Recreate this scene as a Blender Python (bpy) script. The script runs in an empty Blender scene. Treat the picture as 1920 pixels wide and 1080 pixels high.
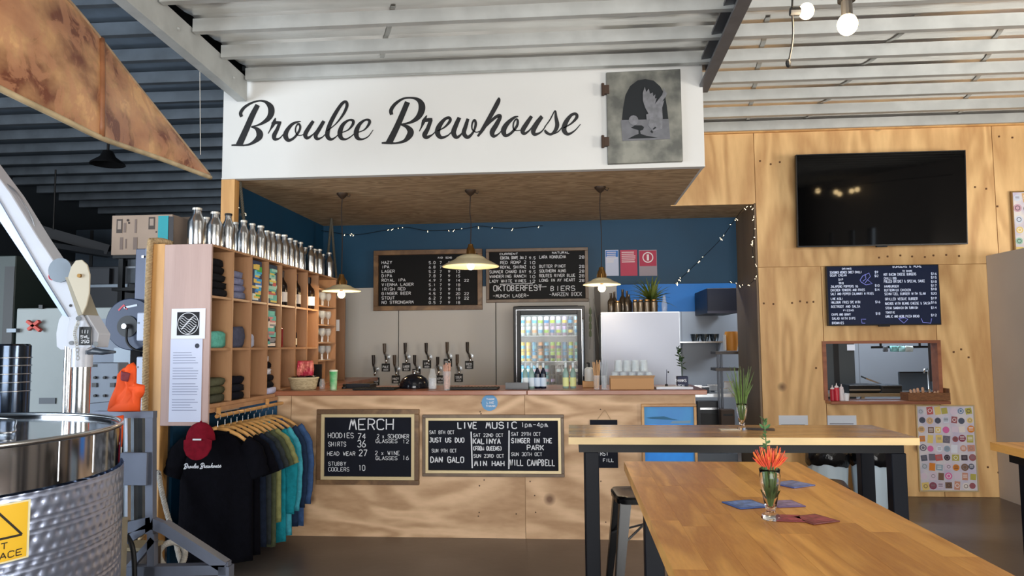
import bpy, bmesh, math, random
from mathutils import Vector, Matrix
random.seed(7)
R = math.radians
SC = bpy.context.scene
COL = SC.collection
# ---------------------------------------------------------------- camera, world, light, exposure
FPX, CAMH = 1387.0, 1.5
YAW, PITCH, ROLL = math.atan(110/FPX), math.atan(106/FPX), -0.008
CM = (Matrix.Rotation(YAW, 3, 'Z') @ Matrix.Rotation(math.pi/2+PITCH, 3, 'X') @ Matrix.Rotation(ROLL, 3, 'Z'))
cd = bpy.data.cameras.new('camera'); cam = bpy.data.objects.new('camera', cd); COL.objects.link(cam)
cd.sensor_width = 36; cd.lens = FPX/1920*36; cd.clip_start = 0.05
cam.matrix_world = Matrix.Translation((0, 0, CAMH)) @ CM.to_4x4()
SC.camera = cam
SC.view_settings.view_transform = 'Standard'; SC.view_settings.look = 'None'
SC.view_settings.gamma = 1; SC.view_settings.use_curve_mapping = False
SC.view_settings.exposure = 0.42
w = bpy.data.worlds.new('world'); SC.world = w; w.use_nodes = True
w.node_tree.nodes['Background'].inputs[0].default_value = (0.75, 0.87, 1.0, 1)
w.node_tree.nodes['Background'].inputs[1].default_value = 1.2
def area(name, loc, target, sx, sy, power, color=(1, 1, 1)):
    l = bpy.data.lights.new(name, 'AREA'); l.shape = 'RECTANGLE'; l.size = sx; l.size_y = sy
    l.energy = power; l.color = color
    o = bpy.data.objects.new(name, l); COL.objects.link(o); o.location = loc
    o.rotation_euler = (Vector(target)-Vector(loc)).to_track_quat('-Z', 'Y').to_euler()
    return o
area('ground_bounce_fill', (1.0, -3.6, .25), (0.9, 3.5, 4.2), 5.0, 2.0, 190, (1.0, 0.97, 0.92))  # added uplight for the ceiling, standing in for daylight bounced off the ground
area('roller_door_daylight', (1.0, -5.4, 1.7), (0.6, 6, 2.2), 5.0, 3.2, 420, (1.0, 0.98, 0.95))
area('side_door_daylight', (-6.9, 1.0, 1.7), (-3.0, 5.5, 2.1), 3.4, 2.8, 270, (0.80, 0.90, 1.0))
area('window_daylight', (6.45, 2.2, 1.65), (2.5, 6.5, 2.2), 3.4, 1.5, 300, (1.0, 0.93, 0.84))
area('kitchen_fill_light', (1.5, 9.3, 2.95), (1.5, 9.6, 0), 1.4, 0.3, 26, (0.9, 0.95, 1.0))  # unseen fill lamp, added to brighten the kitchen
area('kitchen_fill_light', (3.7, 9.3, 2.95), (3.7, 9.9, 0), 1.4, 0.3, 48, (0.88, 0.94, 1.0))  # second added fill, brightens the kitchen seen through the hatch

def ray(px, py): return CM @ Vector(((px-960)/FPX, -(py-540)/FPX, -1.0))
def at(px, py, Y):                       # the point on the plane y = Y seen at this pixel of the photo
    d = ray(px, py); t = Y/d.y; return Vector((d.x*t, Y, CAMH+d.z*t))
def onz(px, py, z):
    d = ray(px, py); t = (z-CAMH)/d.z; return Vector((d.x*t, d.y*t, z))
def onx(px, py, X):
    d = ray(px, py); t = X/d.x; return Vector((X, d.y*t, CAMH+d.z*t))

# ---------------------------------------------------------------- materials
def lin(c):
    if isinstance(c, str):
        c = [int(c[i:i+2], 16)/255 for i in (0, 2, 4)]
    return tuple((x/12.92 if x <= .04045 else ((x+.055)/1.055)**2.4) for x in c) + (1.0,)
_mc = {}
def mat(col, rough=0.6, metal=0.0, spec=0.5, var=0.0, vs=6.0, bump=0.0, bs=40.0, stretch=(1, 1, 1), emit=None, es=0.0, alpha=1.0, trans=0.0, ior=1.45, sheen=0, dark=None, name=None, rand=0.0):
    key = (str(col), rough, metal, spec, var, vs, bump, bs, stretch, str(emit), es, alpha, trans, ior, sheen, str(dark), rand)
    if key in _mc: return _mc[key]
    m = bpy.data.materials.new(name or 'material'); m.use_nodes = True
    nt = m.node_tree; N = nt.nodes; L = nt.links
    b = N['Principled BSDF']
    b.inputs['Base Color'].default_value = lin(col); b.inputs['Roughness'].default_value = rough
    b.inputs['Metallic'].default_value = metal; b.inputs['IOR'].default_value = ior
    b.inputs['Specular IOR Level'].default_value = spec
    b.inputs['Transmission Weight'].default_value = trans; b.inputs['Alpha'].default_value = alpha
    b.inputs['Sheen Weight'].default_value = sheen
    if emit is not None:
        b.inputs['Emission Color'].default_value = lin(emit); b.inputs['Emission Strength'].default_value = es
    if var or bump or rand:
        tc = N.new('ShaderNodeTexCoord'); mp = N.new('ShaderNodeMapping'); mp.inputs['Scale'].default_value = stretch
        L.new(tc.outputs['Object'], mp.inputs['Vector'])
    if var or rand:
        n = N.new('ShaderNodeTexNoise'); n.inputs['Scale'].default_value = vs; n.inputs['Detail'].default_value = 6
        L.new(mp.outputs[0], n.inputs['Vector'])
        mx = N.new('ShaderNodeMix'); mx.data_type = 'RGBA'
        c = lin(col); d = lin(dark) if dark else tuple(x*(1-var) for x in c[:3])+(1,)
        mx.inputs['A'].default_value = d; mx.inputs['B'].default_value = c
        cr = N.new('ShaderNodeMapRange'); cr.inputs['From Min'].default_value = .38; cr.inputs['From Max'].default_value = .62
        L.new(n.outputs['Fac'], cr.inputs['Value']); L.new(cr.outputs[0], mx.inputs['Factor'])
        out = mx.outputs['Result']
        if rand:
            oi = N.new('ShaderNodeObjectInfo'); hs = N.new('ShaderNodeHueSaturation')
            r2 = N.new('ShaderNodeMapRange'); r2.inputs['To Min'].default_value = 1-rand; r2.inputs['To Max'].default_value = 1+rand*.6
            L.new(oi.outputs['Random'], r2.inputs['Value']); L.new(r2.outputs[0], hs.inputs['Value']); L.new(out, hs.inputs['Color']); out = hs.outputs[0]
        L.new(out, b.inputs['Base Color'])
    if bump:
        n2 = N.new('ShaderNodeTexNoise'); n2.inputs['Scale'].default_value = bs; n2.inputs['Detail'].default_value = 4
        L.new(mp.outputs[0], n2.inputs['Vector'])
        bp = N.new('ShaderNodeBump'); bp.inputs['Strength'].default_value = bump; bp.inputs['Distance'].default_value = .02
        L.new(n2.outputs['Fac'], bp.inputs['Height']); L.new(bp.outputs[0], b.inputs['Normal'])
    _mc[key] = m; return m
def wood(name, light, dark, scale=(1, 1, 1), ring=6.0, rough=.5, knots=0.0, dist=4.0, contrast=.55, rand=0.0, knotdark='5a3418', coat=0.0):
    """timber: distorted bands (growth figure) + fine fibre + knots. scale squeezes object space: small value = along the grain"""
    m = bpy.data.materials.new(name); m.use_nodes = True; nt = m.node_tree; N = nt.nodes; L = nt.links
    b = N['Principled BSDF']; b.inputs['Roughness'].default_value = rough
    b.inputs['Coat Weight'].default_value = coat; b.inputs['Coat Roughness'].default_value = .12
    tc = N.new('ShaderNodeTexCoord'); mp = N.new('ShaderNodeMapping'); mp.inputs['Scale'].default_value = scale
    oi = N.new('ShaderNodeObjectInfo'); va = N.new('ShaderNodeVectorMath'); va.operation = 'ADD'
    cx = N.new('ShaderNodeCombineXYZ'); ml = N.new('ShaderNodeMath'); ml.operation = 'MULTIPLY'; ml.inputs[1].default_value = 13.0
    L.new(oi.outputs['Random'], ml.inputs[0])
    for i in range(3): L.new(ml.outputs[0], cx.inputs[i])
    L.new(tc.outputs['Object'], va.inputs[0]); L.new(cx.outputs[0], va.inputs[1]); L.new(va.outputs[0], mp.inputs['Vector'])
    n1 = N.new('ShaderNodeTexNoise'); n1.inputs['Scale'].default_value = 1.4; n1.inputs['Detail'].default_value = 2.5; n1.inputs['Distortion'].default_value = .6
    L.new(mp.outputs[0], n1.inputs['Vector'])
    mu = N.new('ShaderNodeMath'); mu.operation = 'MULTIPLY'; mu.inputs[1].default_value = ring*dist
    L.new(n1.outputs['Fac'], mu.inputs[0])
    si = N.new('ShaderNodeMath'); si.operation = 'SINE'; L.new(mu.outputs[0], si.inputs[0])
    fi = N.new('ShaderNodeTexNoise'); fi.inputs['Scale'].default_value = 22; fi.inputs['Detail'].default_value = 5
    L.new(mp.outputs[0], fi.inputs['Vector'])
    ma = N.new('ShaderNodeMath'); ma.operation = 'MULTIPLY_ADD'; ma.inputs[1].default_value = .30; ma.inputs[2].default_value = .25
    L.new(si.outputs[0], ma.inputs[0])
    ad = N.new('ShaderNodeMath'); ad.operation = 'MULTIPLY_ADD'; ad.inputs[1].default_value = .5; L.new(fi.outputs['Fac'], ad.inputs[0]); L.new(ma.outputs[0], ad.inputs[2])
    cl = N.new('ShaderNodeMath'); cl.operation = 'MULTIPLY'; cl.use_clamp = True; cl.inputs[1].default_value = contrast*1.6; L.new(ad.outputs[0], cl.inputs[0])
    mx = N.new('ShaderNodeMix'); mx.data_type = 'RGBA'; mx.inputs['A'].default_value = lin(light); mx.inputs['B'].default_value = lin(dark)
    L.new(cl.outputs[0], mx.inputs['Factor']); out = mx.outputs['Result']
    if knots:
        vo = N.new('ShaderNodeTexVoronoi'); vo.inputs['Scale'].default_value = knots; vo.inputs['Randomness'].default_value = 1
        L.new(va.outputs[0], vo.inputs['Vector'])
        mr = N.new('ShaderNodeMapRange'); mr.inputs['From Min'].default_value = .03; mr.inputs['From Max'].default_value = .09; mr.inputs['To Min'].default_value = .85; mr.inputs['To Max'].default_value = 0
        L.new(vo.outputs['Distance'], mr.inputs['Value'])
        mk = N.new('ShaderNodeMix'); mk.data_type = 'RGBA'; mk.inputs['B'].default_value = lin(knotdark); L.new(out, mk.inputs['A']); L.new(mr.outputs[0], mk.inputs['Factor']); out = mk.outputs['Result']
    if rand:
        hs = N.new('ShaderNodeHueSaturation'); r2 = N.new('ShaderNodeMapRange'); r2.inputs['To Min'].default_value = 1-rand; r2.inputs['To Max'].default_value = 1+rand*.5
        L.new(oi.outputs['Random'], r2.inputs['Value']); L.new(r2.outputs[0], hs.inputs['Value']); L.new(out, hs.inputs['Color']); out = hs.outputs[0]
    L.new(out, b.inputs['Base Color'])
    bp = N.new('ShaderNodeBump'); bp.inputs['Strength'].default_value = .08; bp.inputs['Distance'].default_value = .01
    L.new(fi.outputs['Fac'], bp.inputs['Height']); L.new(bp.outputs[0], b.inputs['Normal'])
    return m

# ---------------------------------------------------------------- mesh builder
class MB:
    def __init__(s): s.v = []; s.f = []; s.m = []; s.cur = 0
    def add(s, vs, fs):
        o = len(s.v); s.v += [tuple(x) for x in vs]; s.f += [tuple(i+o for i in f) for f in fs]; s.m += [s.cur]*len(fs); return s
    def box(s, x0, x1, y0, y1, z0, z1):
        return s.hexa([(x0, y0, z0), (x1, y0, z0), (x1, y1, z0), (x0, y1, z0), (x0, y0, z1), (x1, y0, z1), (x1, y1, z1), (x0, y1, z1)])
    def hexa(s, c):
        return s.add(c, [(0, 3, 2, 1), (4, 5, 6, 7), (0, 1, 5, 4), (1, 2, 6, 5), (2, 3, 7, 6), (3, 0, 4, 7)])
    def beam(s, a, b, w, h, up=(0, 0, 1)):
        a = Vector(a); b = Vector(b); d = (b-a).normalized(); up = Vector(up)
        if abs(d.dot(up)) > .98: up = Vector((0, 1, 0))
        x = d.cross(up).normalized(); y = x.cross(d).normalized(); x *= w/2; y *= h/2
        return s.hexa([a-x-y, a+x-y, b+x-y, b-x-y, a-x+y, a+x+y, b+x+y, b-x+y])
    def tube(s, path, r, n=8, closed=False, cap=True):
        P = [Vector(p) for p in path]; k = len(P); rs = r if isinstance(r, (list, tuple)) else [r]*k
        d0 = (P[1]-P[0]).normalized(); ref = Vector((0, 0, 1)) if abs(d0.z) < .9 else Vector((1, 0, 0))
        u = d0.cross(ref).normalized(); vs = []
        for i in range(k):
            if closed: d = P[(i+1) % k]-P[i-1]
            else: d = P[min(i+1, k-1)]-P[max(i-1, 0)]
            d = d.normalized() if d.length > 1e-9 else d0
            u = (u-d*u.dot(d)); u = u.normalized() if u.length > 1e-6 else d.orthogonal().normalized()
            w_ = d.cross(u)
            vs += [P[i]+(u*math.cos(2*math.pi*j/n)+w_*math.sin(2*math.pi*j/n))*rs[i] for j in range(n)]
        fs = []
        for i in range(k if closed else k-1):
            a = i*n; b = ((i+1) % k)*n
            fs += [(a+j, a+(j+1) % n, b+(j+1) % n, b+j) for j in range(n)]
        if not closed and cap: fs += [tuple(range(n))[::-1], tuple(range((k-1)*n, k*n))]
        return s.add(vs, fs)
    def lathe(s, prof, cx=0, cy=0, cz=0, n=20, sx=1, sy=1, M=None):
        vs = []; fs = []
        for (r, z) in prof:
            for j in range(n):
                a = 2*math.pi*j/n; p = Vector((r*sx*math.cos(a), r*sy*math.sin(a), z))
                if M is not None: p = M @ p
                vs.append((p.x+cx, p.y+cy, p.z+cz))
        for i in range(len(prof)-1):
            a = i*n; b = a+n
            fs += [(a+j, a+(j+1) % n, b+(j+1) % n, b+j) for j in range(n)]
        if prof[0][0] > 1e-5: fs.append(tuple(range(n))[::-1])
        if prof[-1][0] > 1e-5: fs.append(tuple(range((len(prof)-1)*n, len(prof)*n)))
        return s.add(vs, fs)
    def loft(s, rings, cap=True):
        n = len(rings[0]); vs = [p for r in rings for p in r]; fs = []
        for i in range(len(rings)-1):
            a = i*n; b = a+n
            fs += [(a+j, a+(j+1) % n, b+(j+1) % n, b+j) for j in range(n)]
        if cap: fs += [tuple(range(n))[::-1], tuple(range((len(rings)-1)*n, len(rings)*n))]
        return s.add(vs, fs)
    def prism(s, poly, off):       # poly: 3-D outline, off: extrusion vector
        n = len(poly); o = Vector(off); P = [Vector(p) for p in poly]
        return s.add(P+[p+o for p in P], [tuple(range(n)), tuple(range(n, 2*n))[::-1]]+[(j, j+n, (j+1) % n+n, (j+1) % n) for j in range(n)])
    def sphere(s, c, r, n=10, m=6, sx=1, sy=1, sz=1):
        return s.lathe([(max(1e-6, r*math.sin(math.pi*i/m)), -r*sz*math.cos(math.pi*i/m)) for i in range(m+1)], c[0], c[1], c[2], n, sx, sy)
def smooth_poly(me, on):
    me.polygons.foreach_set('use_smooth', [on]*len(me.polygons))
def tag(o, label=None, cat=None, group=None, kind=None):
    for k, v in (('label', label), ('category', cat), ('group', group), ('kind', kind)):
        if v: o[k] = v
    return o
def wloc(o):
    v = Vector((0, 0, 0))
    while o is not None: v += Vector(o.location); o = o.parent
    return v
def obj(name, mb, material, parent=None, smooth=False, bev=0.0, origin=None, label=None, seg=1):
    """link a builder (given in world coordinates) as one mesh object; origin defaults to the parent's"""
    base = wloc(parent) if parent is not None else Vector((0, 0, 0))
    o_ = Vector(origin) if origin is not None else (base if parent is not None else Vector((0, 0, 0)))
    me = bpy.data.meshes.new(name)
    me.from_pydata([(a-o_.x, b-o_.y, c-o_.z) for a, b, c in mb.v], [], mb.f)
    bm = bmesh.new(); bm.from_mesh(me)
    for i, f in enumerate(bm.faces): f.material_index = mb.m[i] if i < len(mb.m) else 0
    bmesh.ops.remove_doubles(bm, verts=bm.verts, dist=1e-6)
    bmesh.ops.recalc_face_normals(bm, faces=bm.faces)
    if bev: bmesh.ops.bevel(bm, geom=list(bm.edges), offset=bev, segments=seg, affect='EDGES', profile=.5)
    bm.to_mesh(me); bm.free()
    for mm in (material if isinstance(material, (list, tuple)) else [material]): me.materials.append(mm)
    if smooth:
        smooth_poly(me, True)
        if smooth != 'all':
            me.set_sharp_from_angle(angle=R(40))
    o = bpy.data.objects.new(name, me); COL.objects.link(o)
    if parent is not None: o.parent = parent
    o.location = o_-base
    if label: o['label'] = label
    return o
def thing(name, loc, label, cat, group=None, rz=0):
    o = bpy.data.objects.new(name, None); COL.objects.link(o); o.location = loc; o.rotation_euler.z = rz
    o.empty_display_size = .05
    return tag(o, label, cat, group)
def copy_tree(o, parent=None):
    c = o.copy(); COL.objects.link(c)
    if parent is not None: c.parent = parent
    for ch in list(o.children): copy_tree(ch, c)
    return c
def struct(name, mb, material, parent=None, **k):
    o = obj(name, mb, material, parent, **k)
    if parent is None: o['kind'] = 'structure'
    return o

# ---------------------------------------------------------------- stroke lettering (4 x 6 grid)
GL = {'A': '00 26 40|12 32', 'B': '00 06 26 35 34 23 03|23 32 31 20 00', 'C': '45 36 16 05 01 10 30 41', 'D': '00 06 26 44 42 20 00', 'E': '46 06 00 40|03 33', 'F': '46 06 00|03 33',
 'G': '45 36 16 05 01 10 30 41 43 23', 'H': '00 06|40 46|03 43', 'I': '20 26', 'J': '01 10 20 31 36|16 46', 'K': '00 06|46 02|13 40', 'L': '06 00 40', 'M': '00 16 22 36 40', 'N': '00 06 40 46',
 'O': '10 01 05 16 36 45 41 30 10', 'P': '00 06 36 45 44 33 03', 'Q': '10 01 05 16 36 45 41 30 10|22 40', 'R': '00 06 36 45 44 33 03|23 40', 'S': '45 36 16 05 04 13 33 42 41 30 10 01', 'T': '06 46|26 20',
 'U': '06 01 10 30 41 46', 'V': '06 20 46', 'W': '06 10 24 30 46', 'X': '00 46|06 40', 'Y': '06 23 46|23 20', 'Z': '06 46 00 40', '0': '10 01 05 16 36 45 41 30 10', '1': '15 26 20', '2': '05 16 36 45 44 00 40',
 '3': '05 16 36 45 44 33 23|33 42 41 30 10 01', '4': '30 36 02 42', '5': '46 06 03 33 42 41 30 00', '6': '36 14 02 01 10 30 41 42 33 13 02', '7': '06 46 10', '8': '13 04 05 16 36 45 44 33 13 02 01 10 30 41 42 33',
 '9': '10 32 44 45 36 16 05 04 13 33 44', '-': '03 43', '(': '36 15 11 30', ')': '16 35 31 10', '/': '00 46', '.': '20 21', '&': '40 05 16 25 01 10 42', '$': '45 36 16 05 04 13 33 42 41 30 10 01|27 2/', '!': '26 22|20 21',
 'x': '00 34|30 04', 'p': '0/ 04 24 33 31 20 00', 'm': '00 04 14 20|14 24 40', "'": '16 14', 'n': '00 04 24 30', 'd': '30 10 01 03 14 34|36 30', 't': '26 20|14 34'}
def glyph(ch):
    g = GL.get(ch) or GL.get(ch.upper())
    if not g: return []
    return [[(int(p[0]), -1 if p[1] == '/' else int(p[1])) for p in st.split()] for st in g.split('|')]
def strokes(mb, pts, wd, N):
    """ribbon through 3-D points, N = surface normal; wd number or list"""
    P = [Vector(p) for p in pts]; k = len(P); ws = wd if isinstance(wd, (list, tuple)) else [wd]*k
    L_, R_ = [], []
    for i in range(k):
        d = P[min(i+1, k-1)]-P[max(i-1, 0)]; n = d.cross(N); n = n.normalized() if n.length > 1e-9 else Vector((1, 0, 0))
        L_.append(P[i]+n*ws[i]/2); R_.append(P[i]-n*ws[i]/2)
    mb.add(L_+R_, [(i, i+1, k+i+1, k+i) for i in range(k-1)])
def text(mb, s, px0, py0, px1, h, Y, wd=.0, jit=.12, slant=0.0, eps=0.0):
    """letters in a pixel box: left x, baseline y, right x, cap height (photo pixels), laid on the plane y = Y"""
    a = at(px0, py0, Y); b = at(px1, py0, Y); sc = (b-a).x/(px1-px0); H = h*sc; n = len(s); adv = (b.x-a.x)/max(n, 1)
    wd = wd or H*.13
    rnd = random.Random(hash(s) % 997 if False else sum(map(ord, s)))
    for i, ch in enumerate(s):
        for st in glyph(ch):
            pts = []
            for (u, v) in st:
                uu = (u/4*.72+rnd.uniform(-jit, jit)*.25)*adv; vv = v/6*H+rnd.uniform(-jit, jit)*H*.25
                pts.append((a.x+i*adv+uu+vv*slant, Y-eps, a.z+vv))
            for q in range(len(pts)-1): strokes(mb, [pts[q], pts[q+1]], wd, Vector((0, 1, 0)))
def catmull(pts, n=6):
    P = [pts[0]]+list(pts)+[pts[-1]]; out = []
    for i in range(1, len(P)-2):
        for k in range(n):
            t = k/n; out.append(tuple(.5*((2*P[i][c])+(-P[i-1][c]+P[i+1][c])*t+(2*P[i-1][c]-5*P[i][c]+4*P[i+1][c]-P[i+2][c])*t*t+(-P[i-1][c]+3*P[i][c]-3*P[i+1][c]+P[i+2][c])*t**3) for c in range(len(P[1]))))
    out.append(tuple(pts[-1])); return out

# shared materials
PLYV = wood('plywood_upright', 'f2c98c', 'a56a32', (1.25, 1.25, .27), 11, .5, 1.6, contrast=.42)
PLYH = wood('plywood_level', 'e0bd98', '8f6840', (.42, 1.3, 1.35), 12, .55, 1.7, contrast=.52)
PINE = wood('pine', 'd9a869', 'b07c42', (2, 2, .3), 5, .5)
STAVEY = wood('rubberwood_lengthwise', 'f4b660', 'b06c2a', (7, .9, 7), 6, .33, 0, 3.0, .55, rand=.10, coat=.15)
STAVEX = wood('rubberwood_crosswise', 'd8a967', 'ab783f', (.9, 7, 7), 5, .24, 0, 3.0, .5, rand=.10, coat=.3)
LAMI = wood('oak_laminate', 'b98f68', '96694a', (3, 3, .4), 5, .45, 0, 3, .45)
LAMX = wood('oak_laminate_pinkish', 'b79c94', '9b7f78', (4, 4, .25), 4, .5, 0, 3, .35)
JARRAH = wood('red_timber', 'a8694a', '7a4630', (.4, 3, 3), 5, .35, coat=.3)
STRAW = wood('woven_straw_board', 'd0b48e', '8c7150', (1.2, 8.0, 3.0), 9, .85, 0, 5, .62)
BROWNB = wood('dark_brown_board', '7f6950', '6a5641', (2, 2, .2), 4, .55, 0, 3, .5)
BLUE = mat('043f5e', .55, var=.12, vs=2, name='deep_blue_paint')
WHITEP = mat('d9d9d6', .55, var=.03, vs=1.5, name='white_paint')
STEEL = mat('c9cbcd', .22, 1.0, name='stainless')
STEELB = mat('b9bcbf', .32, 1.0, bump=.05, bs=8, name='brushed_steel')
GALV = mat('c3c6c4', .5, .4, var=.14, vs=5, name='galvanised_steel')
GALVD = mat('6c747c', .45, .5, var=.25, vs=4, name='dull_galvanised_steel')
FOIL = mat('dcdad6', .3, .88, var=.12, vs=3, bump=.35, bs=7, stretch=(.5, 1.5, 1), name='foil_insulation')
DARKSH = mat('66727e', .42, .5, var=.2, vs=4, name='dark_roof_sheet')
BLACKM = mat('08090c', .45, 0, .25, name='black_powder_coat')
NAVYM = mat('070c16', .5, 0, .2, name='blue_black_steel')
BLACK = mat('0c0c0e', .5, name='black')
CHALK = mat('dcdfe6', .9, name='chalk'); SLATE = mat('0a0f1d', .6, spec=.2, var=.2, vs=9, name='chalkboard'); SLATEB = mat('08080b', .55, spec=.2, var=.15, vs=9, name='blackboard')
GOLDF = wood('gilt_brown_frame', '8a6a48', '4a3220', (3, 3, 3), 4, .4); CREAMF = mat('cbb991', .4, .25, name='pale_gilt'); BROWNF = wood('brown_frame', '7a6653', '5b4a3c', (3, 3, 3), 4, .45)
GLASS = mat('ffffff', .03, 0, trans=1.0, ior=1.3, name='clear_glass')
PANE = mat('ffffff', .02, 0, alpha=.12, name='pane')
GREEN = mat('4d6b34', .6, var=.4, vs=20, name='leaf'); GREEND = mat('27401f', .6, name='dark_leaf')
PAPER = mat('dfe3ee', .8, name='paper'); INK = mat('3a3f4c', .8, name='ink')
BRASS = mat('8d6a3c', .35, .9, name='aged_brass'); ENAMEL = mat('e4d9b4', .35, var=.1, vs=10, name='cream_enamel')
ROPE = mat('b49a74', .9, var=.3, vs=60, name='rope'); ROPEW = mat('bcb8b0', .9, var=.2, vs=60, name='pale_rope')
CARD = mat('a5907e', .85, name='cardboard'); LEDW = mat('fff4d8', .3, emit='ffe9bd', es=3, name='fairy_bulb')
CONC = mat('6e625b', .33, 0, var=.22, vs=1.6, bump=.05, bs=14, name='sealed_concrete')
# ================================================================ SETTING
YC, YP, YB = 5.85, 7.57, 8.4            # counter front, plywood wall, bar back wall
XL, XR = -2.88, 1.86                    # bar recess
ZS = 2.905                              # soffit
def zp(Y): return 3.64+.04*(YP-Y)       # underside of the roof purlins
struct('floor', MB().box(-7.2, 6.2, -5, 13, -.1, 0), CONC)
# wall behind the camera with the roller door opening, side walls with openings
wb = MB(); wb.box(-7.2, -1.6, -5.1, -5, 0, 4.6).box(3.6, 6.2, -5.1, -5, 0, 4.6).box(-1.6, 3.6, -5.1, -5, 3.4, 4.6)
for k in range(5): wb.box(-.82+k*.95, -.72+k*.95, -5.08, -5.0, 0, 3.4)  # unseen bars, added to break up the bright door in the television reflection
wb.box(-1.6, 3.6, -5.07, -5.02, 2.1, 2.2)
struct('wall_rear', wb, mat('5c6064', .6, .3, name='grey_cladding'))
wl = MB(); wl.box(-7.2, -7.1, -5, -.7, 0, 4.6).box(-7.2, -7.1, 2.7, 13, 0, 4.6).box(-7.2, -7.1, -.7, 2.7, 3.1, 4.6)
struct('wall_left', wl, mat('3f464d', .6, .3, name='dark_cladding'))
wr = MB(); wr.box(6.1, 6.2, -5, -3.2, 0, 4.6).box(6.1, 6.2, -3.2, -.2, 0, 1.6).box(6.1, 6.2, -3.2, -.2, 2.9, 4.6).box(6.1, 6.2, -2.9, -1.9, 1.6, 2.9).box(6.1, 6.2, -1.6, -.9, 1.6, 2.9).box(6.1, 6.2, -.5, -.2, 1.6, 2.9).box(6.1, 6.2, -.2, .5, 0, 4.6).box(6.1, 6.2, 3.9, 13, 0, 4.6).box(6.1, 6.2, .5, 3.9, 2.45, 4.6).box(6.1, 6.2, .5, 3.9, 0, .9)  # unseen narrow slots, shaped to give bright strips in the television
for k in range(3): wr.box(6.12, 6.18, 1.2+k*.85, 1.42+k*.85, .9, 2.45)  # unseen bars, added to split the window's reflection in the television
struct('wall_right', wr, mat('6a625a', .7, name='grey_plaster'))
gy = onx(1870, 486, 4.06)
struct('wall_right_return', MB().box(4.07, 4.2, 3.2, YP-.005, 0, 2.33), mat('c2b5a8', .7, var=.06, vs=2, name='warm_grey_board'))
struct('wall_far', MB().box(-7.2, 6.2, 12.9, 13, 0, 3.9), mat('2a2f35', .7, .2, name='far_cladding'))

# roof: three bays of sheeting with purlins
roof = bpy.data.objects.new('ceiling', None); COL.objects.link(roof); roof['kind'] = 'structure'
def bay(x0, x1, y0, y1, foil, pm, pitch=.43, sag=.035):
    ys = []; y = YP-.06
    while y > y0: y -= pitch
    mb = MB(); y += pitch; st = y
    rings = []
    while y < y1-.05:
        ye = min(y+pitch, y1)
        for k in range(5):
            t = k/4; Y = y+(ye-y)*t
            rings.append((Y, zp(Y)+.115-sag*math.sin(math.pi*t)))
        pu = MB(); z = zp(y); z2 = zp(y)
        pu.add([(x0, y, z+.095), (x0, y, z), (x0, y+.05, z-.002), (x0, y+.05, z+.015), (x0, y+.004, z+.012), (x0, y+.004, z+.095)]+
               [(x1, y, z+.095), (x1, y, z), (x1, y+.05, z-.002), (x1, y+.05, z+.015), (x1, y+.004, z+.012), (x1, y+.004, z+.095)],
               [(i, (i+1) % 6, (i+1) % 6+6, i+6) for i in range(6)])
        obj('purlin', pu, pm, roof); ys.append(y); y += pitch
    n = len(rings); vs = []
    nx = 10
    for i in range(nx+1):
        x = x0+(x1-x0)*i/nx
        vs += [(x, Y, Z) for Y, Z in rings]
    fs = [(i*n+j, i*n+j+1, (i+1)*n+j+1, (i+1)*n+j) for i in range(nx) for j in range(n-1)]
    mb.add(vs, fs)
    obj('roof_sheet', mb, foil, roof, smooth=True)
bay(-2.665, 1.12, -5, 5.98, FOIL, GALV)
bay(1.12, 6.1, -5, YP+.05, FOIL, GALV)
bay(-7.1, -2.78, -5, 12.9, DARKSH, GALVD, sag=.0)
obj('roof_sheet', MB().box(-2.78, 6.1, YP+.05, 12.9, 3.86, 3.9).box(-2.78, 1.12, 5.98, YP+.05, 3.86, 3.9), GALVD, roof)
obj('roof_sheet', MB().add([(-7.2, -5.1, zp(-5)+.2), (6.2, -5.1, zp(-5)+.2), (6.2, 13, 3.9), (-7.2, 13, 3.9)], [(0, 1, 2, 3)]), GALVD, roof)
# taped laps in the foil
for (xa, ya, xb, yb) in ((1880, 30, 1790, 226), (1720, 20, 1495, 232), (738, 5, 716, 118), (1440, 20, 1400, 232)):
    A = onz(xa, ya, zp(4.5)+.1); B = onz(xb, yb, zp(7.2)+.1); mb = MB(); L_ = []
    for k in range(61):
        p = A.lerp(B, k/60); t_ = ((YP-.06-p.y) % .43)/.43; L_.append((p.x, p.y, zp(p.y)+.106-.035*math.sin(math.pi*t_)))
    strokes(mb, L_, .035, Vector((0, 0, 1))); obj('foil_tape', mb, mat('a8a8a4', .35, .7, name='foil_tape'), roof)
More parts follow.
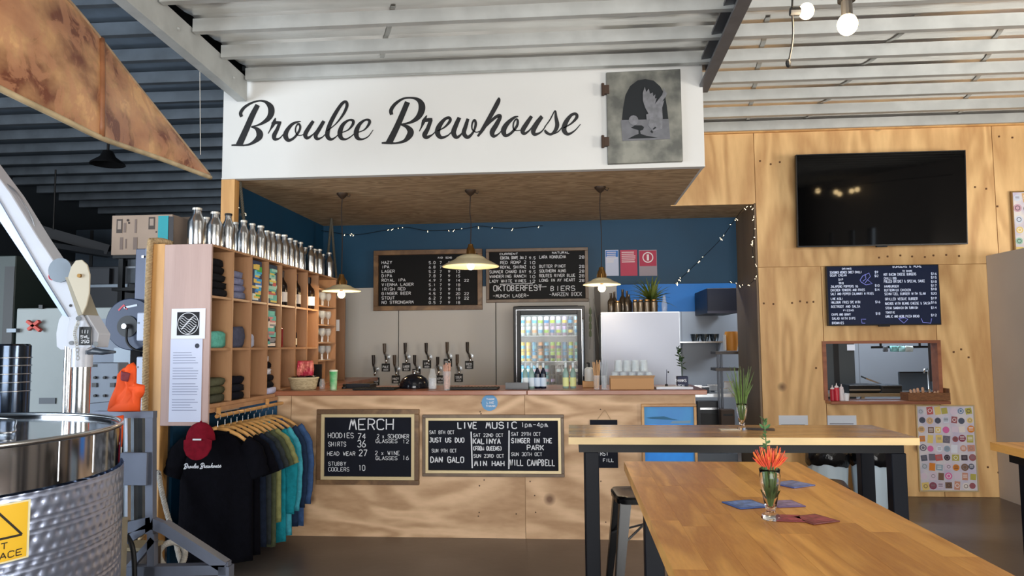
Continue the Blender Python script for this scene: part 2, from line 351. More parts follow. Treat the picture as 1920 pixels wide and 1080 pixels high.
# rafters: C channels
def rafter(x0, side, Y0, Y1, label):
    h = .2; f = .085; t = .012; mb = MB()
    def zz(Y): return zp(Y)-.16
    sec = [(0, h), (0, 0), (-f*side, 0), (-f*side, .02), (-t*side, t), (-t*side, h-t), (-f*side, h-.02), (-f*side, h)]
    for Y in (Y0, Y1): mb.v += [(x0+a, Y, zz(Y)+b) for a, b in sec]
    mb.f += [(i, (i+1) % 8, (i+1) % 8+8, i+8) for i in range(8)]+[(0, 1, 2, 3, 4, 5, 6, 7), (8, 9, 10, 11, 12, 13, 14, 15)]; mb.m = [0]*10
    r = thing('roof_rafter', (x0, Y1, 0), label, 'beam', 'roof rafters'); r.location = (x0, Y1, zz(Y1))
    obj('channel', mb, GALV if x0 < 0 else mat('73757a', .45, .6, var=.15, vs=6, name='grey_steel'), r)
    for k in range(5):
        Y = Y1-.25-k*.85
        b = MB().lathe([(.014, 0), (.014, .008), (.008, .014), (.0001, .014)], n=6, M=Matrix.Rotation(R(90)*(1 if side < 0 else 1), 3, 'Y'))
        b.v = [(x0+.001+v[0], Y+v[1], zz(Y)+h*.5+v[2]) for v in b.v]; obj('bolt', b, GALV, r)
    return r
rafter(-2.68, 1, -5, 5.86, 'pale grey steel channel rafter meeting the left end of the white sign')
rafter(1.14, 1, -5, 6.02, 'dark grey steel channel rafter meeting the right end of the white sign')
# bulkhead carrying the sign, and soffit
zb = at(870, 323, 5.9).z
bulk = struct('wall_bulkhead', MB().box(XL-.02, 1.08, 5.9, 5.96, ZS, 3.78), WHITEP)
struct('ceiling_soffit', MB().box(XL, 1.06, 5.96, YP, ZS, ZS+.05).box(XL, XR+.02, YP+.02, YB, ZS, ZS+.05).box(XL, 1.02, YP, YP+.02, ZS, ZS+.05), STRAW)
struct('trim_1', MB().box(XL-.02, 1.08, 5.892, 5.962, ZS-.006, ZS+.004), WHITEP)
struct('wall_bulkhead_side', MB().box(1.06, 1.08, 5.96, YP, ZS, 3.72), WHITEP)
# bar recess walls
struct('wall_recess_left', MB().box(XL-.03, XL, 5.96, YB, 1.12, ZS), BLUE)
struct('wall_bar_back', MB().box(XL, XR, YB, YB+.06, 2.17, ZS), BLUE)
cool = bpy.data.objects.new('wall_coolroom', None); COL.objects.link(cool); cool['kind'] = 'structure'
COOLM = mat('b5b3b0', .45, name='coolroom_skin')
xs = [XL]+[at(p, 600, 8.36).x for p in (748, 930)]+[.52]
for i in range(len(xs)-1):
    obj('panel', MB().box(xs[i]+.004, xs[i+1]-.004, 8.34, YB+.04, 0, 2.165), COOLM, cool, bev=.003)
# plywood wall with panels
ply = bpy.data.objects.new('wall_plywood', None); COL.objects.link(ply); ply['kind'] = 'structure'
zt = 3.66; zm = at(1640, 498, YP).z
wx0, wx1 = at(1547, 700, YP).x, at(1760, 700, YP).x; wz0, wz1 = at(1650, 750, YP).z, at(1650, 643, YP).z
xc = at(1868, 400, YP).x
g = .003
def panel(x0, x1, z0, z1): obj('panel', MB().box(x0+g, x1-g, YP, YP+.018, z0+g, z1-g), PLYV, ply, origin=((x0+x1)/2, YP, z0))
panel(1.03, XR+.02, ZS-.01, zt); panel(XR+.02, xc, zm, zt); panel(xc, 6.1, zm+.02, zt)
panel(XR+.02, wx0, 0, zm); panel(wx0, wx1, 0, wz0); panel(wx0, wx1, wz1, zm); panel(wx1, xc, 0, zm); panel(xc, 4.3, 0, zm)
obj('stud_core', MB().box(XR+.02, wx0, YP+.02, YP+.1, 0, zt-.05).box(wx1, 6.1, YP+.02, YP+.1, 0, zt-.05).box(wx0, wx1, YP+.02, YP+.1, 0, wz0).box(wx0, wx1, YP+.02, YP+.1, wz1, zt-.05).box(1.09, XR+.02, YP+.02, YP+.06, ZS, zt-.05), PINE, ply)
struct('trim_2', MB().box(1.08, 6.1, YP-.03, YP-.002, zt-.035, zt-.002), PINE)
struct('wall_recess_right', MB().box(XR, XR+.018, YP, YB+.08, 0, ZS), BROWNB)
# serving hatch
hat = bpy.data.objects.new('window_hatch', None); COL.objects.link(hat); hat['kind'] = 'structure'; hat.location = (wx0, YP, wz0)
t = .022
obj('frame', MB().box(wx0-t, wx0+.012, YP-.025, YP+.11, wz0, wz1+t).box(wx1-.012, wx1+t, YP-.025, YP+.11, wz0, wz1+t).box(wx0+.012, wx1-.012, YP-.025, YP+.11, wz1-.005, wz1+t), JARRAH, hat)
sx1 = at(1778, 745, YP-.12).x
obj('sill', MB().box(wx0-.01, sx1, YP-.17, YP+.16, wz0-.03, wz0), JARRAH, hat, bev=.004)
# kitchen beyond
struct('wall_kitchen', MB().box(-.2, 5.2, 10.6, 10.66, 0, 1.945), mat('9ba3ae', .4, var=.05, vs=1, name='kitchen_grey'))
struct('wall_kitchen_upper', MB().box(-.2, 5.2, 10.6, 10.66, 1.945, 3.1), mat('065c9c', .5, name='bright_blue_paint'))
struct('wall_kitchen_side', MB().box(5.2, 5.26, 7.7, 10.66, 0, 3.1).box(-.26, -.2, 8.5, 10.66, 0, 3.1), mat('7e858c', .5, name='kitchen_side'))
struct('ceiling_kitchen', MB().box(-.26, 5.26, YB+.07, 10.66, 3.1, 3.14).box(1.9, 5.26, YP+.12, YB+.07, 3.1, 3.14), mat('a9adb2', .6, name='kitchen_ceiling'))
for i in range(1, 5):
    struct('trim_%d' % (i+2), MB().box(.75+i*.8, .757+i*.8, 10.594, 10.6, .9, 1.94), mat('7c8187', .5, name='joint_strip'))

# ================================================================ COUNTER
ct = thing('bar_counter', (-.5, 6.1, 0), 'long plywood fronted bar counter with a red timber top', 'counter')
zct, zcb = 1.142, 1.106
cx1 = at(1305, 850, YC).x
xs = [XL-.01, at(545, 850, YC).x, at(985, 900, YC).x, cx1]
zh = at(560, 912, YC).z
for i in range(3):
    if i == 0:
        obj('front_panel', MB().box(xs[0]+g, xs[1]-g, YC, YC+.018, 0, zh-g), PLYH, ct, origin=(xs[0], YC, 0))
        obj('front_panel', MB().box(xs[0]+g, xs[1]-g, YC, YC+.018, zh+g, zcb), PLYH, ct, origin=(xs[0], YC, zh))
    else: obj('front_panel', MB().box(xs[i]+g/2, xs[i+1]-g/2, YC, YC+.018, 0, zcb), PLYH, ct, origin=(xs[i]+.3, YC, 0))
obj('carcass', MB().box(XL, cx1-.01, YC+.02, 6.5, .08, zcb-.001), PINE, ct)
obj('return_worktop', MB().box(XL+.002, -2.2, 6.565, 8.33, zcb, zct), JARRAH, ct)
obj('return_carcass', MB().box(XL+.002, -2.25, 6.52, 8.33, .0, zcb-.001), PINE, ct)
obj('end_panel', MB().box(cx1-.01, cx1+.006, YC+.001, 6.5, 0, zcb), PLYH, ct)
tx1 = at(1324, 737, YC).x
for (a, b) in ((XL+.24, -.35), (-.348, tx1)):
    obj('worktop_board', MB().box(a, b, YC-.05, 6.56, zcb, zct), JARRAH, ct, bev=.004)
sc_ = MB()
for i in range(46):
    x = random.choice([xs[1]+.06, xs[1]+.75, xs[2]-.35, xs[2]+.05, xs[2]-.06, xs[2]+.6])+random.uniform(-.03, .03); z = random.uniform(.05, 1.05)
    sc_.lathe([(.006, 0), (.0001, -.0015)], n=6, M=Matrix.Rotation(R(90), 3, 'X')); k = len(sc_.v)-12
    for q in range(k, len(sc_.v)): v = sc_.v[q]; sc_.v[q] = (v[0]+x, v[1]+YC-.0005, v[2]+z)
s_ = obj('screw_heads', sc_, mat('4b3423', .6, name='screw'), ct); s_['kind'] = 'stuff'
def screws(parent, pts, Y, name='screw_heads'):
    mb = MB()
    for (px, py) in pts:
        p = at(px, py, Y); mb.box(p.x-.009, p.x+.009, Y-.0025, Y, p.z-.009, p.z+.009)
    o = obj(name, mb, mat('6a4526', .6, name='knot_hole'), parent, bev=.003); o['kind'] = 'stuff'
screws(ply, [(1648, 483), (1664, 481), (1688, 479), (1710, 481), (1734, 482), (1750, 479), (1774, 478), (1798, 480), (1828, 351), (1849, 354), (1870, 387), (1425, 302), (1445, 308), (1462, 304), (1432, 569), (1450, 570), (1485, 568), (1500, 565), (1513, 567), (1525, 566), (1788, 660), (1802, 655), (1816, 670), (1530, 690), (1852, 876), (1872, 886), (1883, 889), (1778, 437), (1873, 256), (1898, 258)], YP)

# ================================================================ SIGN
sg = thing('sign_lettering', (at(760, 260, 5.89).x, 5.89, 3.2), 'large black brush script lettering across the white bulkhead', 'lettering')
SA = [  # (origin x, origin y, scale) strokes traced as centre line with pen width
 (420, 160, 6.4, [
  [(405, 235, 62), (340, 360, 72), (270, 520, 78), (180, 718, 86)],
  [(212, 378, 40), (200, 330, 44), (245, 265, 38), (330, 212, 28), (425, 186, 22), (500, 200, 36), (556, 255, 72), (568, 320, 80), (540, 390, 66), (470, 448, 40), (400, 480, 22), (325, 497, 14)],
  [(325, 500, 14), (385, 518, 40), (425, 570, 80), (422, 620, 80), (370, 672, 50), (300, 710, 28), (215, 722, 18), (150, 722, 16), (90, 720, 16)],
  [(90, 720, 20), (150, 715, 20), (240, 722, 22)],
  [(528, 580, 10), (560, 525, 20), (590, 470, 44), (605, 430, 40), (618, 392, 12)],
  [(570, 460, 26), (625, 448, 40), (688, 446, 26)],
  [(668, 450, 40), (640, 525, 46), (602, 600, 56), (612, 645, 44), (665, 636, 20), (710, 590, 12), (745, 555, 10)],
  [(922, 435, 12), (880, 440, 24), (815, 470, 38), (755, 545, 54), (738, 610, 62), (775, 660, 42), (840, 630, 30), (895, 560, 30), (915, 500, 28), (895, 462, 24), (865, 495, 18), (858, 550, 18), (880, 595, 13), (925, 600, 12), (970, 580, 12)],
  [(1072, 428, 40), (1020, 505, 50), (975, 590, 54), (1000, 632, 40), (1060, 596, 18), (1120, 530, 14), (1185, 440, 34)],
  [(1200, 428, 42), (1145, 520, 50), (1100, 600, 52), (1120, 642, 38), (1180, 622, 16), (1240, 560, 12)],
  [(1240, 545, 12), (1340, 465, 16), (1430, 350, 32), (1475, 250, 40), (1462, 198, 36), (1412, 225, 40), (1330, 350, 50), (1262, 490, 54), (1240, 600, 56), (1280, 648, 38), (1340, 622, 16), (1395, 560, 12)],
  [(1410, 568, 12), (1490, 535, 18), (1545, 470, 35), (1548, 425, 35), (1500, 418, 26), (1430, 470, 46), (1392, 560, 62), (1405, 628, 50), (1460, 648, 24), (1530, 610, 15), (1580, 560, 12)],
  [(1605, 566, 12), (1685, 533, 18), (1740, 465, 35), (1743, 422, 35), (1695, 416, 26), (1625, 470, 46), (1587, 560, 62), (1600, 628, 50), (1655, 648, 24), (1730, 615, 14), (1790, 535, 9)]]),
 (700, 160, 4.8, [
  [(308, 150, 50), (260, 265, 52), (205, 390, 56), (140, 520, 62)],
  [(165, 265, 32), (160, 222, 36), (200, 165, 30), (270, 120, 20), (345, 113, 18), (405, 132, 36), (436, 180, 60), (430, 240, 60), (395, 295, 46), (330, 335, 24), (245, 352, 12)],
  [(245, 354, 12), (300, 372, 34), (335, 415, 58), (320, 460, 54), (270, 505, 28), (170, 524, 14), (75, 520, 13)],
  [(75, 520, 16), (125, 514, 16), (190, 522, 18)],
  [(413, 415, 8), (435, 372, 16), (455, 320, 34), (482, 270, 8)],
  [(438, 325, 22), (490, 312, 34), (532, 306, 24)],
  [(518, 312, 34), (490, 390, 38), (462, 445, 46), (482, 468, 34), (530, 445, 14), (560, 415, 10)],
  [(575, 412, 8), (640, 378, 16), (690, 322, 28), (682, 292, 26), (640, 308, 30), (592, 370, 46), (578, 430, 48), (610, 470, 32), (670, 452, 15), (712, 410, 10)],
  [(775, 290, 36), (745, 355, 42), (722, 425, 46), (750, 468, 32), (800, 430, 15), (850, 345, 16)],
  [(852, 300, 28), (832, 365, 36), (815, 430, 40), (850, 468, 32), (900, 420, 20), (922, 350, 24), (910, 312, 20), (890, 345, 16), (890, 395, 13), (925, 422, 10), (965, 410, 10)],
  [(1130, 110, 14), (1122, 150, 40), (1055, 275, 40), (985, 395, 34), (940, 460, 18)],
  [(970, 415, 14), (1050, 330, 24), (1115, 278, 30), (1142, 282, 32), (1110, 350, 42), (1070, 420, 46), (1085, 458, 30), (1130, 435, 12), (1160, 400, 10)],
  [(1305, 280, 10), (1265, 292, 24), (1205, 345, 40), (1172, 405, 48), (1190, 452, 32), (1240, 430, 24), (1290, 370, 24), (1300, 322, 22), (1285, 305, 16), (1262, 340, 14), (1262, 390, 14), (1290, 408, 10), (1340, 400, 9)],
  [(1425, 278, 30), (1380, 345, 40), (1345, 405, 42), (1360, 435, 28), (1410, 400, 14), (1470, 320, 14), (1515, 275, 22)],
  [(1518, 282, 32), (1470, 350, 40), (1440, 410, 42), (1455, 442, 30), (1510, 420, 14), (1550, 370, 10)],
  [(1540, 378, 9), (1590, 310, 12), (1635, 230, 12), (1644, 290, 28), (1655, 360, 38), (1632, 415, 30), (1595, 442, 22), (1555, 422, 26), (1545, 400, 14)],
  [(1595, 443, 16), (1660, 420, 12), (1700, 375, 9)],
  [(1710, 385, 9), (1780, 345, 16), (1830, 290, 28), (1822, 258, 26), (1780, 270, 28), (1732, 335, 42), (1716, 400, 44), (1750, 440, 28), (1810, 410, 13), (1865, 350, 7)]])]
for wi, (ox, oy, s, sts) in enumerate(SA):
    lm = MB()
    for j, st in enumerate(sts):
        pts = catmull(st, 7); P = []; W = []
        for (x, y, wd) in pts:
            p = at(ox+x/s, oy+y/s, 5.898); P.append((p.x, 5.8975-.00004*j, p.z)); W.append(wd*1.03/s*5.9/FPX)
        strokes(lm, P, W, Vector((0, 1, 0)))
    obj('word', lm, mat('1c1c1e', .5, name='black_sign_paint'), sg)
# fascia plate: steel firebox door with cut bird emblem
def plate_px(x, y, Y=5.86): return at(1120+x/5.683, 120+y/5.683, Y)
dp = thing('steel_door_plaque', plate_px(500, 560), 'weathered grey steel door plaque with a cut-out pelican emblem', 'plaque')
PL = mat('8d8d84', .5, .55, var=.3, vs=5, dark='5e5f5b', name='weathered_steel')
mb = MB().prism([plate_px(*p) for p in ((95, 90), (885, 52), (912, 1036), (112, 1066))], (0, .035, 0)); obj('door_plate', mb, PL, dp, bev=.003)
arch = [(262, 600), (275, 470), (300, 330), (350, 235), (430, 175), (510, 160), (600, 178), (670, 240), (720, 330), (742, 460), (756, 585)]
mb = MB().prism([plate_px(x, y, 5.859) for x, y in arch], (0, -.002, 0)); obj('arch_opening', mb, mat('171c20', .7, name='recess_shade'), dp)  # shade of the arch recess put in as a flat dark sheet
mb = MB().prism([plate_px(x, y, 5.857) for x, y in ((250, 600), (758, 586), (776, 800), (268, 822))], (0, -.004, 0)); obj('water_band', mb, mat('74757a', .45, .6, var=.15, vs=15, name='cut_steel'), dp)
bird = [(505, 245), (520, 300), (548, 265), (560, 320), (590, 305), (595, 345), (618, 325), (612, 370), (632, 365), (612, 430), (690, 330), (712, 255), (724, 300), (742, 310), (730, 345), (690, 400), (712, 390), (690, 470), (696, 580), (690, 690), (600, 720), (540, 660), (560, 590), (525, 600), (520, 540), (545, 530), (510, 470), (485, 390), (484, 310)]
bm_ = mat('84858a', .4, .6, var=.25, vs=25, name='bird_steel')
obj('bird_figure', MB().prism([plate_px(x, y, 5.853) for x, y in bird], (0, -.005, 0)), bm_, dp)
obj('bird_figure', MB().prism([plate_px(385+52*math.cos(a), 600+52*math.sin(a), 5.852) for a in [k*math.pi/6 for k in range(12)]], (0, -.004, 0)), bm_, dp)
obj('cut_shadow', MB().prism([plate_px(x, y, 5.852) for x, y in ((325, 798), (400, 760), (440, 745), (438, 705), (360, 680), (400, 655), (470, 655), (498, 672), (488, 700), (455, 712), (462, 745), (520, 765), (640, 785))], (0, -.002, 0)), mat('171c20', .7, name='recess_shade'), dp)  # dark of the cuts drawn as flat sheets on the plate
obj('cut_shadow', MB().prism([plate_px(x, y, 5.8475) for x, y in ((565, 720), (575, 705), (595, 725), (585, 740))], (0, -.002, 0)).prism([plate_px(x, y, 5.8475) for x, y in ((588, 695), (615, 668), (628, 680), (600, 700))], (0, -.002, 0)), mat('171c20', .7, name='recess_shade'), dp)
for yy in (275, 830):
    p = plate_px(85, yy); obj('hinge', MB().box(p.x-.022, p.x+.03, 5.845, 5.885, p.z-.035, p.z+.035).tube([(p.x-.02, 5.85, p.z-.05), (p.x-.02, 5.85, p.z+.05)], .012, 8), mat('4b3a30', .7, .3, name='rust'), dp)

# ================================================================ FRAMED BOARDS
def board(name, label, cat, b, Y, fr, frm, field, writing=None, depth=.03, group=None, inner=None):
    x0, y0, x1, y1 = b; cx, cy = (x0+x1)/2, (y0+y1)/2
    a = at(x0, cy, Y); c = at(x1, cy, Y); zt_ = at(cx, y0, Y).z; zb_ = at(cx, y1, Y).z; X0, X1 = a.x, c.x
    r = thing(name, ((X0+X1)/2, Y, zb_), label, cat, group)
    f = fr*Y/FPX
    for (p, q, s, t_) in ((X0, X1, zt_-f, zt_), (X0, X1, zb_, zb_+f), (X0, X0+f, zb_+f, zt_-f), (X1-f, X1, zb_+f, zt_-f)):
        obj('frame_rail', MB().box(p, q, Y-depth, Y-.001, s, t_), frm, r, bev=.003)
    if inner:
        i0 = f; iw, im = inner; k = iw*Y/FPX
        for (p, q, s, t_) in ((X0+i0, X1-i0, zt_-i0-k, zt_-i0), (X0+i0, X1-i0, zb_+i0, zb_+i0+k), (X0+i0, X0+i0+k, zb_+i0+k, zt_-i0-k), (X1-i0-k, X1-i0, zb_+i0+k, zt_-i0-k)):
            obj('inner_moulding', MB().box(p, q, Y-depth+.006, Y-.001, s, t_), im, r)
    obj('board_panel', MB().box(X0+f*.6, X1-f*.6, Y-.012, Y-.001, zb_+f*.6, zt_-f*.6), field, r)
    if writing:
        ye = Y-.0135
        for wline in writing:
            mb = MB()
            if wline[0] == '|':
                _, xa, ya, xb, yb, wd = wline; strokes(mb, [at(xa, ya, ye), at(xb, yb, ye)], wd*Y/FPX, Vector((0, 1, 0)))
            else:
                s, xa, ya, xb, h = wline[:5]; text(mb, s, xa, ya, xb, h, ye, wd=(wline[5] if len(wline) > 5 else max(.9, h*.13))*Y/FPX, jit=.10)
            obj('chalk_line', mb, CHALK, r)['kind'] = 'stuff'
    return r
X = lambda ox, s: (lambda v: ox+v/s)
fx, fy = X(590, 6.967), X(760, 6.967)
def F(s, x, y, x1, h, *k): return (s, fx(x), fy(y), fx(x1), h/6.967)+k
board('merch_chalkboard', 'gold framed chalkboard headed MERCH on the counter front', 'chalkboard', (595, 767, 787, 908), YC, 9, GOLDF, SLATE,
 [F('MERCH', 455, 318, 1060, 135, 2.2), F('HOODIES', 175, 425, 520, 62), F('74', 565, 440, 680, 70), F('SHIRTS', 180, 535, 420, 55), F('36', 560, 545, 680, 85), F('HEAD WEAR', 165, 655, 540, 48), F('27', 580, 660, 700, 75),
  F('STUBBY', 180, 785, 420, 45), F('COOLERS', 180, 860, 460, 48), F('10', 575, 850, 670, 65), F('2 x SCHOONER', 815, 430, 1240, 50), F('GLASSES', 800, 490, 1090, 45), F('12', 1150, 495, 1240, 45), F('2 x WINE', 790, 648, 1120, 50), F('GLASSES', 800, 712, 1090, 45), F('16', 1150, 710, 1240, 50)], inner=(6, CREAMF))
fx2, fy2 = X(790, 6.857), X(770, 6.857)
def G(s, x, y, x1, h, *k): return (s, fx2(x), fy2(y), fx2(x1), h/6.857)+k
board('live_music_chalkboard', 'wide gilt framed chalkboard headed LIVE MUSIC on the counter front', 'chalkboard', (793, 777, 1058, 893), YC, 6, BROWNF, SLATE,
 [G('LIVE', 470, 230, 730, 78, 2), G('MUSIC', 830, 228, 1250, 80, 2), G('1pm-4pm', 1285, 210, 1640, 58), G('SAT 8TH OCT', 105, 300, 430, 42), G('JUST US DUO', 105, 405, 560, 55, 1.6), G('SUN 9TH OCT', 135, 535, 460, 42), G('DAN GALO', 120, 665, 560, 70, 1.8),
  G('SAT 22ND OCT', 670, 335, 1060, 40), G('KALINYA', 668, 425, 1030, 65, 1.8), G('(FROM QUEENS)', 668, 510, 1040, 50, 1.5), G('SUN 23RD OCT', 675, 602, 1070, 42), G('MIN HAH', 685, 710, 1080, 62, 1.8),
  G('SAT 29TH OCT', 1160, 322, 1540, 42), G('SINGER IN THE', 1160, 415, 1690, 58, 1.6), G('PARK', 1360, 505, 1590, 62, 1.6), G('SUN 30TH OCT', 1160, 580, 1560, 42), G('WILL CAMPBELL', 1140, 705, 1730, 75, 1.7),
  ('|', fx2(640), fy2(270), fx2(655), fy2(740), 2.4), ('|', fx2(1128), fy2(255), fx2(1125), fy2(750), 2.4)], inner=(5, CREAMF))
fx3, fy3 = X(690, 8.309), X(460, 8.309)
def H_(s, x, y, x1, h, *k): return (s, fx3(x), fy3(y), fx3(x1), h/8.309)+k
rows = ['HAZY', 'IPA', 'LAGER', 'DIPA', 'ROYAL IPA', 'VIENNA LAGER', 'IRISH RED', 'GINGER BEER', 'STOUT', 'NO STRONGARM']
wr_ = []
for i, s in enumerate(rows):
    y = 290+i*69
    wr_.append(H_(s, 215, y, 215+len(s)*42, 42))
    for (x, t_) in ((950, ['5.0', '6.8', '5.2', '7.8', '4.9', '5.1', '4.6', '4.5', '6.2', '0.5'][i]), (1120, '7'), (1250, '9'), (1370, ['12', '14', '13', '15', '14', '18', '18', '20', '19', '18'][i])): wr_.append(H_(t_, x, y, x+len(t_)*36, 38))
    if i in (4, 7, 8): wr_.append(H_('22', 1500, y, 1580, 38))
wr_ += [H_('MID', 1090, 205, 1170, 25), H_('SCHO', 1210, 205, 1310, 25)]
board('beer_menu_chalkboard', 'brown framed blackboard beer list behind the largest pendant lamp', 'chalkboard', (702, 469, 905, 582), YB-.05, 9, GOLDF, SLATEB, wr_, depth=.045, group='blackboards above the taps')
fx4, fy4 = X(900, 9.143), X(460, 9.143)
def K(s, x, y, x1, h, *k): return (s, fx4(x), fy4(y), fx4(x1), h/9.143)+k
wr_ = [K('CURRENT', 340, 165, 660, 30), K('NATURAL', 1240, 145, 1540, 34)]
for i, (a_, b_) in enumerate((('COASTAL GRAPE JAM 2', 'LARA KOMBUCHA'), ('RED ROMP 2', ''), ('ROYAL SHIRAZ', 'BUTTER PINOT'), ('SUMMER CHARD BAY', 'SOUTHERN AUNG'), ('WANDERING RANCH', 'ROUTES RIVER BLUE'), ('LADY WHITE VINES', 'LONG IN MY HEART'))):
    wr_.append(K(a_, 165 if i > 2 else 350, 240+i*80, 800, 48, .9)); wr_.append(K(('9.5', '10', '10', '9.5', '10', '12')[i], 845, 240+i*80, 960, 45, .9))
    if b_: wr_ += [K(b_, 1020, 225+i*80, 1480 if i < 4 else 1640, 48, .9), K('28', 1700, 225+i*80, 1800, 45, .9)]
wr_ += [K('OKTOBERFEST', 235, 785, 1080, 95, 1.5), K('BIERS', 1215, 780, 1650, 80, 1.3), K('-MUNCH LAGER-', 225, 895, 850, 55), K('-MARZEN BOCK', 1190, 870, 1760, 60), ('|', fx4(340), fy4(668), fx4(910), fy4(650), 1.2), ('|', fx4(970), fy4(715), fx4(1140), fy4(708), 1.2)]
board('wine_menu_chalkboard', 'plain brown framed blackboard reading OKTOBERFEST BIERS above the glass fridge', 'chalkboard', (912, 466, 1103, 567), YB-.05, 6, BROWNF, SLATEB, wr_, depth=.045, group='blackboards above the taps')
# small hanging slate
r = thing('small_slate_sign', at(1132, 877, YC-.012), 'small unframed black slate hanging by a cord right of LIVE MUSIC board', 'chalkboard')
a = at(1106, 787, YC); b = at(1159, 877, YC)
obj('slate', MB().box(a.x, b.x, YC-.012, YC-.002, b.z, a.z), SLATE, r)
p1, p2, p3 = at(1119, 788, YC), at(1134, 768, YC), at(1146, 788, YC)
obj('cord', MB().tube([(p1.x, YC-.006, p1.z), (p2.x, YC-.006, p2.z), (p3.x, YC-.006, p3.z)], .002, 5), ROPE, r)
mb = MB()
for s, x, y, x1, h in (('$5 OFF', 1108, 828, 1156, 6), ('YOUR', 1112, 840, 1150, 6), ('FIRST', 1115, 854, 1142, 7), ('FILL', 1131, 866, 1152, 6)): text(mb, s, x, y, x1, h, YC-.0135, wd=.0045)
obj('chalk_writing', mb, CHALK, r)
# seascape painting
pb = board('seascape_painting', 'wooden framed painting of a bright blue sea with a low island', 'painting', (1203, 757, 1306, 872), YC, 5, wood('light_oak_frame', 'c89a5e', '8e6233', (2, 2, 2), 4, .4), mat('3c8cc6', .5, var=.1, vs=4, dark='3a7fc0', name='painted_sky'), None)
def pp(lst, Y=YC-.0125): return [at(1180+x/7.713, 740+y/7.713, Y) for x, y in lst]
obj('painted_island', MB().prism(pp([(240, 335), (330, 322), (500, 312), (620, 348), (720, 366), (560, 362), (330, 352)]), (0, -.0008, 0)), mat('1c5b7e', .6, name='painted_land'), pb)
obj('painted_spit', MB().prism(pp([(590, 415), (620, 385), (800, 380), (890, 372), (880, 412)]), (0, -.0008, 0)), mat('6f8ba0', .6, name='painted_spit'), pb)
obj('painted_water', MB().prism(pp([(228, 425), (925, 425), (925, 960), (228, 960)]), (0, -.0006, 0)), mat('1590f0', .5, var=.1, vs=6, dark='1080e0', name='painted_water'), pb)
# round sticker
r = thing('round_blue_sticker', at(918, 755, YC-.003), 'round pale blue sticker at the top of the counter front', 'sticker')
c = at(918, 755, YC-.002)
obj('disc', MB().prism([(c.x+.064*math.cos(k*math.pi/14), YC-.001, c.z+.064*math.sin(k*math.pi/14)) for k in range(28)], (0, -.002, 0)), mat('5b93c0', .5, name='sticker_blue'), r)
mb = MB()
for s, x, y, x1, h in (('THANK', 912, 750, 928, 3), ('LIKE', 913, 757, 927, 4), ('THANK', 911, 763, 930, 3.5)): text(mb, s, x, y, x1, h, YC-.0035, wd=.0035)
obj('lettering', mb, CHALK, r)
# ================================================================ PIGEONHOLE SHELF
XF, XK = -2.36, -2.684
sh = thing('pigeonhole_shelf', (-2.52, 4.7, 1.08), 'tall oak laminate pigeonhole shelf running back from the rope-wrapped post', 'shelf')
YD = [4.70, 5.0, 5.3, 5.6, 5.87, 6.19, 6.47, 6.76, 7.28]
ZR = [1.125, 1.484, 1.832, 2.165]
obj('end_panel', MB().box(XK, XF-.001, 4.685, 4.703, .99, 2.18), LAMX, sh)
obj('top_panel', MB().box(XK, XF+.004, 4.704, 7.3, 2.165, 2.18), LAMI, sh)
obj('back_panel', MB().box(XK, XK+.008, 4.704, 5.84, 1.10, 2.164).box(XK, XK+.008, 5.84, 7.28, 1.1435, 2.164), LAMI, sh)
obj('bottom_board', MB().box(XK+.01, XF, 4.704, 5.78, 1.10, 1.125), LAMI, sh)
obj('bottom_board', MB().box(XK+.01, XF, 5.92, 7.28, 1.143, 1.155), LAMI, sh)
for z in ZR[1:3]: obj('shelf_board', MB().box(XK+.01, XF, 4.704, 6.76, z-.008, z+.008), LAMI, sh)
for i, y in enumerate(YD[1:8]): obj('divider', MB().box(XK+.01, XF+.003, y-.008, y+.008, 1.127 if y < 5.8 else 1.156, 2.164), LAMI, sh)
obj('end_board', MB().box(XK, XF, 7.28, 7.30, 1.143, 2.17), LAMI, sh)
for z in (1.36, 1.53, 1.70, 1.88, 2.04): obj('glass_rail', MB().box(XK+.01, XF, 6.77, 7.28, z-.006, z+.006), LAMI, sh)
obj('glass_divider', MB().box(XK+.01, XF-.01, 7.0, 7.01, 1.16, 1.36), LAMI, sh)
obj('lower_rail', MB().box(XF-.02, XF+.006, 4.704, 5.82, 1.07, 1.099), LAMI, sh)
bw = thing('shelf_side_board', (-2.52, 7.6, 1.142), 'plain brown upright board behind the far end of the pigeonhole shelf', 'board')
obj('board', MB().box(-2.66, -2.37, 7.62, 7.64, 1.143, 2.0), wood('walnut_board', '8e6a4d', '6b4c36', (2, 2, .3), 4, .5), bw)
tg = at(632, 610, 7.60); r = thing('hanging_tag', (tg.x, 7.6, tg.z), 'small white paper tag hanging on the brown upright board', 'tag')
obj('tag_card', MB().box(tg.x-.02, tg.x+.02, 7.612, 7.6195, tg.z-.06, tg.z+.06), PAPER, r)
# papers on the end panel
a, b = at(322, 579, 4.68), at(384, 635, 4.68)
r = thing('square_print', ((a.x+b.x)/2, 4.68, b.z), 'white square print with a black circular wave drawing on the shelf end', 'print')
obj('sheet', MB().box(a.x, b.x, 4.680, 4.684, b.z, a.z), PAPER, r)
c = (a+b)/2; s = (b.x-a.x)*.33
obj('print_ground', MB().box(c.x-s, c.x+s, 4.6785, 4.6795, c.z-s, c.z+s), mat('15151a', .8, name='black_print'), r)
mb = MB(); strokes(mb, [(c.x+s*.93*math.cos(k*math.pi/16), 4.678, c.z+s*.93*math.sin(k*math.pi/16)) for k in range(33)], .004, Vector((0, 1, 0)))
for q in range(9):
    strokes(mb, [(c.x-s*.75+s*1.5*k/10, 4.6778, c.z+s*(.5-.15*q)+s*.16*math.sin(k*.9+q*.8)) for k in range(11) if (-.75+1.5*k/10)**2+(.5-.15*q)**2 < .7], .003, Vector((0, 1, 0)))
obj('print_lines', mb, CHALK, r)
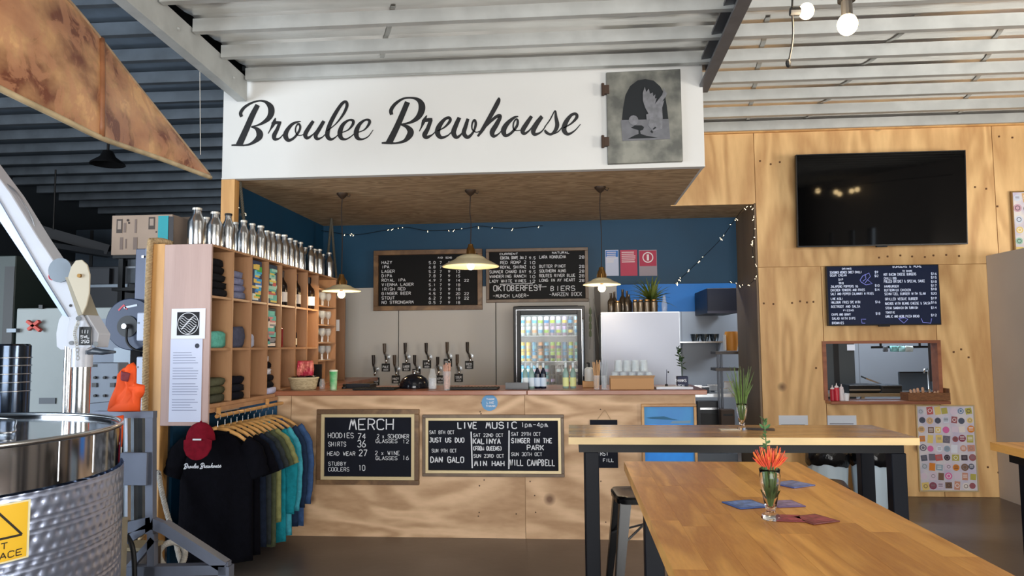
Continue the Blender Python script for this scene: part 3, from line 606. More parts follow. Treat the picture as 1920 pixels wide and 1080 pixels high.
a, b = at(320, 636, 4.68), at(376, 791, 4.68)
r = thing('typed_notice', ((a.x+b.x)/2, 4.68, b.z), 'long white typed notice below the square print on the shelf end', 'notice')
obj('sheet', MB().box(a.x, b.x, 4.680, 4.684, b.z, a.z), mat('c9d0e6', .8, name='bluish_paper'), r)
mb = MB()
for k, s in enumerate(['WORKING HERE', '', 'PLEASE ASK OUR STAFF', 'FOR SIZES AND COLOURS', '', 'ALL PROFITS SUPPORT', 'LOCAL LIVE MUSIC', '', 'THANK YOU']): pass
for k in range(24):
    if k % 6 == 5: continue
    z = a.z-.09-k*.017; mb.box(a.x+.02, b.x-.02-random.random()*.06, 4.6788, 4.6794, z, z+.0035)
obj('typed_lines', mb, mat('7c84a0', .8, name='faint_ink'), r)
mb = MB(); mb.sphere((b.x-.035, 4.679, a.z-.045), .016, sy=.05); obj('notice_logo', mb, INK, r)
# rope-lashed timber post
ps = thing('timber_post', (-2.74, 4.75, 0), 'upright pine post with thick rope lashed along it beside the shelf', 'post')
obj('timber', MB().box(-2.80, -2.69, 4.70, 4.80, 0, 2.19), PINE, ps, bev=.004)
def rope_mb(path, rad, turns, n=None, mb=None):
    """three twisted strands around a path"""
    mb = mb or MB(); P = [Vector(p) for p in catmull(path, 8)]; L_ = [0]
    for i in range(1, len(P)): L_.append(L_[-1]+(P[i]-P[i-1]).length)
    N_ = n or max(24, int(turns*10))
    for s in range(3):
        pts = []
        for k in range(N_+1):
            t = L_[-1]*k/N_; i = 0
            while i < len(L_)-2 and L_[i+1] < t: i += 1
            f = (t-L_[i])/max(1e-9, L_[i+1]-L_[i]); c = P[i].lerp(P[i+1], f); d = (P[i+1]-P[i]).normalized()
            u = d.cross(Vector((.3, 1, .1))).normalized(); v = d.cross(u); an = 2*math.pi*(turns*k/N_+s/3)
            pts.append(c+(u*math.cos(an)+v*math.sin(an))*rad*.5)
        mb.tube(pts, rad*.56, 6)
    return mb
r = thing('lashing_rope', (-2.79, 4.69, .3), 'thick tan twisted rope running up the pine post', 'rope')
obj('rope_run', rope_mb([(-2.79, 4.685, .05), (-2.785, 4.68, .8), (-2.79, 4.68, 1.5), (-2.785, 4.68, 2.15), (-2.775, 4.70, 2.205), (-2.74, 4.75, 2.215), (-2.70, 4.80, 2.20)], .021, 42), ROPE, r, smooth='all')
r = thing('loose_rope', at(300, 890, 4.62), 'pale loose rope hanging from the post down to the floor', 'rope')
q = [at(297, 884, 4.64), at(303, 920, 4.60), at(314, 965, 4.58), at(328, 1010, 4.56), at(338, 1050, 4.5), at(352, 1075, 4.45)]
obj('rope_run', rope_mb([tuple(p) for p in q], .016, 16), ROPEW, r, smooth='all')
obj('hook', MB().tube([at(290, 880, 4.68), at(296, 883, 4.64), at(300, 890, 4.62)], .006, 6), STEEL, r)
r = thing('rope_coil', at(322, 1035, 4.3), 'small loop of pale braided rope inside the grey steel frame', 'rope')
c = at(322, 1045, 4.2)
obj('coil', rope_mb([(c.x+.075*math.cos(t), 4.2+.02*math.sin(t*2), c.z+.085*math.sin(t)) for t in [R(-60)+k*R(36) for k in range(9)]], .018, 14), ROPEW, r, smooth='all')
# dark blue partition under the shelf, behind the shirts
struct('wall_recess_lower', MB().box(-2.69, -2.67, 4.82, YC, 0, 1.0), BLUE)
struct('trim_10', MB().box(-2.68, -2.37, YC-.012, YC-.001, 0, 1.09), BLUE)

# ------------------------------------------------------------ bottles on the shelf
def lathe_obj(name, prof, loc, m, parent, n=20, **k): return obj(name, MB().lathe(prof, *loc, n=n), m, parent, smooth=True, **k)
def growler(x, y, s=1.0, h=.262, r=.047, cap=True, lab='', grp='steel bottles on top of the shelf'):
    z = 2.1805; t = thing('steel_bottle', (x, y, z), lab, 'bottle', grp)
    R_ = r*s; lathe_obj('bottle_body', [(.0001, 0), (R_*.96, 0), (R_, .006), (R_, h*.60), (R_*.93, h*.66), (R_*.55, h*.80), (R_*.47, h*.86), (R_*.47, h*.95), (.0001, h*.95)], (x, y, z), STEEL, t)
    lathe_obj('cap', [(R_*.50, h*.935), (R_*.54, h*.94), (R_*.54, h*.99), (R_*.45, h), (.0001, h)], (x, y, z), mat('d8d5cc', .35, .6, name='bottle_cap') if cap else BLACK, t, 14)
    return t
bl = [(368, -2.5, 1.25, .255), (386, -2.6, .95, .25), (402, -2.47, 1.2, .262), (427, -2.43, 1.02, .27), (441, -2.52, .8, .26), (456, -2.43, 1.0, .262), (472, -2.43, .98, .262), (488, -2.43, 1.08, .27), (500, -2.46, .9, .262), (510, -2.44, .9, .26),
      (521, -2.44, .98, .26), (533, -2.43, 1.05, .27), (544, -2.43, .95, .26), (553, -2.44, .9, .26), (563, -2.46, .98, .27), (572, -2.52, .9, .262), (582, -2.43, .95, .26), (590, -2.47, .85, .26), (599, -2.43, .95, .26), (606, -2.50, .85, .25), (617, -2.43, 1.0, .262)]
names = ['fat steel bottle at the near end of the shelf top, over the end panel', 'narrow steel bottle just behind the two fat ones at the near end', 'fat steel bottle over the front corner of the shelf', 'tall black-capped steel bottle, fourth along the shelf top', 'slim steel bottle half hidden behind the black-capped one']
for i, (px, x, s, h) in enumerate(bl):
    y = onx(px, 470, x).y
    lab = names[i] if i < 5 else '%s steel bottle in the shelf-top row, %s from the far end' % (['narrow', 'slim', 'tall'][i % 3], ['nearest', 'second', 'third', 'fourth', 'fifth', 'sixth', 'seventh', 'eighth', 'ninth', 'tenth', 'eleventh', 'twelfth', 'thirteenth', 'fourteenth', 'fifteenth', 'sixteenth'][20-i])
    growler(x, y, s, h, lab=lab, cap=(i != 3))
# ------------------------------------------------------------ things in the pigeonholes
def cloth(w, d, h, x, y, z, m, seed=0):
    rnd = random.Random(seed); mb = MB(); rings = []
    for k, (zz, s) in enumerate(((0, .9), (.15, 1), (.5, 1.03), (.85, 1), (1, .88))):
        rings.append([(x+w/2*s*(math.cos(a)*(abs(math.cos(a))**-.55 if abs(math.cos(a)) > .02 else 1)*1.0)+rnd.uniform(-.005, .005), y+d/2*s*(math.sin(a)*(abs(math.sin(a))**-.55 if abs(math.sin(a)) > .02 else 1)*1.0)+rnd.uniform(-.006, .006), z+h*zz+(.003*math.sin(a*3+seed) if 0 < k else 0)) for a in [2*math.pi*j/16 for j in range(16)]])
    return mb.loft(rings)
def fabric(c): return mat(c, .95, spec=.12, sheen=0, var=.25, vs=25, bump=.25, bs=45, name='fabric')
def garment(cell, k, h, c, lab, grp, w=.25, d=.24, dx=0, dy=0, z0=None):
    ci, ri = cell; y = (YD[ci]+YD[ci+1])/2+dy; z = (ZR[ri]+.009 if ri else (1.126 if ci < 4 else 1.157)) if z0 is None else z0
    x = XF-.135+dx*.4+.5*(.25-w)*.6; t = thing('folded_garment', (x, y, z+k), lab, 'clothing', grp)
    obj('folded_cloth', cloth(w, .19 if ci == 3 else min(d, .26), h, x, y, z+k+.001, fabric(c), hash((ci, ri, int(k*1000))) % 50), fabric(c), t, smooth='all')
words = ['bottom', 'second', 'third', 'fourth', 'top']
for k in range(5): garment((0, 2), k*.052, .050, ['1b1b20', '17171b', '1d1e22', '18181c', '1a1a1e'][k], 'folded black shirt in the top near pigeonhole, %s of its stack' % words[k], 'black shirts in the top near pigeonhole', w=.25-.02*k, dx=.01-.012*k)
for k in range(4): garment((1, 2), k*.052, .050, ['777c98', '7f83a6', '868bae', '8288a8'][k], 'folded lavender grey shirt, %s of the stack in the top second pigeonhole' % ['bottom', 'second', 'third', 'top'][k], 'lavender shirts', w=.24-.02*k, dx=-.01*k)
garment((0, 1), 0, .11, '66b5a6', 'folded mint green shirt in the middle near pigeonhole', 'single folded shirts')
garment((1, 1), 0, .15, '4f5266', 'folded slate grey shirt in the middle second pigeonhole', 'single folded shirts')
garment((2, 1), 0, .10, 'b9c2e0', 'pale blue cloth cap in the middle third pigeonhole', 'single folded shirts', w=.16, d=.12, dy=-.06)
for k in range(3): garment((0, 0), k*.055, .053, ['4c4d40', '53543f', '5a5b48'][k], 'folded olive shirt in the bottom near pigeonhole, %s of three' % ['lowest', 'middle', 'topmost'][k], 'olive shirts')
for k in range(3): garment((1, 0), k*.055, .053, ['16161f', '191a24', '141420'][k], 'folded navy black shirt in the bottom second pigeonhole, %s of three' % ['lowest', 'middle', 'topmost'][k], 'navy shirts')
for k, (c, n) in enumerate((('c6c9ea', 'white'), ('15151c', 'black'), ('1a1a22', 'dark'), ('dfe0ee', 'white'), ('17171f', 'black'), ('e6e4ee', 'white'))): garment((3, 0), k*.05, .048, c, '%s beanie in the bottom fourth pigeonhole, %s of six from below' % (n, ['first', 'second', 'third', 'fourth', 'fifth', 'sixth'][k]), 'beanies', w=.22-.025*k, dx=.03-.018*k, dy=.012*(-1)**k)
# printed tea towels: upright patterned packs
def pack(cell, lab, cols, seed, w=.2, h=.31, n=9, dx=0, th=.19):
    ci, ri = cell; y0, y1 = YD[ci]+.02, YD[ci]+.02+th; z = ZR[ri]+.009; x = XF-.012+dx; rnd = random.Random(seed)
    t = thing('printed_pack', (x, (y0+y1)/2, z), lab, 'merchandise', 'printed packs')
    obj('pack_block', MB().box(x-.2, x, y0, y1, z, z+h), mat(cols[0], .7, name='pack_ground'), t, bev=.004)
    mb = MB()
    for i in range(n*2):
        cz = z+.01+(h-.05)*i/(n*2); ya = rnd.uniform(y0+.004, y1-.09); yb = min(y1-.004, ya+rnd.uniform(.05, .15)); mb.cur = rnd.randrange(len(cols)-1)
        hh = rnd.uniform(.018, .05); e = .0006*(i+1)/3
        mb.box(x, x+.001+e*.4, ya, yb, cz, min(cz+hh, z+h-.003))
    obj('printed_pattern', mb, [mat(c, .7, name='print') for c in cols[1:]], t)
pack((2, 2), 'blue and green printed tea towels in the top third pigeonhole', ['20345a', '2aa3d8', '48a848', 'd9e6e0', '7ad0d8', 'e0c060', '3a78c0'], 3)
pack((3, 2), 'teal and navy printed cards in the top fourth pigeonhole', ['1b3550', '4fb0a8', '9fd0c0', 'e8e0c0', 'c05050', 'd8c860'], 5)
pack((3, 1), 'turquoise and white printed socks in the middle fourth pigeonhole', ['20262f', '6cc5b8', 'e8d8cc', 'd08888', '8a8a90', '5fb5ac'], 8, th=.18)
def bottle(x, y, z, lab, grp, col='1a0f0c', label='cfc8c0', h=.30, r=.038, cat='bottle', name='wine_bottle', neckcol=None, lz=(.10, .38), m=None):
    t = thing(name, (x, y, z), lab, cat, grp)
    m = m or mat(col, .12, name='bottle_glass')
    lathe_obj('bottle_glass', [(.0001, 0), (r*.95, 0), (r, .006), (r, h*.55), (r*.9, h*.62), (r*.42, h*.74), (r*.36, h*.80), (r*.36, h*.97), (r*.42, h*.975), (r*.42, h), (.0001, h)], (x, y, z), m, t, 16)
    if label: lathe_obj('label', [(r+.0008, h*lz[0]), (r+.0008, h*lz[1])], (x, y, z), mat(label, .7, name='bottle_label'), t, 16)
    if neckcol: lathe_obj('foil_cap', [(r*.44, h*.80), (r*.46, h*.985), (.0001, h*1.004)], (x, y, z), mat(neckcol, .4, name='foil'), t, 12)
    return t
for ci, ri, dx, dy, lab, L_, nc in ((4, 2, 0, -.04, 'dark wine bottle with pale label in the top fifth pigeonhole', 'd8cfc8', '2a1010'), (4, 2, -.1, .05, 'dark wine bottle standing behind the labelled one in the fifth pigeonhole', None, '1a1010'),
        (5, 2, 0, -.03, 'dark wine bottle with grey label in the top sixth pigeonhole', 'b9b2ae', '3a1212'), (5, 2, -.09, .05, 'dark wine bottle at the back of the top sixth pigeonhole', 'b9b2ae', '1a1010'), (6, 2, 0, 0, 'stout dark bottle with broad white label in the top seventh pigeonhole', 'd9dce6', '1a1418')):
    bottle(XF-.045+dx, (YD[ci]+YD[ci+1])/2+dy, ZR[2]+.009, lab, 'bottles in the top pigeonholes', label=L_, neckcol=nc, h=.29, r=.058 if ci == 6 else .046)
bottle(XF-.10, (YD[4]+YD[5])/2, ZR[1]+.009, 'deep red bottle in the middle fifth pigeonhole', 'bottles in the middle pigeonholes', col='7a1416', label=None, h=.26, r=.055)
bottle(XF-.06, (YD[5]+YD[6])/2-.03, ZR[1]+.009, 'small dark bottle with cream label in the middle sixth pigeonhole', 'bottles in the middle pigeonholes', label='e0d4b8', h=.20, r=.033)
# glasses in the rack
def wineglass(x, y, z, lab, grp, h=.14, r=.032):
    t = thing('wine_glass', (x, y, z), lab, 'glass', grp)
    lathe_obj('foot', [(.0001, 0), (r*.9, 0), (r*.85, .003), (.004, .006), (.0035, h*.42), (.0001, h*.42)], (x, y, z), mat('d8dce0', .08, .3, name='glassware'), t, 12)
    lathe_obj('bowl', [(.004, h*.41), (r*.8, h*.55), (r, h*.75), (r*.82, h), (r*.78, h), (r*.95, h*.75), (.003, h*.45)], (x, y, z), PANE2, t, 12)
PANE2 = mat('e8eef2', .05, 0, alpha=.22, name='thin_glass')
n = 0
for lv, z in enumerate((1.367, 1.537, 1.707, 1.887)):
    for k in range(5):
        n += 1
        wineglass(XF-.05-.02*(k % 2), 6.82+k*.095, z, 'wine glass in the shelf-end rack, %s rail, %s from near end' % (['lowest', 'second', 'third', 'highest'][lv], ['first', 'second', 'third', 'fourth', 'fifth'][k]), 'wine glasses in the rack', h=.135)
# rod, hangers, shirts
XRd = -2.33
rd = thing('clothes_rail', (XRd, 4.75, 1.03), 'wooden clothes rail under the pigeonhole shelf', 'rail')
obj('rod', MB().tube([(XRd, 4.74, 1.045), (XRd, 5.845, 1.045)], .013, 12), PINE, rd)
obj('bracket', MB().box(XRd-.012, XRd+.012, 4.76, 4.775, 1.04, 1.10), PINE, rd); obj('bracket', MB().box(XRd-.012, XRd+.012, 5.55, 5.565, 1.04, 1.10), PINE, rd)
def hanger(y, z, lab, tilt):
    t = thing('coat_hanger', (XRd, y, z), lab, 'hanger', 'wooden hangers on the rail')
    for s in (-1, 1):
        obj('hanger_arm', MB().tube([(XRd, y, z), (XRd+s*.06, y, z-.006), (XRd+s*.14, y-tilt, z-.04), (XRd+s*.205, y-tilt*1.5, z-.085)], [.013, .014, .013, .011], 8), mat('cf9c5c', .4, name='hanger_wood'), t, smooth='all')
    obj('hook', MB().tube([(XRd, y, z+.005), (XRd, y, z+.05), (XRd+.016, y, z+.062), (XRd+.018, y, z+.085), (XRd, y, z+.098), (XRd-.016, y, z+.082)], .0022, 6), STEEL, t)
def shirt(y, z, L_, col, lab, long=False, wid=.255, cx=XRd, th=.045, seed=1, hood=False, writing=False, slv=1.0):
    t = thing('hanging_shirt', (cx, y, z-L_), lab, 'clothing', 'shirts on the rail'); m = fabric(col); mb = MB(); rnd = random.Random(seed); rings = []
    for i in range(15):
        u = i/14; zz = z-L_*u
        w = [.085, .15, .215, .235][i] if i < 4 else wid*(.96+.06*u)
        dz = [.0, .0, .006, .01][i] if i < 4 else 0
        d = th*(.45+.9*min(1, u*3))*(1 if u < .8 else 1-.25*(u-.8))
        ring = []
        for j in range(32):
            a = 2*math.pi*j/32; cs, sn = math.cos(a), math.sin(a)
            x = w*(abs(cs)**.75)*(1 if cs > 0 else -1)
            f = .010*math.sin(x*32+seed+u*2)*min(1, u*2)+.006*math.sin(x*75+seed*2)*u
            ring.append((cx+x, y+d*.5*sn+f, zz+(-.035*(abs(x)/.25) if i < 3 else 0)+.008*math.sin(x*24+seed)*(u > .95)))
        rings.append(ring)
    mb.loft(rings)
    obj('body', mb, m, t, smooth='all')
    for s in (-1, 1):
        if long: P = [(cx+s*.19, y, z-.085), (cx+s*.27, y-.01, z-.20), (cx+s*.29, y, z-.42), (cx+s*.275, y+.01, z-.66)]; rr = [.06, .055, .045, .035]
        else: P = [(cx+s*.18, y, z-.09), (cx+s*.255, y-.005, z-.15), (cx+s*.30*slv, y-.01, z-.235), (cx+s*.325*slv, y-.005, z-.30)]; rr = [.062, .068, .066, .064]
        sb = MB(); rg = []
        P2 = catmull(P, 4); rr2 = catmull([(q,) for q in rr], 4)
        for k in range(len(P2)):
            p = Vector(P2[k]); d_ = (Vector(P2[min(k+1, len(P2)-1)])-Vector(P2[max(k-1, 0)])).normalized(); nx = d_.cross(Vector((0, 1, 0))).normalized()
            rg.append([tuple(p+nx*math.cos(a)*rr2[k][0]+Vector((0, 1, 0))*math.sin(a)*rr2[k][0]*.42+nx*.004*math.sin(k*2.1+j)) for j, a in enumerate([2*math.pi*q/14 for q in range(14)])])
        sb.loft(rg); obj('sleeve', sb, m, t, smooth='all')
    nk = MB(); nk.tube([(cx+.088*math.cos(a), y+.018*math.sin(a)*1.2, z-.004-.022*max(0, -math.sin(a))) for a in [2*math.pi*k/16 for k in range(16)]], .009, 6, closed=True)
    obj('collar', nk, m, t, smooth='all')
    if hood: obj('hood', MB().sphere((cx, y+.03, z-.05), .10, 12, 8, 1, .45, .9), m, t, smooth='all')
    return t
S_ = [(4.76, .965, .84, '08080f', 'black tee with white script, front of the clothes rail', 0), (4.86, .965, .83, '0a0a11', 'black tee directly behind the front black tee on the rail', 0), (4.95, .965, .80, '1c2434', 'dark navy tee third along the rail', 0), (5.04, .965, .80, '33383a', 'charcoal tee between the navy and the olive tee', 0),
      (5.13, .965, .84, '4f553f', 'olive green tee in the middle of the rail', 0), (5.22, .965, .70, '8e8f5e', 'yellowish khaki tee behind the olive one', 0), (5.32, .96, .86, '1f8796', 'teal long sleeved top on the rail', 1), (5.42, .96, .84, '48a5b8', 'light turquoise long sleeved top on the rail', 1), (5.53, .96, .80, '24344e', 'dark blue long sleeved top behind the turquoise one', 1), (5.66, .96, .82, '3f5a86', 'denim blue hooded top at the far end of the rail', 1)]
hw = ['nearest', 'second', 'third', 'fourth', 'fifth', 'sixth', 'seventh', 'eighth', 'ninth', 'farthest']
for i, (y, z, L_, c, lab, lg) in enumerate(S_):
    hanger(y, z-.002, 'light wooden coat hanger on the rail, %s of ten' % hw[i], .0)
    t = shirt(y, z-.01, L_, c, lab, bool(lg), seed=i+2, th=.045 if i else .07, slv=1.0 if i else .93)
    if i == 0:
        mb = MB()
        
        for (ox, oy, s, sts) in SA:
            for j, st in enumerate(sts):
                P = [at(344+(ox+q[0]/s-436)*.109, 878+(oy+q[1]/s-262)*.125, 4.712) for q in st]; strokes(mb, [(p.x, 4.712-.00003*j, p.z) for p in P], [max(.0035, q[2]*.13/s*4.7/FPX) for q in st], Vector((0, 1, 0)))
        obj('shirt_lettering', mb, CHALK, t)
# maroon cap in front of the black tee
c = at(376, 828, 4.66); cp = thing('maroon_cap', (c.x, 4.66, c.z-.1), 'maroon baseball cap hung on the front black tee', 'cap')
M_ = fabric('7a1626'); mb = MB(); rings = []
for i in range(8):
    a = i/7*math.pi/2; rr = .098*math.cos(a*.98); rings.append([(c.x+rr*math.cos(q), 4.66+.05*math.sin(a)*0+rr*.45*math.sin(q), c.z+.01+.115*math.sin(a)) for q in [2*math.pi*k/20 for k in range(20)]])
mb.loft(rings); obj('crown', mb, M_, cp, smooth='all')
mb = MB(); pr = [(-.095, .012), (-.092, -.04), (-.07, -.082), (-.035, -.105), (0, -.112), (.035, -.105), (.07, -.082), (.092, -.04), (.095, .012), (.05, .03), (0, .038), (-.05, .03)]
mb.prism([(c.x+a, 4.625-.02*abs(b)*8, c.z+b) for a, b in pr], (0, .006, 0)); obj('brim', mb, M_, cp, bev=.002)
obj('badge', MB().box(c.x-.028, c.x+.028, 4.6115, 4.614, c.z+.014, c.z+.024), CHALK, cp)
obj('button', MB().sphere((c.x, 4.66, c.z+.125), .008), M_, cp)

# ================================================================ COUNTER-TOP THINGS
ZC = zct+.001
def ctp(px, Y=6.0): return at(px, 735, Y).x
# basket with sweets
x = ctp(569, 6.02); bk = thing('snack_basket', (x, 6.02, ZC), 'oval cream wicker basket of dark snack packets on the counter', 'basket')
obj('basket_bowl', MB().lathe([(.0001, 0), (.10, 0), (.105, .005), (.115, .05), (.125, .095), (.118, .095), (.106, .05), (.09, .012), (.0001, .012)], x, 6.02, ZC, 28, 1, .7), wood('wicker', 'c9b894', '8f7d5c', (8, 8, 40), 9, .8), bk, smooth=True)
obj('basket_rim', MB().tube([(x+.123*math.cos(a), 6.02+.086*math.sin(a), ZC+.095) for a in [2*math.pi*k/24 for k in range(24)]], .007, 6, closed=True), mat('d2c29c', .8, name='wicker_rim'), bk, smooth='all')
for k, (dx, dy, dz, c, lab) in enumerate(((-.06, 0, .085, '1d1513', 'dark snack packet at the left of the basket'), (.0, .02, .09, '2a1a1a', 'dark snack packet in the middle of the basket'), (.06, 0, .09, '141014', 'black snack packet at the right of the basket'), (0, -.035, .088, '3a2020', 'brown snack packet at the front of the basket'))):
    t = thing('snack_packet', (x+dx, 6.02+dy, ZC+dz), lab, 'packet', 'packets in the basket'); obj('packet', cloth(.085, .06, .03, x+dx, 6.02+dy, ZC+dz-.01, None, k), mat(c, .3, name='packet_foil'), t, smooth='all')
t = thing('red_foil_bag', (x-.01, 6.06, ZC+.12), 'crumpled red and pink foil bag standing in the basket', 'bag')
obj('foil_bag', cloth(.14, .05, .13, x, 6.06, ZC+.105, None, 9), mat('c0304a', .3, .2, var=.6, vs=18, dark='e08070', bump=.8, bs=30, name='red_foil'), t, smooth='all')
t = thing('small_picture_stand', (ctp(600, 6.4), 6.4, ZC), 'black backed picture stand behind the basket', 'frame')
a, b = at(585, 683, 6.45), at(603, 718, 6.45); obj('stand_panel', MB().box(a.x, b.x, 6.44, 6.455, ZC, a.z), BLACK, t)
x = ctp(625, 5.98); t = thing('green_cup', (x, 5.98, ZC), 'tall white and green paper cup at the left of the counter', 'cup')
lathe_obj('cup_body', [(.0001, 0), (.027, 0), (.033, .15), (.030, .15), (.0001, .02)], (x, 5.98, ZC), mat('b9d6b0', .5, var=.6, vs=9, dark='4fae6c', name='green_print'), t)
lathe_obj('cup_lid', [(.035, .148), (.035, .156), (.028, .162), (.0001, .162)], (x, 5.98, ZC), mat('e6ead8', .5, name='cup_lid'), t)
x = ctp(604, 6.05); t = thing('small_glass_jar', (x, 6.05, ZC), 'small clear jar between basket and green cup', 'jar'); lathe_obj('jar', [(.0001, 0), (.022, 0), (.026, .05), (.018, .07), (.018, .085), (.0001, .085)], (x, 6.05, ZC), PANE2, t)
x = ctp(645, 6.1); t = thing('black_knob_stopper', (x, 6.1, ZC), 'tiny black stopper beside the green cup', 'stopper'); lathe_obj('stopper', [(.0001, 0), (.02, 0), (.018, .014), (.008, .02), (.014, .034), (.0001, .042)], (x, 6.1, ZC), BLACK, t)
for (p0, p1, h, lab, Y) in ((655, 700, .03, 'black angled till stand at the left end of the counter', 6.25), (668, 745, .012, 'black rubber bar mat left of the domed lid', 6.0), (842, 935, .014, 'long black rubber bar mat right of the straw glass', 6.0), (950, 992, .045, 'low black tray left of the wine bottles', 6.05)):
    a, b = ctp(p0, Y), ctp(p1, Y); t = thing('bar_mat' if h < .02 else 'black_tray', ((a+b)/2, Y, ZC), lab, 'mat' if h < .02 else 'tray')
    obj('mat_body', MB().box(a, b, Y-.11, Y+.1, ZC, ZC+h), BLACK, t, bev=.003)
    if h < .02:
        mb = MB(); [mb.box(a+.01+(b-a-.02)*k/14, a+.014+(b-a-.02)*k/14, Y-.1, Y+.09, ZC+h, ZC+h+.003) for k in range(15)]; obj('mat_ribs', mb, BLACK, t)
    else: obj('tray_lip', MB().box(a, b, Y-.112, Y-.104, ZC, ZC+h+.008), mat('22242a', .3, name='tray_edge'), t)
x = ctp(777, 6.15); t = thing('domed_lid', (x, 6.15, ZC), 'black glossy domed lid on the counter below the taps', 'lid')
lathe_obj('dome', [(.125, 0), (.127, .012), (.12, .05), (.10, .083), (.06, .108), (.02, .118), (.0001, .12)], (x, 6.15, ZC), mat('14161e', .12, name='gloss_black'), t, 28)
lathe_obj('dome_knob', [(.01, .118), (.009, .13), (.018, .138), (.014, .148), (.0001, .15)], (x, 6.15, ZC), STEEL, t, 12)
x = ctp(811, 6.0); t = thing('clear_bottle', (x, 6.0, ZC), 'clear glass bottle of white mints right of the domed lid', 'bottle')
lathe_obj('bottle_glass', [(.0001, 0), (.034, 0), (.036, .01), (.036, .10), (.022, .135), (.018, .165), (.0001, .165)], (x, 6.0, ZC), PANE2, t)
lathe_obj('contents', [(.0001, .004), (.03, .004), (.031, .09), (.0001, .1)], (x, 6.0, ZC), mat('d5d8dc', .7, bump=.8, bs=60, name='mints'), t)
x = ctp(838, 5.86); t = thing('straw_glass', (x, 5.86, ZC), 'tall glass filled with pinkish paper straws on the counter', 'glass')
lathe_obj('glass', [(.0001, 0), (.024, 0), (.024, .01), (.030, .06), (.036, .15), (.034, .15), (.0001, .012)], (x, 5.86, ZC), PANE2, t)
mb = MB()
for k in range(16):
    a = k*2.4; r0 = .016; mb.tube([(x+r0*math.cos(a), 5.86+r0*math.sin(a), ZC+.01), (x+.028*math.cos(a), 5.86+.028*math.sin(a), ZC+.19+.012*(k % 3))], .0035, 5)
o = obj('straws', mb, mat('d9a893', .6, var=.3, vs=60, name='straw_paper'), t); o['kind'] = 'stuff'
# wine bottles in front of the fridge
gb = mat('8fb0a8', .08, 0, alpha=.75, name='pale_green_glass')
for px, c, lb, lab in ((985, None, 'dfe6ea', 'slim clear wine bottle, first of four left of the fridge door centre'), (997, None, 'cfdbe6', 'slim clear wine bottle, second of the four on the counter'), (1008, '10182c', 'c8d8ea', 'dark blue wine bottle with pale label, third of the four'), (1019, '10182c', 'c8d8ea', 'dark blue wine bottle with pale label, rightmost of the four'), (1061, None, 'd6dc9a', 'clear wine bottle with lime label, left of the pair'), (1075, None, 'd6dc9a', 'clear wine bottle with lime label, right of the pair')):
    bottle(ctp(px, 6.05), 6.05, ZC, lab, 'wine bottles in front of the fridge', label=lb, h=.21 if px < 1050 else .21, r=.024, m=gb if c is None else None, col=c or '101010', lz=(.08, .42), neckcol='c8d2d8')
x = ctp(1105, 6.2); t = thing('soap_dispenser', (x, 6.2, ZC), 'white pump bottle on a wooden block right of the fridge', 'dispenser')
obj('wood_block', MB().box(x-.055, x+.05, 6.13, 6.27, ZC, ZC+.05), PINE, t, bev=.003)
lathe_obj('pump_body', [(.0001, .05), (.036, .05), (.037, .06), (.037, .15), (.02, .165), (.0001, .165)], (x, 6.2, ZC), mat('d6dada', .4, alpha=1, name='white_plastic'), t)
obj('pump', MB().tube([(x, 6.2, ZC+.16), (x, 6.2, ZC+.20)], .009, 10).tube([(x+.004, 6.2, ZC+.2), (x-.02, 6.2, ZC+.2)], .006, 8), BLACK, t)
for px, lab, c in ((1119, 'jar of wooden skewers left of the box of glasses', 'c79a6a'), (1133, 'jar of metal straws touching the box of glasses', '9aa0a8')):
    x = ctp(px, 5.9); t = thing('skewer_jar', (x, 5.9, ZC), lab, 'jar', 'jars of sticks on the counter')
    lathe_obj('jar', [(.0001, 0), (.022, 0), (.028, .11), (.026, .11), (.0001, .01)], (x, 5.9, ZC), PANE2, t)
    mb = MB(); [mb.tube([(x+.012*math.cos(k*2.4), 5.9+.012*math.sin(k*2.4), ZC+.01), (x+.03*math.cos(k*2.4), 5.9+.03*math.sin(k*2.4), ZC+.2+.015*(k % 3))], .0028, 5) for k in range(11)]
    o = obj('sticks', mb, mat(c, .5, .3 if c[0] == '9' else 0, name='sticks'), t); o['kind'] = 'stuff'
# cardboard box of upturned glasses
a, b = ctp(1145, 5.88), ctp(1226, 5.88); zb0 = ZC; t = thing('glass_carton', ((a+b)/2, 5.95, ZC), 'open brown carton holding upturned tumblers on the counter', 'box')
for (p, q, y0, y1) in ((a, b, 5.87, 5.876), (a, b, 6.044, 6.05), (a, a+.006, 5.876, 6.044), (b-.006, b, 5.876, 6.044)): obj('side', MB().box(p, q, y0, y1, ZC, ZC+.085), mat('b48a60', .85, name='kraft_board'), t)
obj('base', MB().box(a+.006, b-.006, 5.876, 6.044, ZC, ZC+.045), mat('b48a60', .85, name='kraft_board'), t)
obj('flap', MB().hexa([(a, 5.87, ZC+.085), (b, 5.87, ZC+.085), (b+.01, 5.845, ZC+.107), (a-.01, 5.845, ZC+.107), (a, 5.873, ZC+.086), (b, 5.873, ZC+.086), (b+.01, 5.848, ZC+.109), (a-.01, 5.848, ZC+.109)]), mat('c29c74', .85, name='kraft_flap'), t)
n = 0
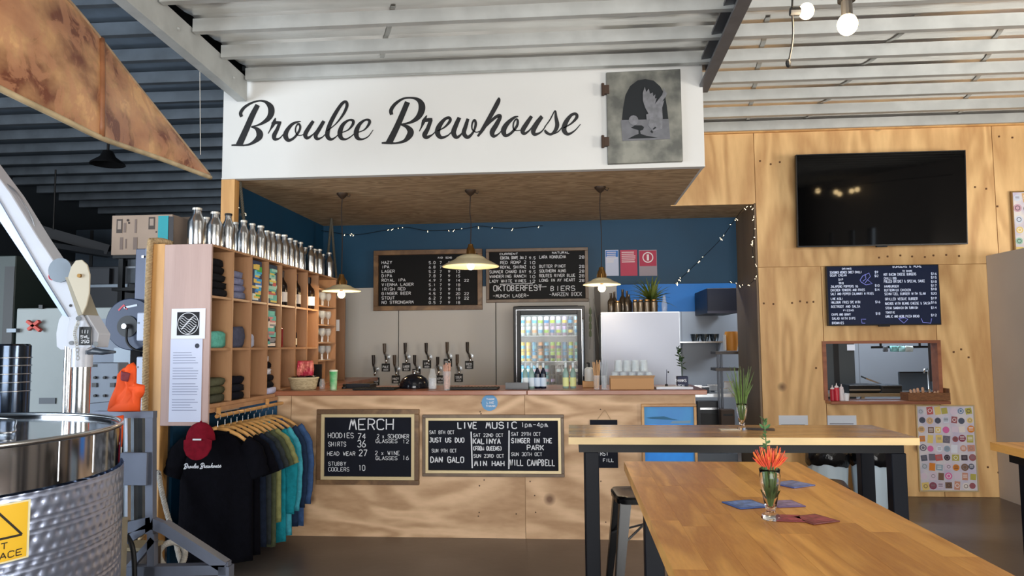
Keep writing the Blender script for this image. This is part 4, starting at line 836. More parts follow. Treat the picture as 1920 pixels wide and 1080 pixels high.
for lay in range(2):
    for i in range(5-lay):
        for j in range(2):
            xx = a+.037+i*(b-a-.07)/4+lay*.03; yy = 5.91+j*.085; zz = ZC+.047+lay*.092; n += 1
            g_ = thing('tumbler', (xx, yy, zz), 'upturned tumbler in the carton, %s layer, %s row, %s from the left' % (['lower', 'upper'][lay], ['front', 'back'][j], ['first', 'second', 'third', 'fourth', 'fifth'][i]), 'glass', 'tumblers in the carton')
            lathe_obj('glass_wall', [(.033, 0), (.026, .088), (.0001, .09), (.0001, .082), (.023, .080), (.031, 0)], (xx, yy, zz), mat('dfeaf0', .04, 0, alpha=.26, name='tumbler_glass'), g_, 14)
            lathe_obj('rim', [(.033, 0), (.034, .003), (.031, .004)], (xx, yy, zz), mat('eef4f8', .05, .2, alpha=.7, name='tumbler_rim'), g_, 14)
x0, x1 = ctp(1228, 5.98), ctp(1296, 5.98); t = thing('white_paper_tray', ((x0+x1)/2, 5.98, ZC), 'white paper tray at the right end of the counter', 'tray'); obj('paper_tray', MB().box(x0, x1, 5.88, 6.06, ZC, ZC+.016), PAPER, t, bev=.003)
obj('paper_sheet', MB().box(x0+.02, x1-.06, 5.9, 6.03, ZC+.0165, ZC+.0185), mat('f2f3f8', .8, name='white_sheet'), t)
x = ctp(1250, 5.97); t = thing('pen_on_stand', (x, 5.97, ZC+.02), 'thin pen standing in a holder on the white tray', 'pen')
obj('holder', MB().lathe([(.0001, 0), (.012, 0), (.01, .014), (.0001, .02)], x, 5.97, ZC+.02), BLACK, t); obj('pen', MB().tube([(x, 5.97, ZC+.03), (x+.004, 5.97, ZC+.15)], .004, 6), mat('6a6e80', .4, name='pen_barrel'), t); obj('ball', MB().sphere((x+.016, 5.97, ZC+.13), .007), BLACK, t)
x = ctp(1280, 6.0); t = thing('potted_sprig', (x, 6.0, ZC+.02), 'leafy sprig in a small navy printed pot at the counter end', 'plant')
obj('pot', MB().box(x-.042, x+.042, 5.97, 6.05, ZC+.02, ZC+.095), mat('1d2340', .6, name='navy_card'), t, bev=.003)
mb = MB(); text(mb, 'THANKS', 1266, 716, 1288, 5, 5.9685, wd=.0035); text(mb, 'LOCAL', 1268, 725, 1286, 4, 5.9685, wd=.003); obj('pot_lettering', mb, CHALK, t)
def leaf(mb, p, d, L_, w_, up=Vector((0, -.3, 1))):
    d = Vector(d).normalized(); s = d.cross(up).normalized()*w_; p = Vector(p); m1 = p+d*L_*.35; m2 = p+d*L_*.7
    mb.add([p, m1+s*.9, m2+s*.7, p+d*L_, m2-s*.7, m1-s*.9, m1+d.cross(s).normalized()*w_*.25], [(0, 1, 6), (1, 2, 6), (2, 3, 6), (3, 4, 6), (4, 5, 6), (5, 0, 6)])
st = MB(); lf = MB(); tip = [(x, 6.0, ZC+.09), (x+.0, 6.0, ZC+.17), (x-.015, 6.0, ZC+.24), (x-.04, 6.0, ZC+.33)]
st.tube(tip, .003, 5); rnd = random.Random(3)
for k in range(22):
    u = k/21; p = Vector(catmull(tip, 8)[int(8+u*15)]); leaf(lf, p, (rnd.uniform(-1, 1), rnd.uniform(-.8, .3), rnd.uniform(-.2, .8)), .045, .014)
obj('stem', st, GREEND, t); o = obj('leaves', lf, GREEND, t); o['kind'] = 'stuff'

# ================================================================ TAPS
TP = [(597, 105, 630, 290, 615, 435), (885, 95, 908, 290, 900, 430), (1175, 95, 1212, 290, 1185, 390), (1465, 85, 1490, 280, 1475, 370), (1745, 85, 1785, 280, 1770, 400), (445, 265, 475, 460, 470, 630), (735, 265, 768, 460, 755, 600), (1015, 265, 1055, 445, 1040, 510), (1335, 290, 1350, 450, 1368, 600), (1605, 255, 1628, 450, 1625, 580)]
od = ['leftmost', 'second', 'middle', 'fourth', 'rightmost']
for i, (hx, hy, bx, by, sx, sy) in enumerate(TP):
    rw = 'upper' if i < 5 else 'lower'; h0 = at(640+hx/7.385, 630+hy/7.385, 8.24); b0 = at(640+bx/7.385, 630+by/7.385, 8.27); s0 = at(640+sx/7.385, 630+sy/7.385, 8.33)
    t = thing('beer_tap', (b0.x, 8.34, b0.z), 'beer tap with dark handle on the coolroom wall, %s of the %s row' % (od[i % 5], rw), 'tap', 'beer taps on the wall')
    obj('shank', MB().tube([(b0.x, 8.34, b0.z), (b0.x, 8.25, b0.z)], .014, 10).tube([(b0.x, 8.342, b0.z), (b0.x, 8.33, b0.z)], .028, 12), STEELB, t)
    obj('tap_body', MB().tube([(b0.x-.02, 8.25, b0.z+.035), (b0.x, 8.24, b0.z), (b0.x+.012, 8.20, b0.z-.03), (b0.x+.012, 8.19, b0.z-.07)], [.013, .019, .014, .010], 10), STEEL, t, smooth='all')
    obj('tap_handle', MB().tube([(b0.x-.022, 8.25, b0.z+.03), (h0.x, 8.24, (b0.z*.6+h0.z*.4)), (h0.x, 8.235, h0.z)], [.009, .016, .019], 10), mat('2d241f', .4, name='tap_handle_wood') if i % 3 else mat('4a3c30', .4, name='tap_handle_brown'), t)
    t = thing('tap_sign', (s0.x, 8.335, s0.z-.05), 'small black tap label with white writing, %s of the %s row' % (od[i % 5], rw), 'sign', 'tap labels on the wall')
    obj('plate', MB().box(s0.x-.047, s0.x+.047, 8.325, 8.338, s0.z-.045, s0.z+.045), BLACK, t, bev=.002)
    mb = MB(); q = ['PALE', 'LAGER', 'IPA', 'STOUT', 'RED', 'CIDER', 'HAZY', 'DIPA', 'XPA', 'SOUR'][i]; pc = 640+sx/7.385
    text(mb, q, pc-5.5, 630+sy/7.385+1, pc+6, 4, 8.3235, wd=.0055); text(mb, 'BEER', pc-4, 630+sy/7.385+6, pc+5, 2.6, 8.3235, wd=.004); obj('plate_lettering', mb, CHALK, t)

# ================================================================ FRIDGES
a, b = at(963, 650, 7.75), at(1097, 650, 7.75); ztp = at(1030, 574, 7.75).z
f = thing('display_fridge', ((a.x+b.x)/2, 8.0, 0), 'black glass door drinks fridge, lit inside, behind the bar', 'fridge')
fw = .075
obj('cabinet', MB().box(a.x, a.x+.03, 7.78, 8.33, 0, ztp).box(b.x-.03, b.x, 7.78, 8.33, 0, ztp).box(a.x+.03, b.x-.03, 7.78, 8.33, ztp-.05, ztp).box(a.x+.03, b.x-.03, 7.78, 8.33, 0, .25), BLACKM, f)
obj('liner', MB().box(a.x+.03, b.x-.03, 8.29, 8.33, .25, ztp-.05), mat('e4eef2', .4, name='fridge_liner'), f)
obj('door_frame', MB().box(a.x, a.x+fw, 7.73, 7.778, .2, ztp).box(b.x-fw, b.x, 7.73, 7.778, .2, ztp).box(a.x+fw, b.x-fw, 7.73, 7.778, ztp-.09, ztp).box(a.x+fw, b.x-fw, 7.73, 7.778, .2, .3), mat('0b0c10', .35, 0, .3, name='gloss_black_frame'), f, bev=.006); DF = list(f.children)[-1]
obj('chrome_trim', MB().box(a.x+.03, a.x+.033, 7.726, 7.73, .3, ztp-.04).box(b.x-.033, b.x-.03, 7.726, 7.73, .3, ztp-.04).box(a.x+.03, b.x-.03, 7.726, 7.73, ztp-.04, ztp-.036), STEEL, DF)
obj('door_glass', MB().box(a.x+fw, b.x-fw, 7.75, 7.756, .3, ztp-.09), PANE, DF)
obj('interior_lamp', MB().box(a.x+.1, b.x-.1, 7.80, 7.83, ztp-.075, ztp-.055).box(a.x+.035, a.x+.05, 7.80, 7.815, .4, ztp-.1), mat('ffffff', .4, emit='e4f4ff', es=14, name='fridge_lamp'), f)
L0 = [at(1030, y, 8.05).z for y in (629, 676, 719)]
cols = [['c8d8d4', 'd4d8d0', 'cfe0dc', 'dcc8d4', 'c4b4cc', 'b8a8d0', '243a4c', 'a8ccd8'], ['d8c060', '4a9cc8', 'd8a070', '60b0d8', '98c850', '3c88c0', 'a8c840', '90d8d0'], ['3aa8d0', '5ab8dc', 'c8b090', '70b8c8', '2a3848', '2a3848', 'c89070', '506880']]
for li, z in enumerate(L0):
    obj('wire_shelf', MB().box(a.x+.032, b.x-.032, 7.86, 8.28, z-.012, z-.004), mat('9aa4a8', .4, .5, name='wire_shelf'), f)
    for i in range(10):
        xx = a.x+.085+i*(b.x-a.x-.17)/9
        for st_ in range(2):
            zz = z-.003+st_*.103; hh = .10
            c1 = cols[li][(i*8//10)]; c2 = cols[(li+1) % 3][(i+st_) % 8]
            t = thing('drink_can', (xx, 7.9, zz), '%s can on the %s fridge shelf, %s, %s from the left' % (['pale', 'colourful', 'blue'][li], ['top', 'middle', 'bottom'][li], ['lower layer', 'stacked on top'][st_], ['first', 'second', 'third', 'fourth', 'fifth', 'sixth', 'seventh', 'eighth', 'ninth', 'tenth'][i]), 'can', 'cans in the drinks fridge')
            lathe_obj('can', [(.0001, 0), (.02, 0), (.025, .006), (.025, hh-.01), (.021, hh-.001), (.0001, hh-.003)], (xx, 7.9, zz), mat(c1, .3, .3, name='can_print'), t, 14)
            lathe_obj('can_band', [(.0255, .03), (.0255, .062)], (xx, 7.9, zz), mat(c2, .35, .2, name='can_band'), t, 14)
obj('handle', MB().tube([(b.x-.02, 7.73, 1.15), (b.x-.02, 7.70, 1.17), (b.x-.02, 7.70, 1.75), (b.x-.02, 7.73, 1.77)], .008, 8), STEEL, DF)
# stainless fridge
a, b = at(1128, 650, 7.25), at(1276, 650, 7.25); z1 = at(1200, 585, 7.25).z
f = thing('steel_fridge', ((a.x+b.x)/2, 7.6, 0), 'plain stainless steel upright fridge behind the counter', 'fridge')
obj('fridge_body', MB().box(a.x, b.x, 7.29, 7.95, .05, z1-.004), STEELB, f, bev=.004)
mb = MB(); n = 14; vs = []
for j in range(n+1):
    for i in range(n+1): u, v = i/n, j/n; vs.append((a.x+.003+(b.x-a.x-.006)*u, 7.262+.008*math.sin(v*5+1)*math.sin(u*math.pi)+.004*math.cos(v*9+u*4), .1+(z1-.105)*v))
mb.add(vs, [(j*(n+1)+i, j*(n+1)+i+1, (j+1)*(n+1)+i+1, (j+1)*(n+1)+i) for j in range(n) for i in range(n)])
obj('door_skin', mb, mat('9b9faa', .5, 1, name='fridge_steel'), f, smooth='all')
obj('door_edge', MB().box(a.x, b.x, 7.275, 7.288, .1, z1), STEELB, f); obj('feet', MB().box(a.x+.05, a.x+.1, 7.35, 7.9, 0, .05).box(b.x-.1, b.x-.05, 7.35, 7.9, 0, .05), BLACK, f)
zf = z1
def fpx(px, Y): return at(px, 583, Y).x
fb = [(1146, .2, .035, 'bottle'), (1153, .22, .03, 'bottle'), (1158, .12, .035, 'jar'), (1169, .24, .036, 'bottle'), (1176, .22, .03, 'bottle'), (1181, .19, .03, 'bottle'), (1191, .13, .03, 'jar'), (1201, .13, .03, 'jar'), (1213, .13, .033, 'jar'), (1226, .13, .035, 'jar')]
for i, (px, h, r_, k) in enumerate(fb):
    x = fpx(px, 7.45); tn = 'amber' if k == 'jar' else 'bronze brown'
    lab = 'dark glass %s on top of the steel fridge, %s from the left' % (k, ['first', 'second', 'third', 'fourth', 'fifth', 'sixth', 'seventh', 'eighth', 'ninth', 'tenth'][i])
    if k == 'bottle': bottle(x, 7.45+(.07 if i % 2 else 0), zf, lab, 'bottles and jars on the steel fridge', label=None, h=h, r=r_, m=mat('41372c', .12, .3, name='bronze_glass'))
    else:
        t = thing('glass_jar', (x, 7.42, zf), lab, 'jar', 'bottles and jars on the steel fridge'); lathe_obj('jar_body', [(.0001, 0), (r_, 0), (r_, h*.8), (r_*.7, h*.88), (r_*.7, h), (.0001, h)], (x, 7.42, zf), mat('4e4232', .12, .3, name='amber_glass'), t, 14); lathe_obj('jar_lid', [(r_*.76, h*.9), (r_*.76, h), (.0001, h)], (x, 7.42, zf), BRASS, t, 14)
x = fpx(1246, 7.42); t = thing('wine_glass', (x, 7.42, zf), 'clear vase at the right end of the fridge top', 'vase'); lathe_obj('vase_glass', [(.0001, 0), (.025, 0), (.03, .08), (.02, .11), (.012, .17), (.0001, .17)], (x, 7.42, zf), PANE2, t, 14)
x = fpx(1222, 7.6); t = thing('potted_fern', (x, 7.62, zf), 'bushy yellow-green spider plant on top of the steel fridge', 'plant')
lathe_obj('pot', [(.0001, 0), (.05, 0), (.065, .12), (.06, .12), (.0001, .1)], (x, 7.62, zf), mat('35505c', .4, name='dark_pot'), t)
lf = MB(); rnd = random.Random(11)
for k in range(110):
    a_ = rnd.uniform(0, 6.28); e = rnd.uniform(.1, 1.3); L_ = rnd.uniform(.14, .26); P = []
    for q in range(5):
        u = q/4; rr = L_*math.cos(e)*u*1.1; P.append((x+rr*math.cos(a_), 7.62+rr*math.sin(a_)*.8, zf+.12+L_*math.sin(e)*u*1.6-.22*u*u*L_*2))
    mb2 = []; strokes(lf, P, [.012, .016, .014, .009, .002], Vector((math.cos(a_+1.57)*.2, -.5, .8)))
o = obj('fronds', lf, mat('75802f', .6, var=.5, vs=9, dark='3b4f1c', name='frond'), t); o['kind'] = 'stuff'
# notices on the blue wall
for k, (p0, p1, c1, c2, lab) in enumerate(((1134, 1161, '2f74c4', 'c4cce4', 'blue and white liquor notice, left of three on the blue wall'), (1162, 1196, 'b8405a', 'b8405a', 'red notice, middle of three on the blue wall'), (1197, 1233, 'b03450', '9a8f98', 'red notice with a circular emblem, right of three on the blue wall'))):
    a, b = at(p0, 469, YB-.005), at(p1, 517, YB-.005); t = thing('wall_notice', ((a.x+b.x)/2, YB-.005, b.z), lab, 'notice', 'notices on the blue wall')
    obj('sheet', MB().box(a.x+.004, b.x-.004, YB-.006, YB-.002, b.z, a.z), mat(c2, .6, name='notice_paper'), t)
    h = a.z-b.z; obj('header', MB().box(a.x+.01, b.x-.01, YB-.008, YB-.0062, a.z-h*(.27 if k == 0 else .62), a.z-.008), mat(c1, .6, name='notice_header'), t)
    mb = MB()
    for q in range(6): mb.box(a.x+.02, b.x-.02-random.random()*.04, YB-.0092, YB-.0082, a.z-.03-q*.022, a.z-.022-q*.022)
    if k == 2:
        mb = MB(); cx_ = (a.x+b.x)/2; strokes(mb, [(cx_+.055*math.cos(q*math.pi/10), YB-.0092, a.z-.085+.055*math.sin(q*math.pi/10)) for q in range(21)], .012, Vector((0, 1, 0))); mb.box(cx_-.012, cx_+.012, YB-.0095, YB-.0085, a.z-.12, a.z-.05)
    obj('notice_print', mb, mat('e6dede', .7, name='notice_ink'), t)
# hanging strip of wall between the fridges with bottle opener
t = thing('corner_post', (at(1112, 650, 7.9).x, 7.95, 0), 'narrow dark post between the two fridges', 'post'); a, b = at(1112, 600, 8.0), at(1127, 600, 8.0); obj('post', MB().box(a.x+.02, b.x-.005, 7.96, 8.05, 0, 2.12), mat('4c4744', .6, name='dark_post'), t)
c = at(1108, 610, 7.85); t = thing('hanging_string', (c.x, 7.86, c.z), 'cluster of string and green bottle necks hanging between fridges', 'string')
obj('string', MB().tube([at(1105, 560, 7.88), at(1108, 600, 7.86), at(1106, 655, 7.86)], .004, 5).tube([at(1113, 560, 7.88), at(1118, 600, 7.86), at(1124, 650, 7.86)], .004, 5), mat('8a8a84', .6, name='cord'), t)
mb = MB(); [mb.lathe([(.0001, 0), (.014, .005), (.014, .05), (.006, .075), (.0001, .08)], *(at(1107, 590+k*14, 7.85)), n=8) for k in range(4)]; obj('danglers', mb, mat('6f7a60', .3, name='green_glass'), t)

# ================================================================ PENDANTS
def pendant(pc, pr, wpx, Y, bulb_down, lab, hk):
    c = at(*pc, Y); rim = at(*pr, Y); R_ = wpx*Y/FPX/2; x = c.x
    t = thing('pendant_lamp', (x, Y, ZS), lab, 'lamp', 'pendant lamps over the bar')
    obj('ceiling_cup', MB().lathe([(.052, 0), (.05, -.012), (.03, -.035), (.008, -.055), (.0001, -.055)], x, Y, ZS, 18).tube([(x+.04, Y, ZS-.02), (x+.065, Y, ZS-.035), (x+.075, Y, ZS-.015)], .005, 6), mat('43352a', .5, .5, name='bronze'), t, smooth=True)
    zt_ = rim.z+R_*hk
    obj('flex', MB().tube(catmull([(x, Y, ZS-.05), (x-.006, Y, ZS-.2), (x+.004, Y, (ZS+zt_)/2), (x, Y, zt_+.08)], 5), .0045, 6), mat('2b211c', .8, name='braided_flex'), t)
    k = R_
    obj('lamp_neck', MB().lathe([(.010, .10), (.022, .095), (.026, .07), (.036, .055), (.040, .01), (.046, 0), (.0001, -.002)], x, Y, zt_-.005, 18), BRASS, t, smooth=True)
    NK = [c_ for c_ in t.children if c_.name.startswith('lamp_neck')][0]
    for a_ in range(3):
        an = a_*2.09+.5; obj('neck_strut', MB().tube([(x+.03*math.cos(an), Y+.03*math.sin(an), zt_+.05), (x+.045*math.cos(an), Y+.045*math.sin(an), zt_+.03), (x+.046*math.cos(an), Y+.046*math.sin(an), zt_-.01)], .004, 6), BRASS, NK)
    prof = [(.040, 0), (k*.30, -.006), (k*.48, -.25*k*hk/.42*.42), (k*.55, -.42*k*hk), (k*.58, -.47*k*hk), (k*.80, -.72*k*hk), (k, -k*hk), (k, -k*hk-.006), (k*.97, -k*hk-.004), (k*.76, -.70*k*hk-.004), (k*.5, -.42*k*hk-.004), (.03, -.012)]
    obj('lamp_shade', MB().lathe(prof, x, Y, zt_, 36), ENAMEL, t, smooth=True)
    zb_ = rim.z-.035 if bulb_down else rim.z+.0
    b = .034
    obj('bulb', MB().sphere((x, Y, zb_), b, 16, 10), mat('fff0c8', .3, emit='ffcf86', es=14 if bulb_down else 6, name='warm_bulb'), t, smooth='all')
    obj('bulb_collar', MB().lathe([(.014, zb_+.03-zt_), (.016, -.02)], x, Y, zt_, 12), BRASS, t)
    l = bpy.data.lights.new('pendant_glow', 'POINT'); l.energy = 7; l.color = (1, .78, .5); l.shadow_soft_size = .03
    lo = bpy.data.objects.new('pendant_glow', l); COL.objects.link(lo); lo.location = (x, Y, zb_-.045)
pendant((642, 350), (643, 545), 74, 6.6, True, 'small cream enamel pendant lamp beside the shelf, left of three', .33)
pendant((882, 347), (885, 499), 108, 6.6, False, 'large cream enamel pendant lamp in front of the beer list, middle of three', .42)
pendant((1125, 339), (1130, 533), 70, 6.6, True, 'small cream enamel pendant lamp above the steel fridge, right of three', .36)
# chains with fairy lights
def chain(name, x, y, z0, z1, dx, lab):
    t = thing(name, (x, y, z0), lab, 'chain', 'hanging straps over the shelf')
    for s in (0, 1): obj('strap', rope_mb([(x, y, z0), (x-.0+(s-.5)*dx*.5, y, (z0+z1)/2), (x+(s-.5)*dx, y+.02*s, z1)], .014, 12), mat('5d5a50', .7, .2, name='strap'), t, smooth='all')
    return t
a = at(447, 345, 5.99); chain('hanging_strap', a.x, 6.02, ZS, 2.2, .17, 'twisted strap looped from the soffit beside the timber stub post'); c2 = at(596, 425, 8.0)
chain('hanging_strap', -2.62, 7.9, ZS, 2.2, .12, 'twisted strap looped from the soffit near the far end of the shelf')
t = thing('stub_post', (-2.78, 5.95, 2.18), 'short pine post standing on the shelf under the left end of the sign', 'post')
a, b = at(415, 370, 5.91), at(440, 370, 5.91); obj('timber', MB().box(a.x, b.x, 5.905, 5.99, 1.107, ZS-.007), PINE, t)
def fairy(name, pts, n, lab, br=.0042):
    P = [Vector(p) for p in catmull(pts, 6)]; t = thing(name, P[0], lab, 'fairy lights', 'fairy lights')
    obj('wire', MB().tube(P, .003, 5), BLACK, t); rnd = random.Random(len(P))
    for k in range(n):
        i = rnd.randrange(len(P)-1); p = P[i].lerp(P[i+1], rnd.random()); q = p+Vector((rnd.uniform(-.02, .02), rnd.uniform(-.03, 0), rnd.uniform(-.03, .02)))
        obj('light_bulb', MB().tube([p, q], .0015, 4).sphere(q, br, 6, 4), LEDW, t)
W = lambda px, py, Y=8.33: tuple(at(px, py, Y))
fairy('fairy_lights', [W(600, 432), W(664, 440), W(720, 432), W(760, 426), W(800, 432), W(860, 430), W(900, 424), W(921, 426), W(960, 428), W(1018, 423)], 16, 'faint fairy lights along the top of the blue back wall')
fairy('fairy_lights', [W(1265, 533, 8.3), W(1310, 490, 8.2), W(1350, 450, 8.0), W(1372, 420, 7.8), W(1395, 390, 7.62), W(1412, 386, 7.55)], 20, 'fairy lights slanting up across the blue wall to the plywood corner')
fairy('fairy_lights', [W(1413, 388, 7.55), W(1414, 430, 7.55), W(1411, 470, 7.55), W(1419, 515, 7.55), W(1400, 535, 7.75), W(1380, 532, 8.1), W(1368, 530, 8.3)], 18, 'fairy lights hanging down the plywood corner of the bar')
fairy('fairy_lights', [tuple(at(440, 345, 6.0)), tuple(at(443, 380, 6.05)), tuple(at(455, 395, 6.2)), tuple(at(461, 400, 6.3))], 7, 'fairy lights wound on the near hanging strap')
# ================================================================ TABLES AND STOOLS
ZT = 1.05
def stave_table(name, loc, label, x0, x1, y0, y1, along, legs, apron=True, th=.034, edge=None, bars=()):
    t = thing(name, loc, label, 'table'); rnd = random.Random(int(x0*100)+3)
    if along == 'Y': a0, a1, b0, b1 = x0, x1, y0, y1
    else: a0, a1, b0, b1 = y0, y1, x0, x1
    nw = max(5, round((a1-a0)/.072)); wd = (a1-a0)/nw
    for i in range(nw):
        p = b0; off = rnd.uniform(.2, .55)
        while p < b1-.01:
            q = min(b1, p+off); off = rnd.uniform(.38, .62)
            if b1-q < .12: q = b1
            gx = .0002; lift = rnd.uniform(0, .0002)
            if along == 'Y': mb = MB().box(a0+i*wd+gx, a0+(i+1)*wd-gx, p+gx, q-gx, ZT-th, ZT-lift); org = (a0+i*wd, p, ZT)
            else: mb = MB().box(p+gx, q-gx, a0+i*wd+gx, a0+(i+1)*wd-gx, ZT-th, ZT-lift); org = (p, a0+i*wd, ZT)
            obj('stave', mb, STAVEY if along == 'Y' else STAVEX, t, origin=org)
            p = q
    z = ZT-th
    obj('top_core', MB().box(x0+.002, x1-.002, y0+.002, y1-.002, z+.002, ZT-.002), PINE, t)
    if edge: obj('front_edge', MB().box(x0, x1, y0-.003, y0-.0005, z, ZT-.001), mat('d8bd8a', .45, var=.15, vs=12, stretch=(.3, 1, 1), name='pale_edge'), t)
    i_ = .05
    mb = MB().box(x0+i_, x1-i_, y0+i_-.0, y0+i_+.05, z-.045, z-.001).box(x0+i_, x1-i_, y1-i_-.05, y1-i_, z-.045, z-.001)
    mb.box(x0+i_, x0+i_+.05, y0+i_+.05, y1-i_-.05, z-.045, z-.001).box(x1-i_-.05, x1-i_, y0+i_+.05, y1-i_-.05, z-.045, z-.001)
    obj('under_frame', mb, BLACKM, t)
    for (lx, ly) in legs: obj('leg', MB().box(lx-.034, lx+.034, ly-.034, ly+.034, 0, z-.045), NAVYM, t, bev=.003)
    for (p, q) in bars: obj('foot_rail', MB().beam(p, q, .03, .03), NAVYM, t)
    return t
fy0, fy1, fx0, fx1 = 3.64, 4.19, -.02, 1.615
lL = at(1111, 950, fy0+.085).x; lR = at(1681, 880, fy0+.085).x
bL, bR = lL, lR
stave_table('bar_table', ((fx0+fx1)/2, 3.9, 0), 'far tall wooden bar table standing crosswise in front of the counter', fx0, fx1, fy0, fy1, 'X', [(lL, fy0+.085), (lR, fy0+.085), (bL, fy1-.085), (bR, fy1-.085)], edge=True,
   bars=[((lL, fy0+.12, .25), (lL, fy1-.12, .25)), ((lR, fy0+.12, .25), (lR, fy1-.12, .25))])
stave_table('bar_table', (.52, 2, 0), 'near long wooden bar table running towards the camera, with red flowers', .195, .843, 1.0, 2.907, 'Y', [(.29, 1.1), (.75, 1.1), (.29, 2.80), (.75, 2.80)], bars=[((.29, 1.15, .25), (.29, 2.75, .25)), ((.75, 1.15, .25), (.75, 2.75, .25))])
r0 = onz(1856, 829, ZT)
stave_table('bar_table', (r0.x+.4, r0.y-.6, 0), 'wooden bar table cut off by the right edge of the picture', r0.x, r0.x+.7, r0.y-1.6, r0.y, 'Y', [(r0.x+.105, r0.y-.11), (r0.x+.6, r0.y-.11), (r0.x+.105, r0.y-1.45), (r0.x+.6, r0.y-1.45)])
def stool(x, y, rz, label, zs=.76):
    t = thing('bar_stool', (0, 0, 0), label, 'stool', 'black metal bar stools')
    h = .152; rr = []
    sq = lambda s, n=24: [(s*math.copysign(abs(math.cos(a))**.35, math.cos(a)), s*math.copysign(abs(math.sin(a))**.35, math.sin(a))) for a in [2*math.pi*(k+.5)/n for k in range(n)]]
    obj('seat', MB().loft([[(a, b, z) for a, b in sq(s)] for s, z in ((h-.01, zs-.035), (h+.004, zs-.034), (h+.006, zs-.012), (h-.002, zs-.002), (h-.02, zs), (h-.05, zs-.006), (.03, zs-.008))]), mat('090a0d', .25, .1, .35, name='gloss_black_steel'), t, smooth=True)
    for sx in (-1, 1):
        for sy in (-1, 1):
            a0 = Vector((sx*(h-.012), sy*(h-.012), zs-.03)); a1 = Vector((sx*.205, sy*.205, 0))
            w0, w1 = .055, .024; mb = MB()
            for (dx, dy) in ((-sx, 0), (0, -sy)):
                d = Vector((dx, dy, 0)); n_ = Vector((sy*0+(-sx if dy else 0), (-sy if dx else 0), 0))*.004
                mb.hexa([a0, a0+d*w0, a0+d*w0+n_, a0+n_, a1, a1+d*w1, a1+d*w1+n_, a1+n_])
            lg = obj('leg', mb, mat('090a0d', .25, .1, .35, name='gloss_black_steel'), t)
            obj('foot_cap', MB().box(a1.x-.016, a1.x+.016, a1.y-.016, a1.y+.016, 0, .02), BLACK, lg)
    for k in range(4):
        an = k*math.pi/2; c, s = math.cos(an), math.sin(an); q = .178; p = .165
        rot_ = lambda u, v: (u*c-v*s, u*s+v*c)
        A, B = rot_(-q, q), rot_(q, q); obj('foot_bar', MB().beam((A[0], A[1], .27), (B[0], B[1], .27), .022, .008), mat('090a0d', .25, .1, .35, name='gloss_black_steel'), t)
    obj('cross_brace', MB().tube([(-.15, -.15, .52), (0, 0, .60), (.15, .15, .52)], .006, 6).tube([(-.15, .15, .52), (0, 0, .60), (.15, -.15, .52)], .006, 6), mat('8a8c90', .3, .8, name='brace_steel'), t)
    t.location = (x, y, 0); t.rotation_euler.z = rz
    return t
p = onz(1145, 912, .76)
stool(p.x+.16, p.y-.12, R(4), 'black metal stool at the left under the far bar table')
p = onz(1606, 912, .76)
stool(p.x-.17, p.y+.10, R(-12), 'black metal stool at the right between near and far bar tables')
stool(r0.x+.42, r0.y-.55, R(8), 'black metal stool under the right edge bar table')
# flowers in parfait glasses
def parfait(x, y, lab, gl=None, s=1.0):
    t = thing('flower_glass', (x, y, ZT), lab, 'vase'); z = ZT+.0006; H = .135*s
    prof = [(.0001, 0), (.024, 0), (.026, .004), (.024, .012), (.012, .018), (.012, .026), (.015, .034), (.022, .07), (.027, .10), (.028, .118), (.0265, .124), (.028, .135)]
    inner = [(.026, .135), (.0245, .124), (.025, .1), (.02, .07), (.012, .036), (.0001, .030)]
    obj('glass', MB().lathe([(a*s, b*s) for a, b in prof+inner], x, y, z, 28), GLASS, t, smooth='all')
    return t, z
v = onz(1446, 974, ZT); t, z = parfait(v.x, v.y, 'parfait glass with red grevillea flowers on the near table', s=.94)
rnd = random.Random(5)
st = MB(); lf = MB()
for k in range(16):
    a = rnd.uniform(0, 6.28); st.tube([(v.x+.004*math.cos(a), v.y+.004*math.sin(a), z+.032), (v.x+.014*math.cos(a), v.y+.014*math.sin(a), z+.09), (v.x+.02*math.cos(a), v.y+.02*math.sin(a), z+.145)], .0022, 5)
    for q in range(5): leaf(lf, (v.x+.010*math.cos(a), v.y+.010*math.sin(a), z+.05+q*.012), (math.cos(a+q)*.6, math.sin(a+q)*.6, 1), .03, .004)
obj('stems', st, GREEN, t); o = obj('submerged_leaves', lf, GREEN, t); o['kind'] = 'stuff'
fl = MB(); fl2 = MB()
for k in range(170):
    a = rnd.uniform(0, 6.28); e = rnd.uniform(.55, 1.5); L_ = rnd.uniform(.030, .056); bx, by = v.x+.012*math.cos(a), v.y+.012*math.sin(a)
    P = [(bx, by, z+.128), (bx+L_*.5*math.cos(e)*math.cos(a), by+L_*.5*math.cos(e)*math.sin(a), z+.128+L_*.6*math.sin(e)), (bx+L_*.8*math.cos(e)*math.cos(a), by+L_*.8*math.cos(e)*math.sin(a), z+.130+L_*1.0*math.sin(e))]
    (fl if k % 3 else fl2).tube(P, [.0016, .0018, .0008], 4)
o = obj('red_petals', fl, mat('d8553e', .6, name='petal_red'), t); o['kind'] = 'stuff'; o = obj('orange_petals', fl2, mat('e8833f', .6, name='petal_orange'), t); o['kind'] = 'stuff'
lf = MB(); P = [(v.x-.004, v.y, z+.13), (v.x-.006, v.y, z+.19), (v.x-.010, v.y, z+.255)]
st = MB().tube(P, .0016, 5)
for k in range(20):
    q = catmull(P, 8)[min(16, 4+int(k*.62))]; leaf(lf, q, (rnd.uniform(-1, 1), rnd.uniform(-1, 1), rnd.uniform(0, .9)), .022, .006)
obj('sprig_stem', st, GREEN, t); o = obj('sprig_leaves', lf, mat('4f7a4c', .6, name='sprig_green'), t); o['kind'] = 'stuff'
v2 = onz(1392, 806, ZT); t, z = parfait(v2.x, v2.y, 'parfait glass with grassy green stems on the far table', s=1.0)
g = MB(); rnd = random.Random(8)
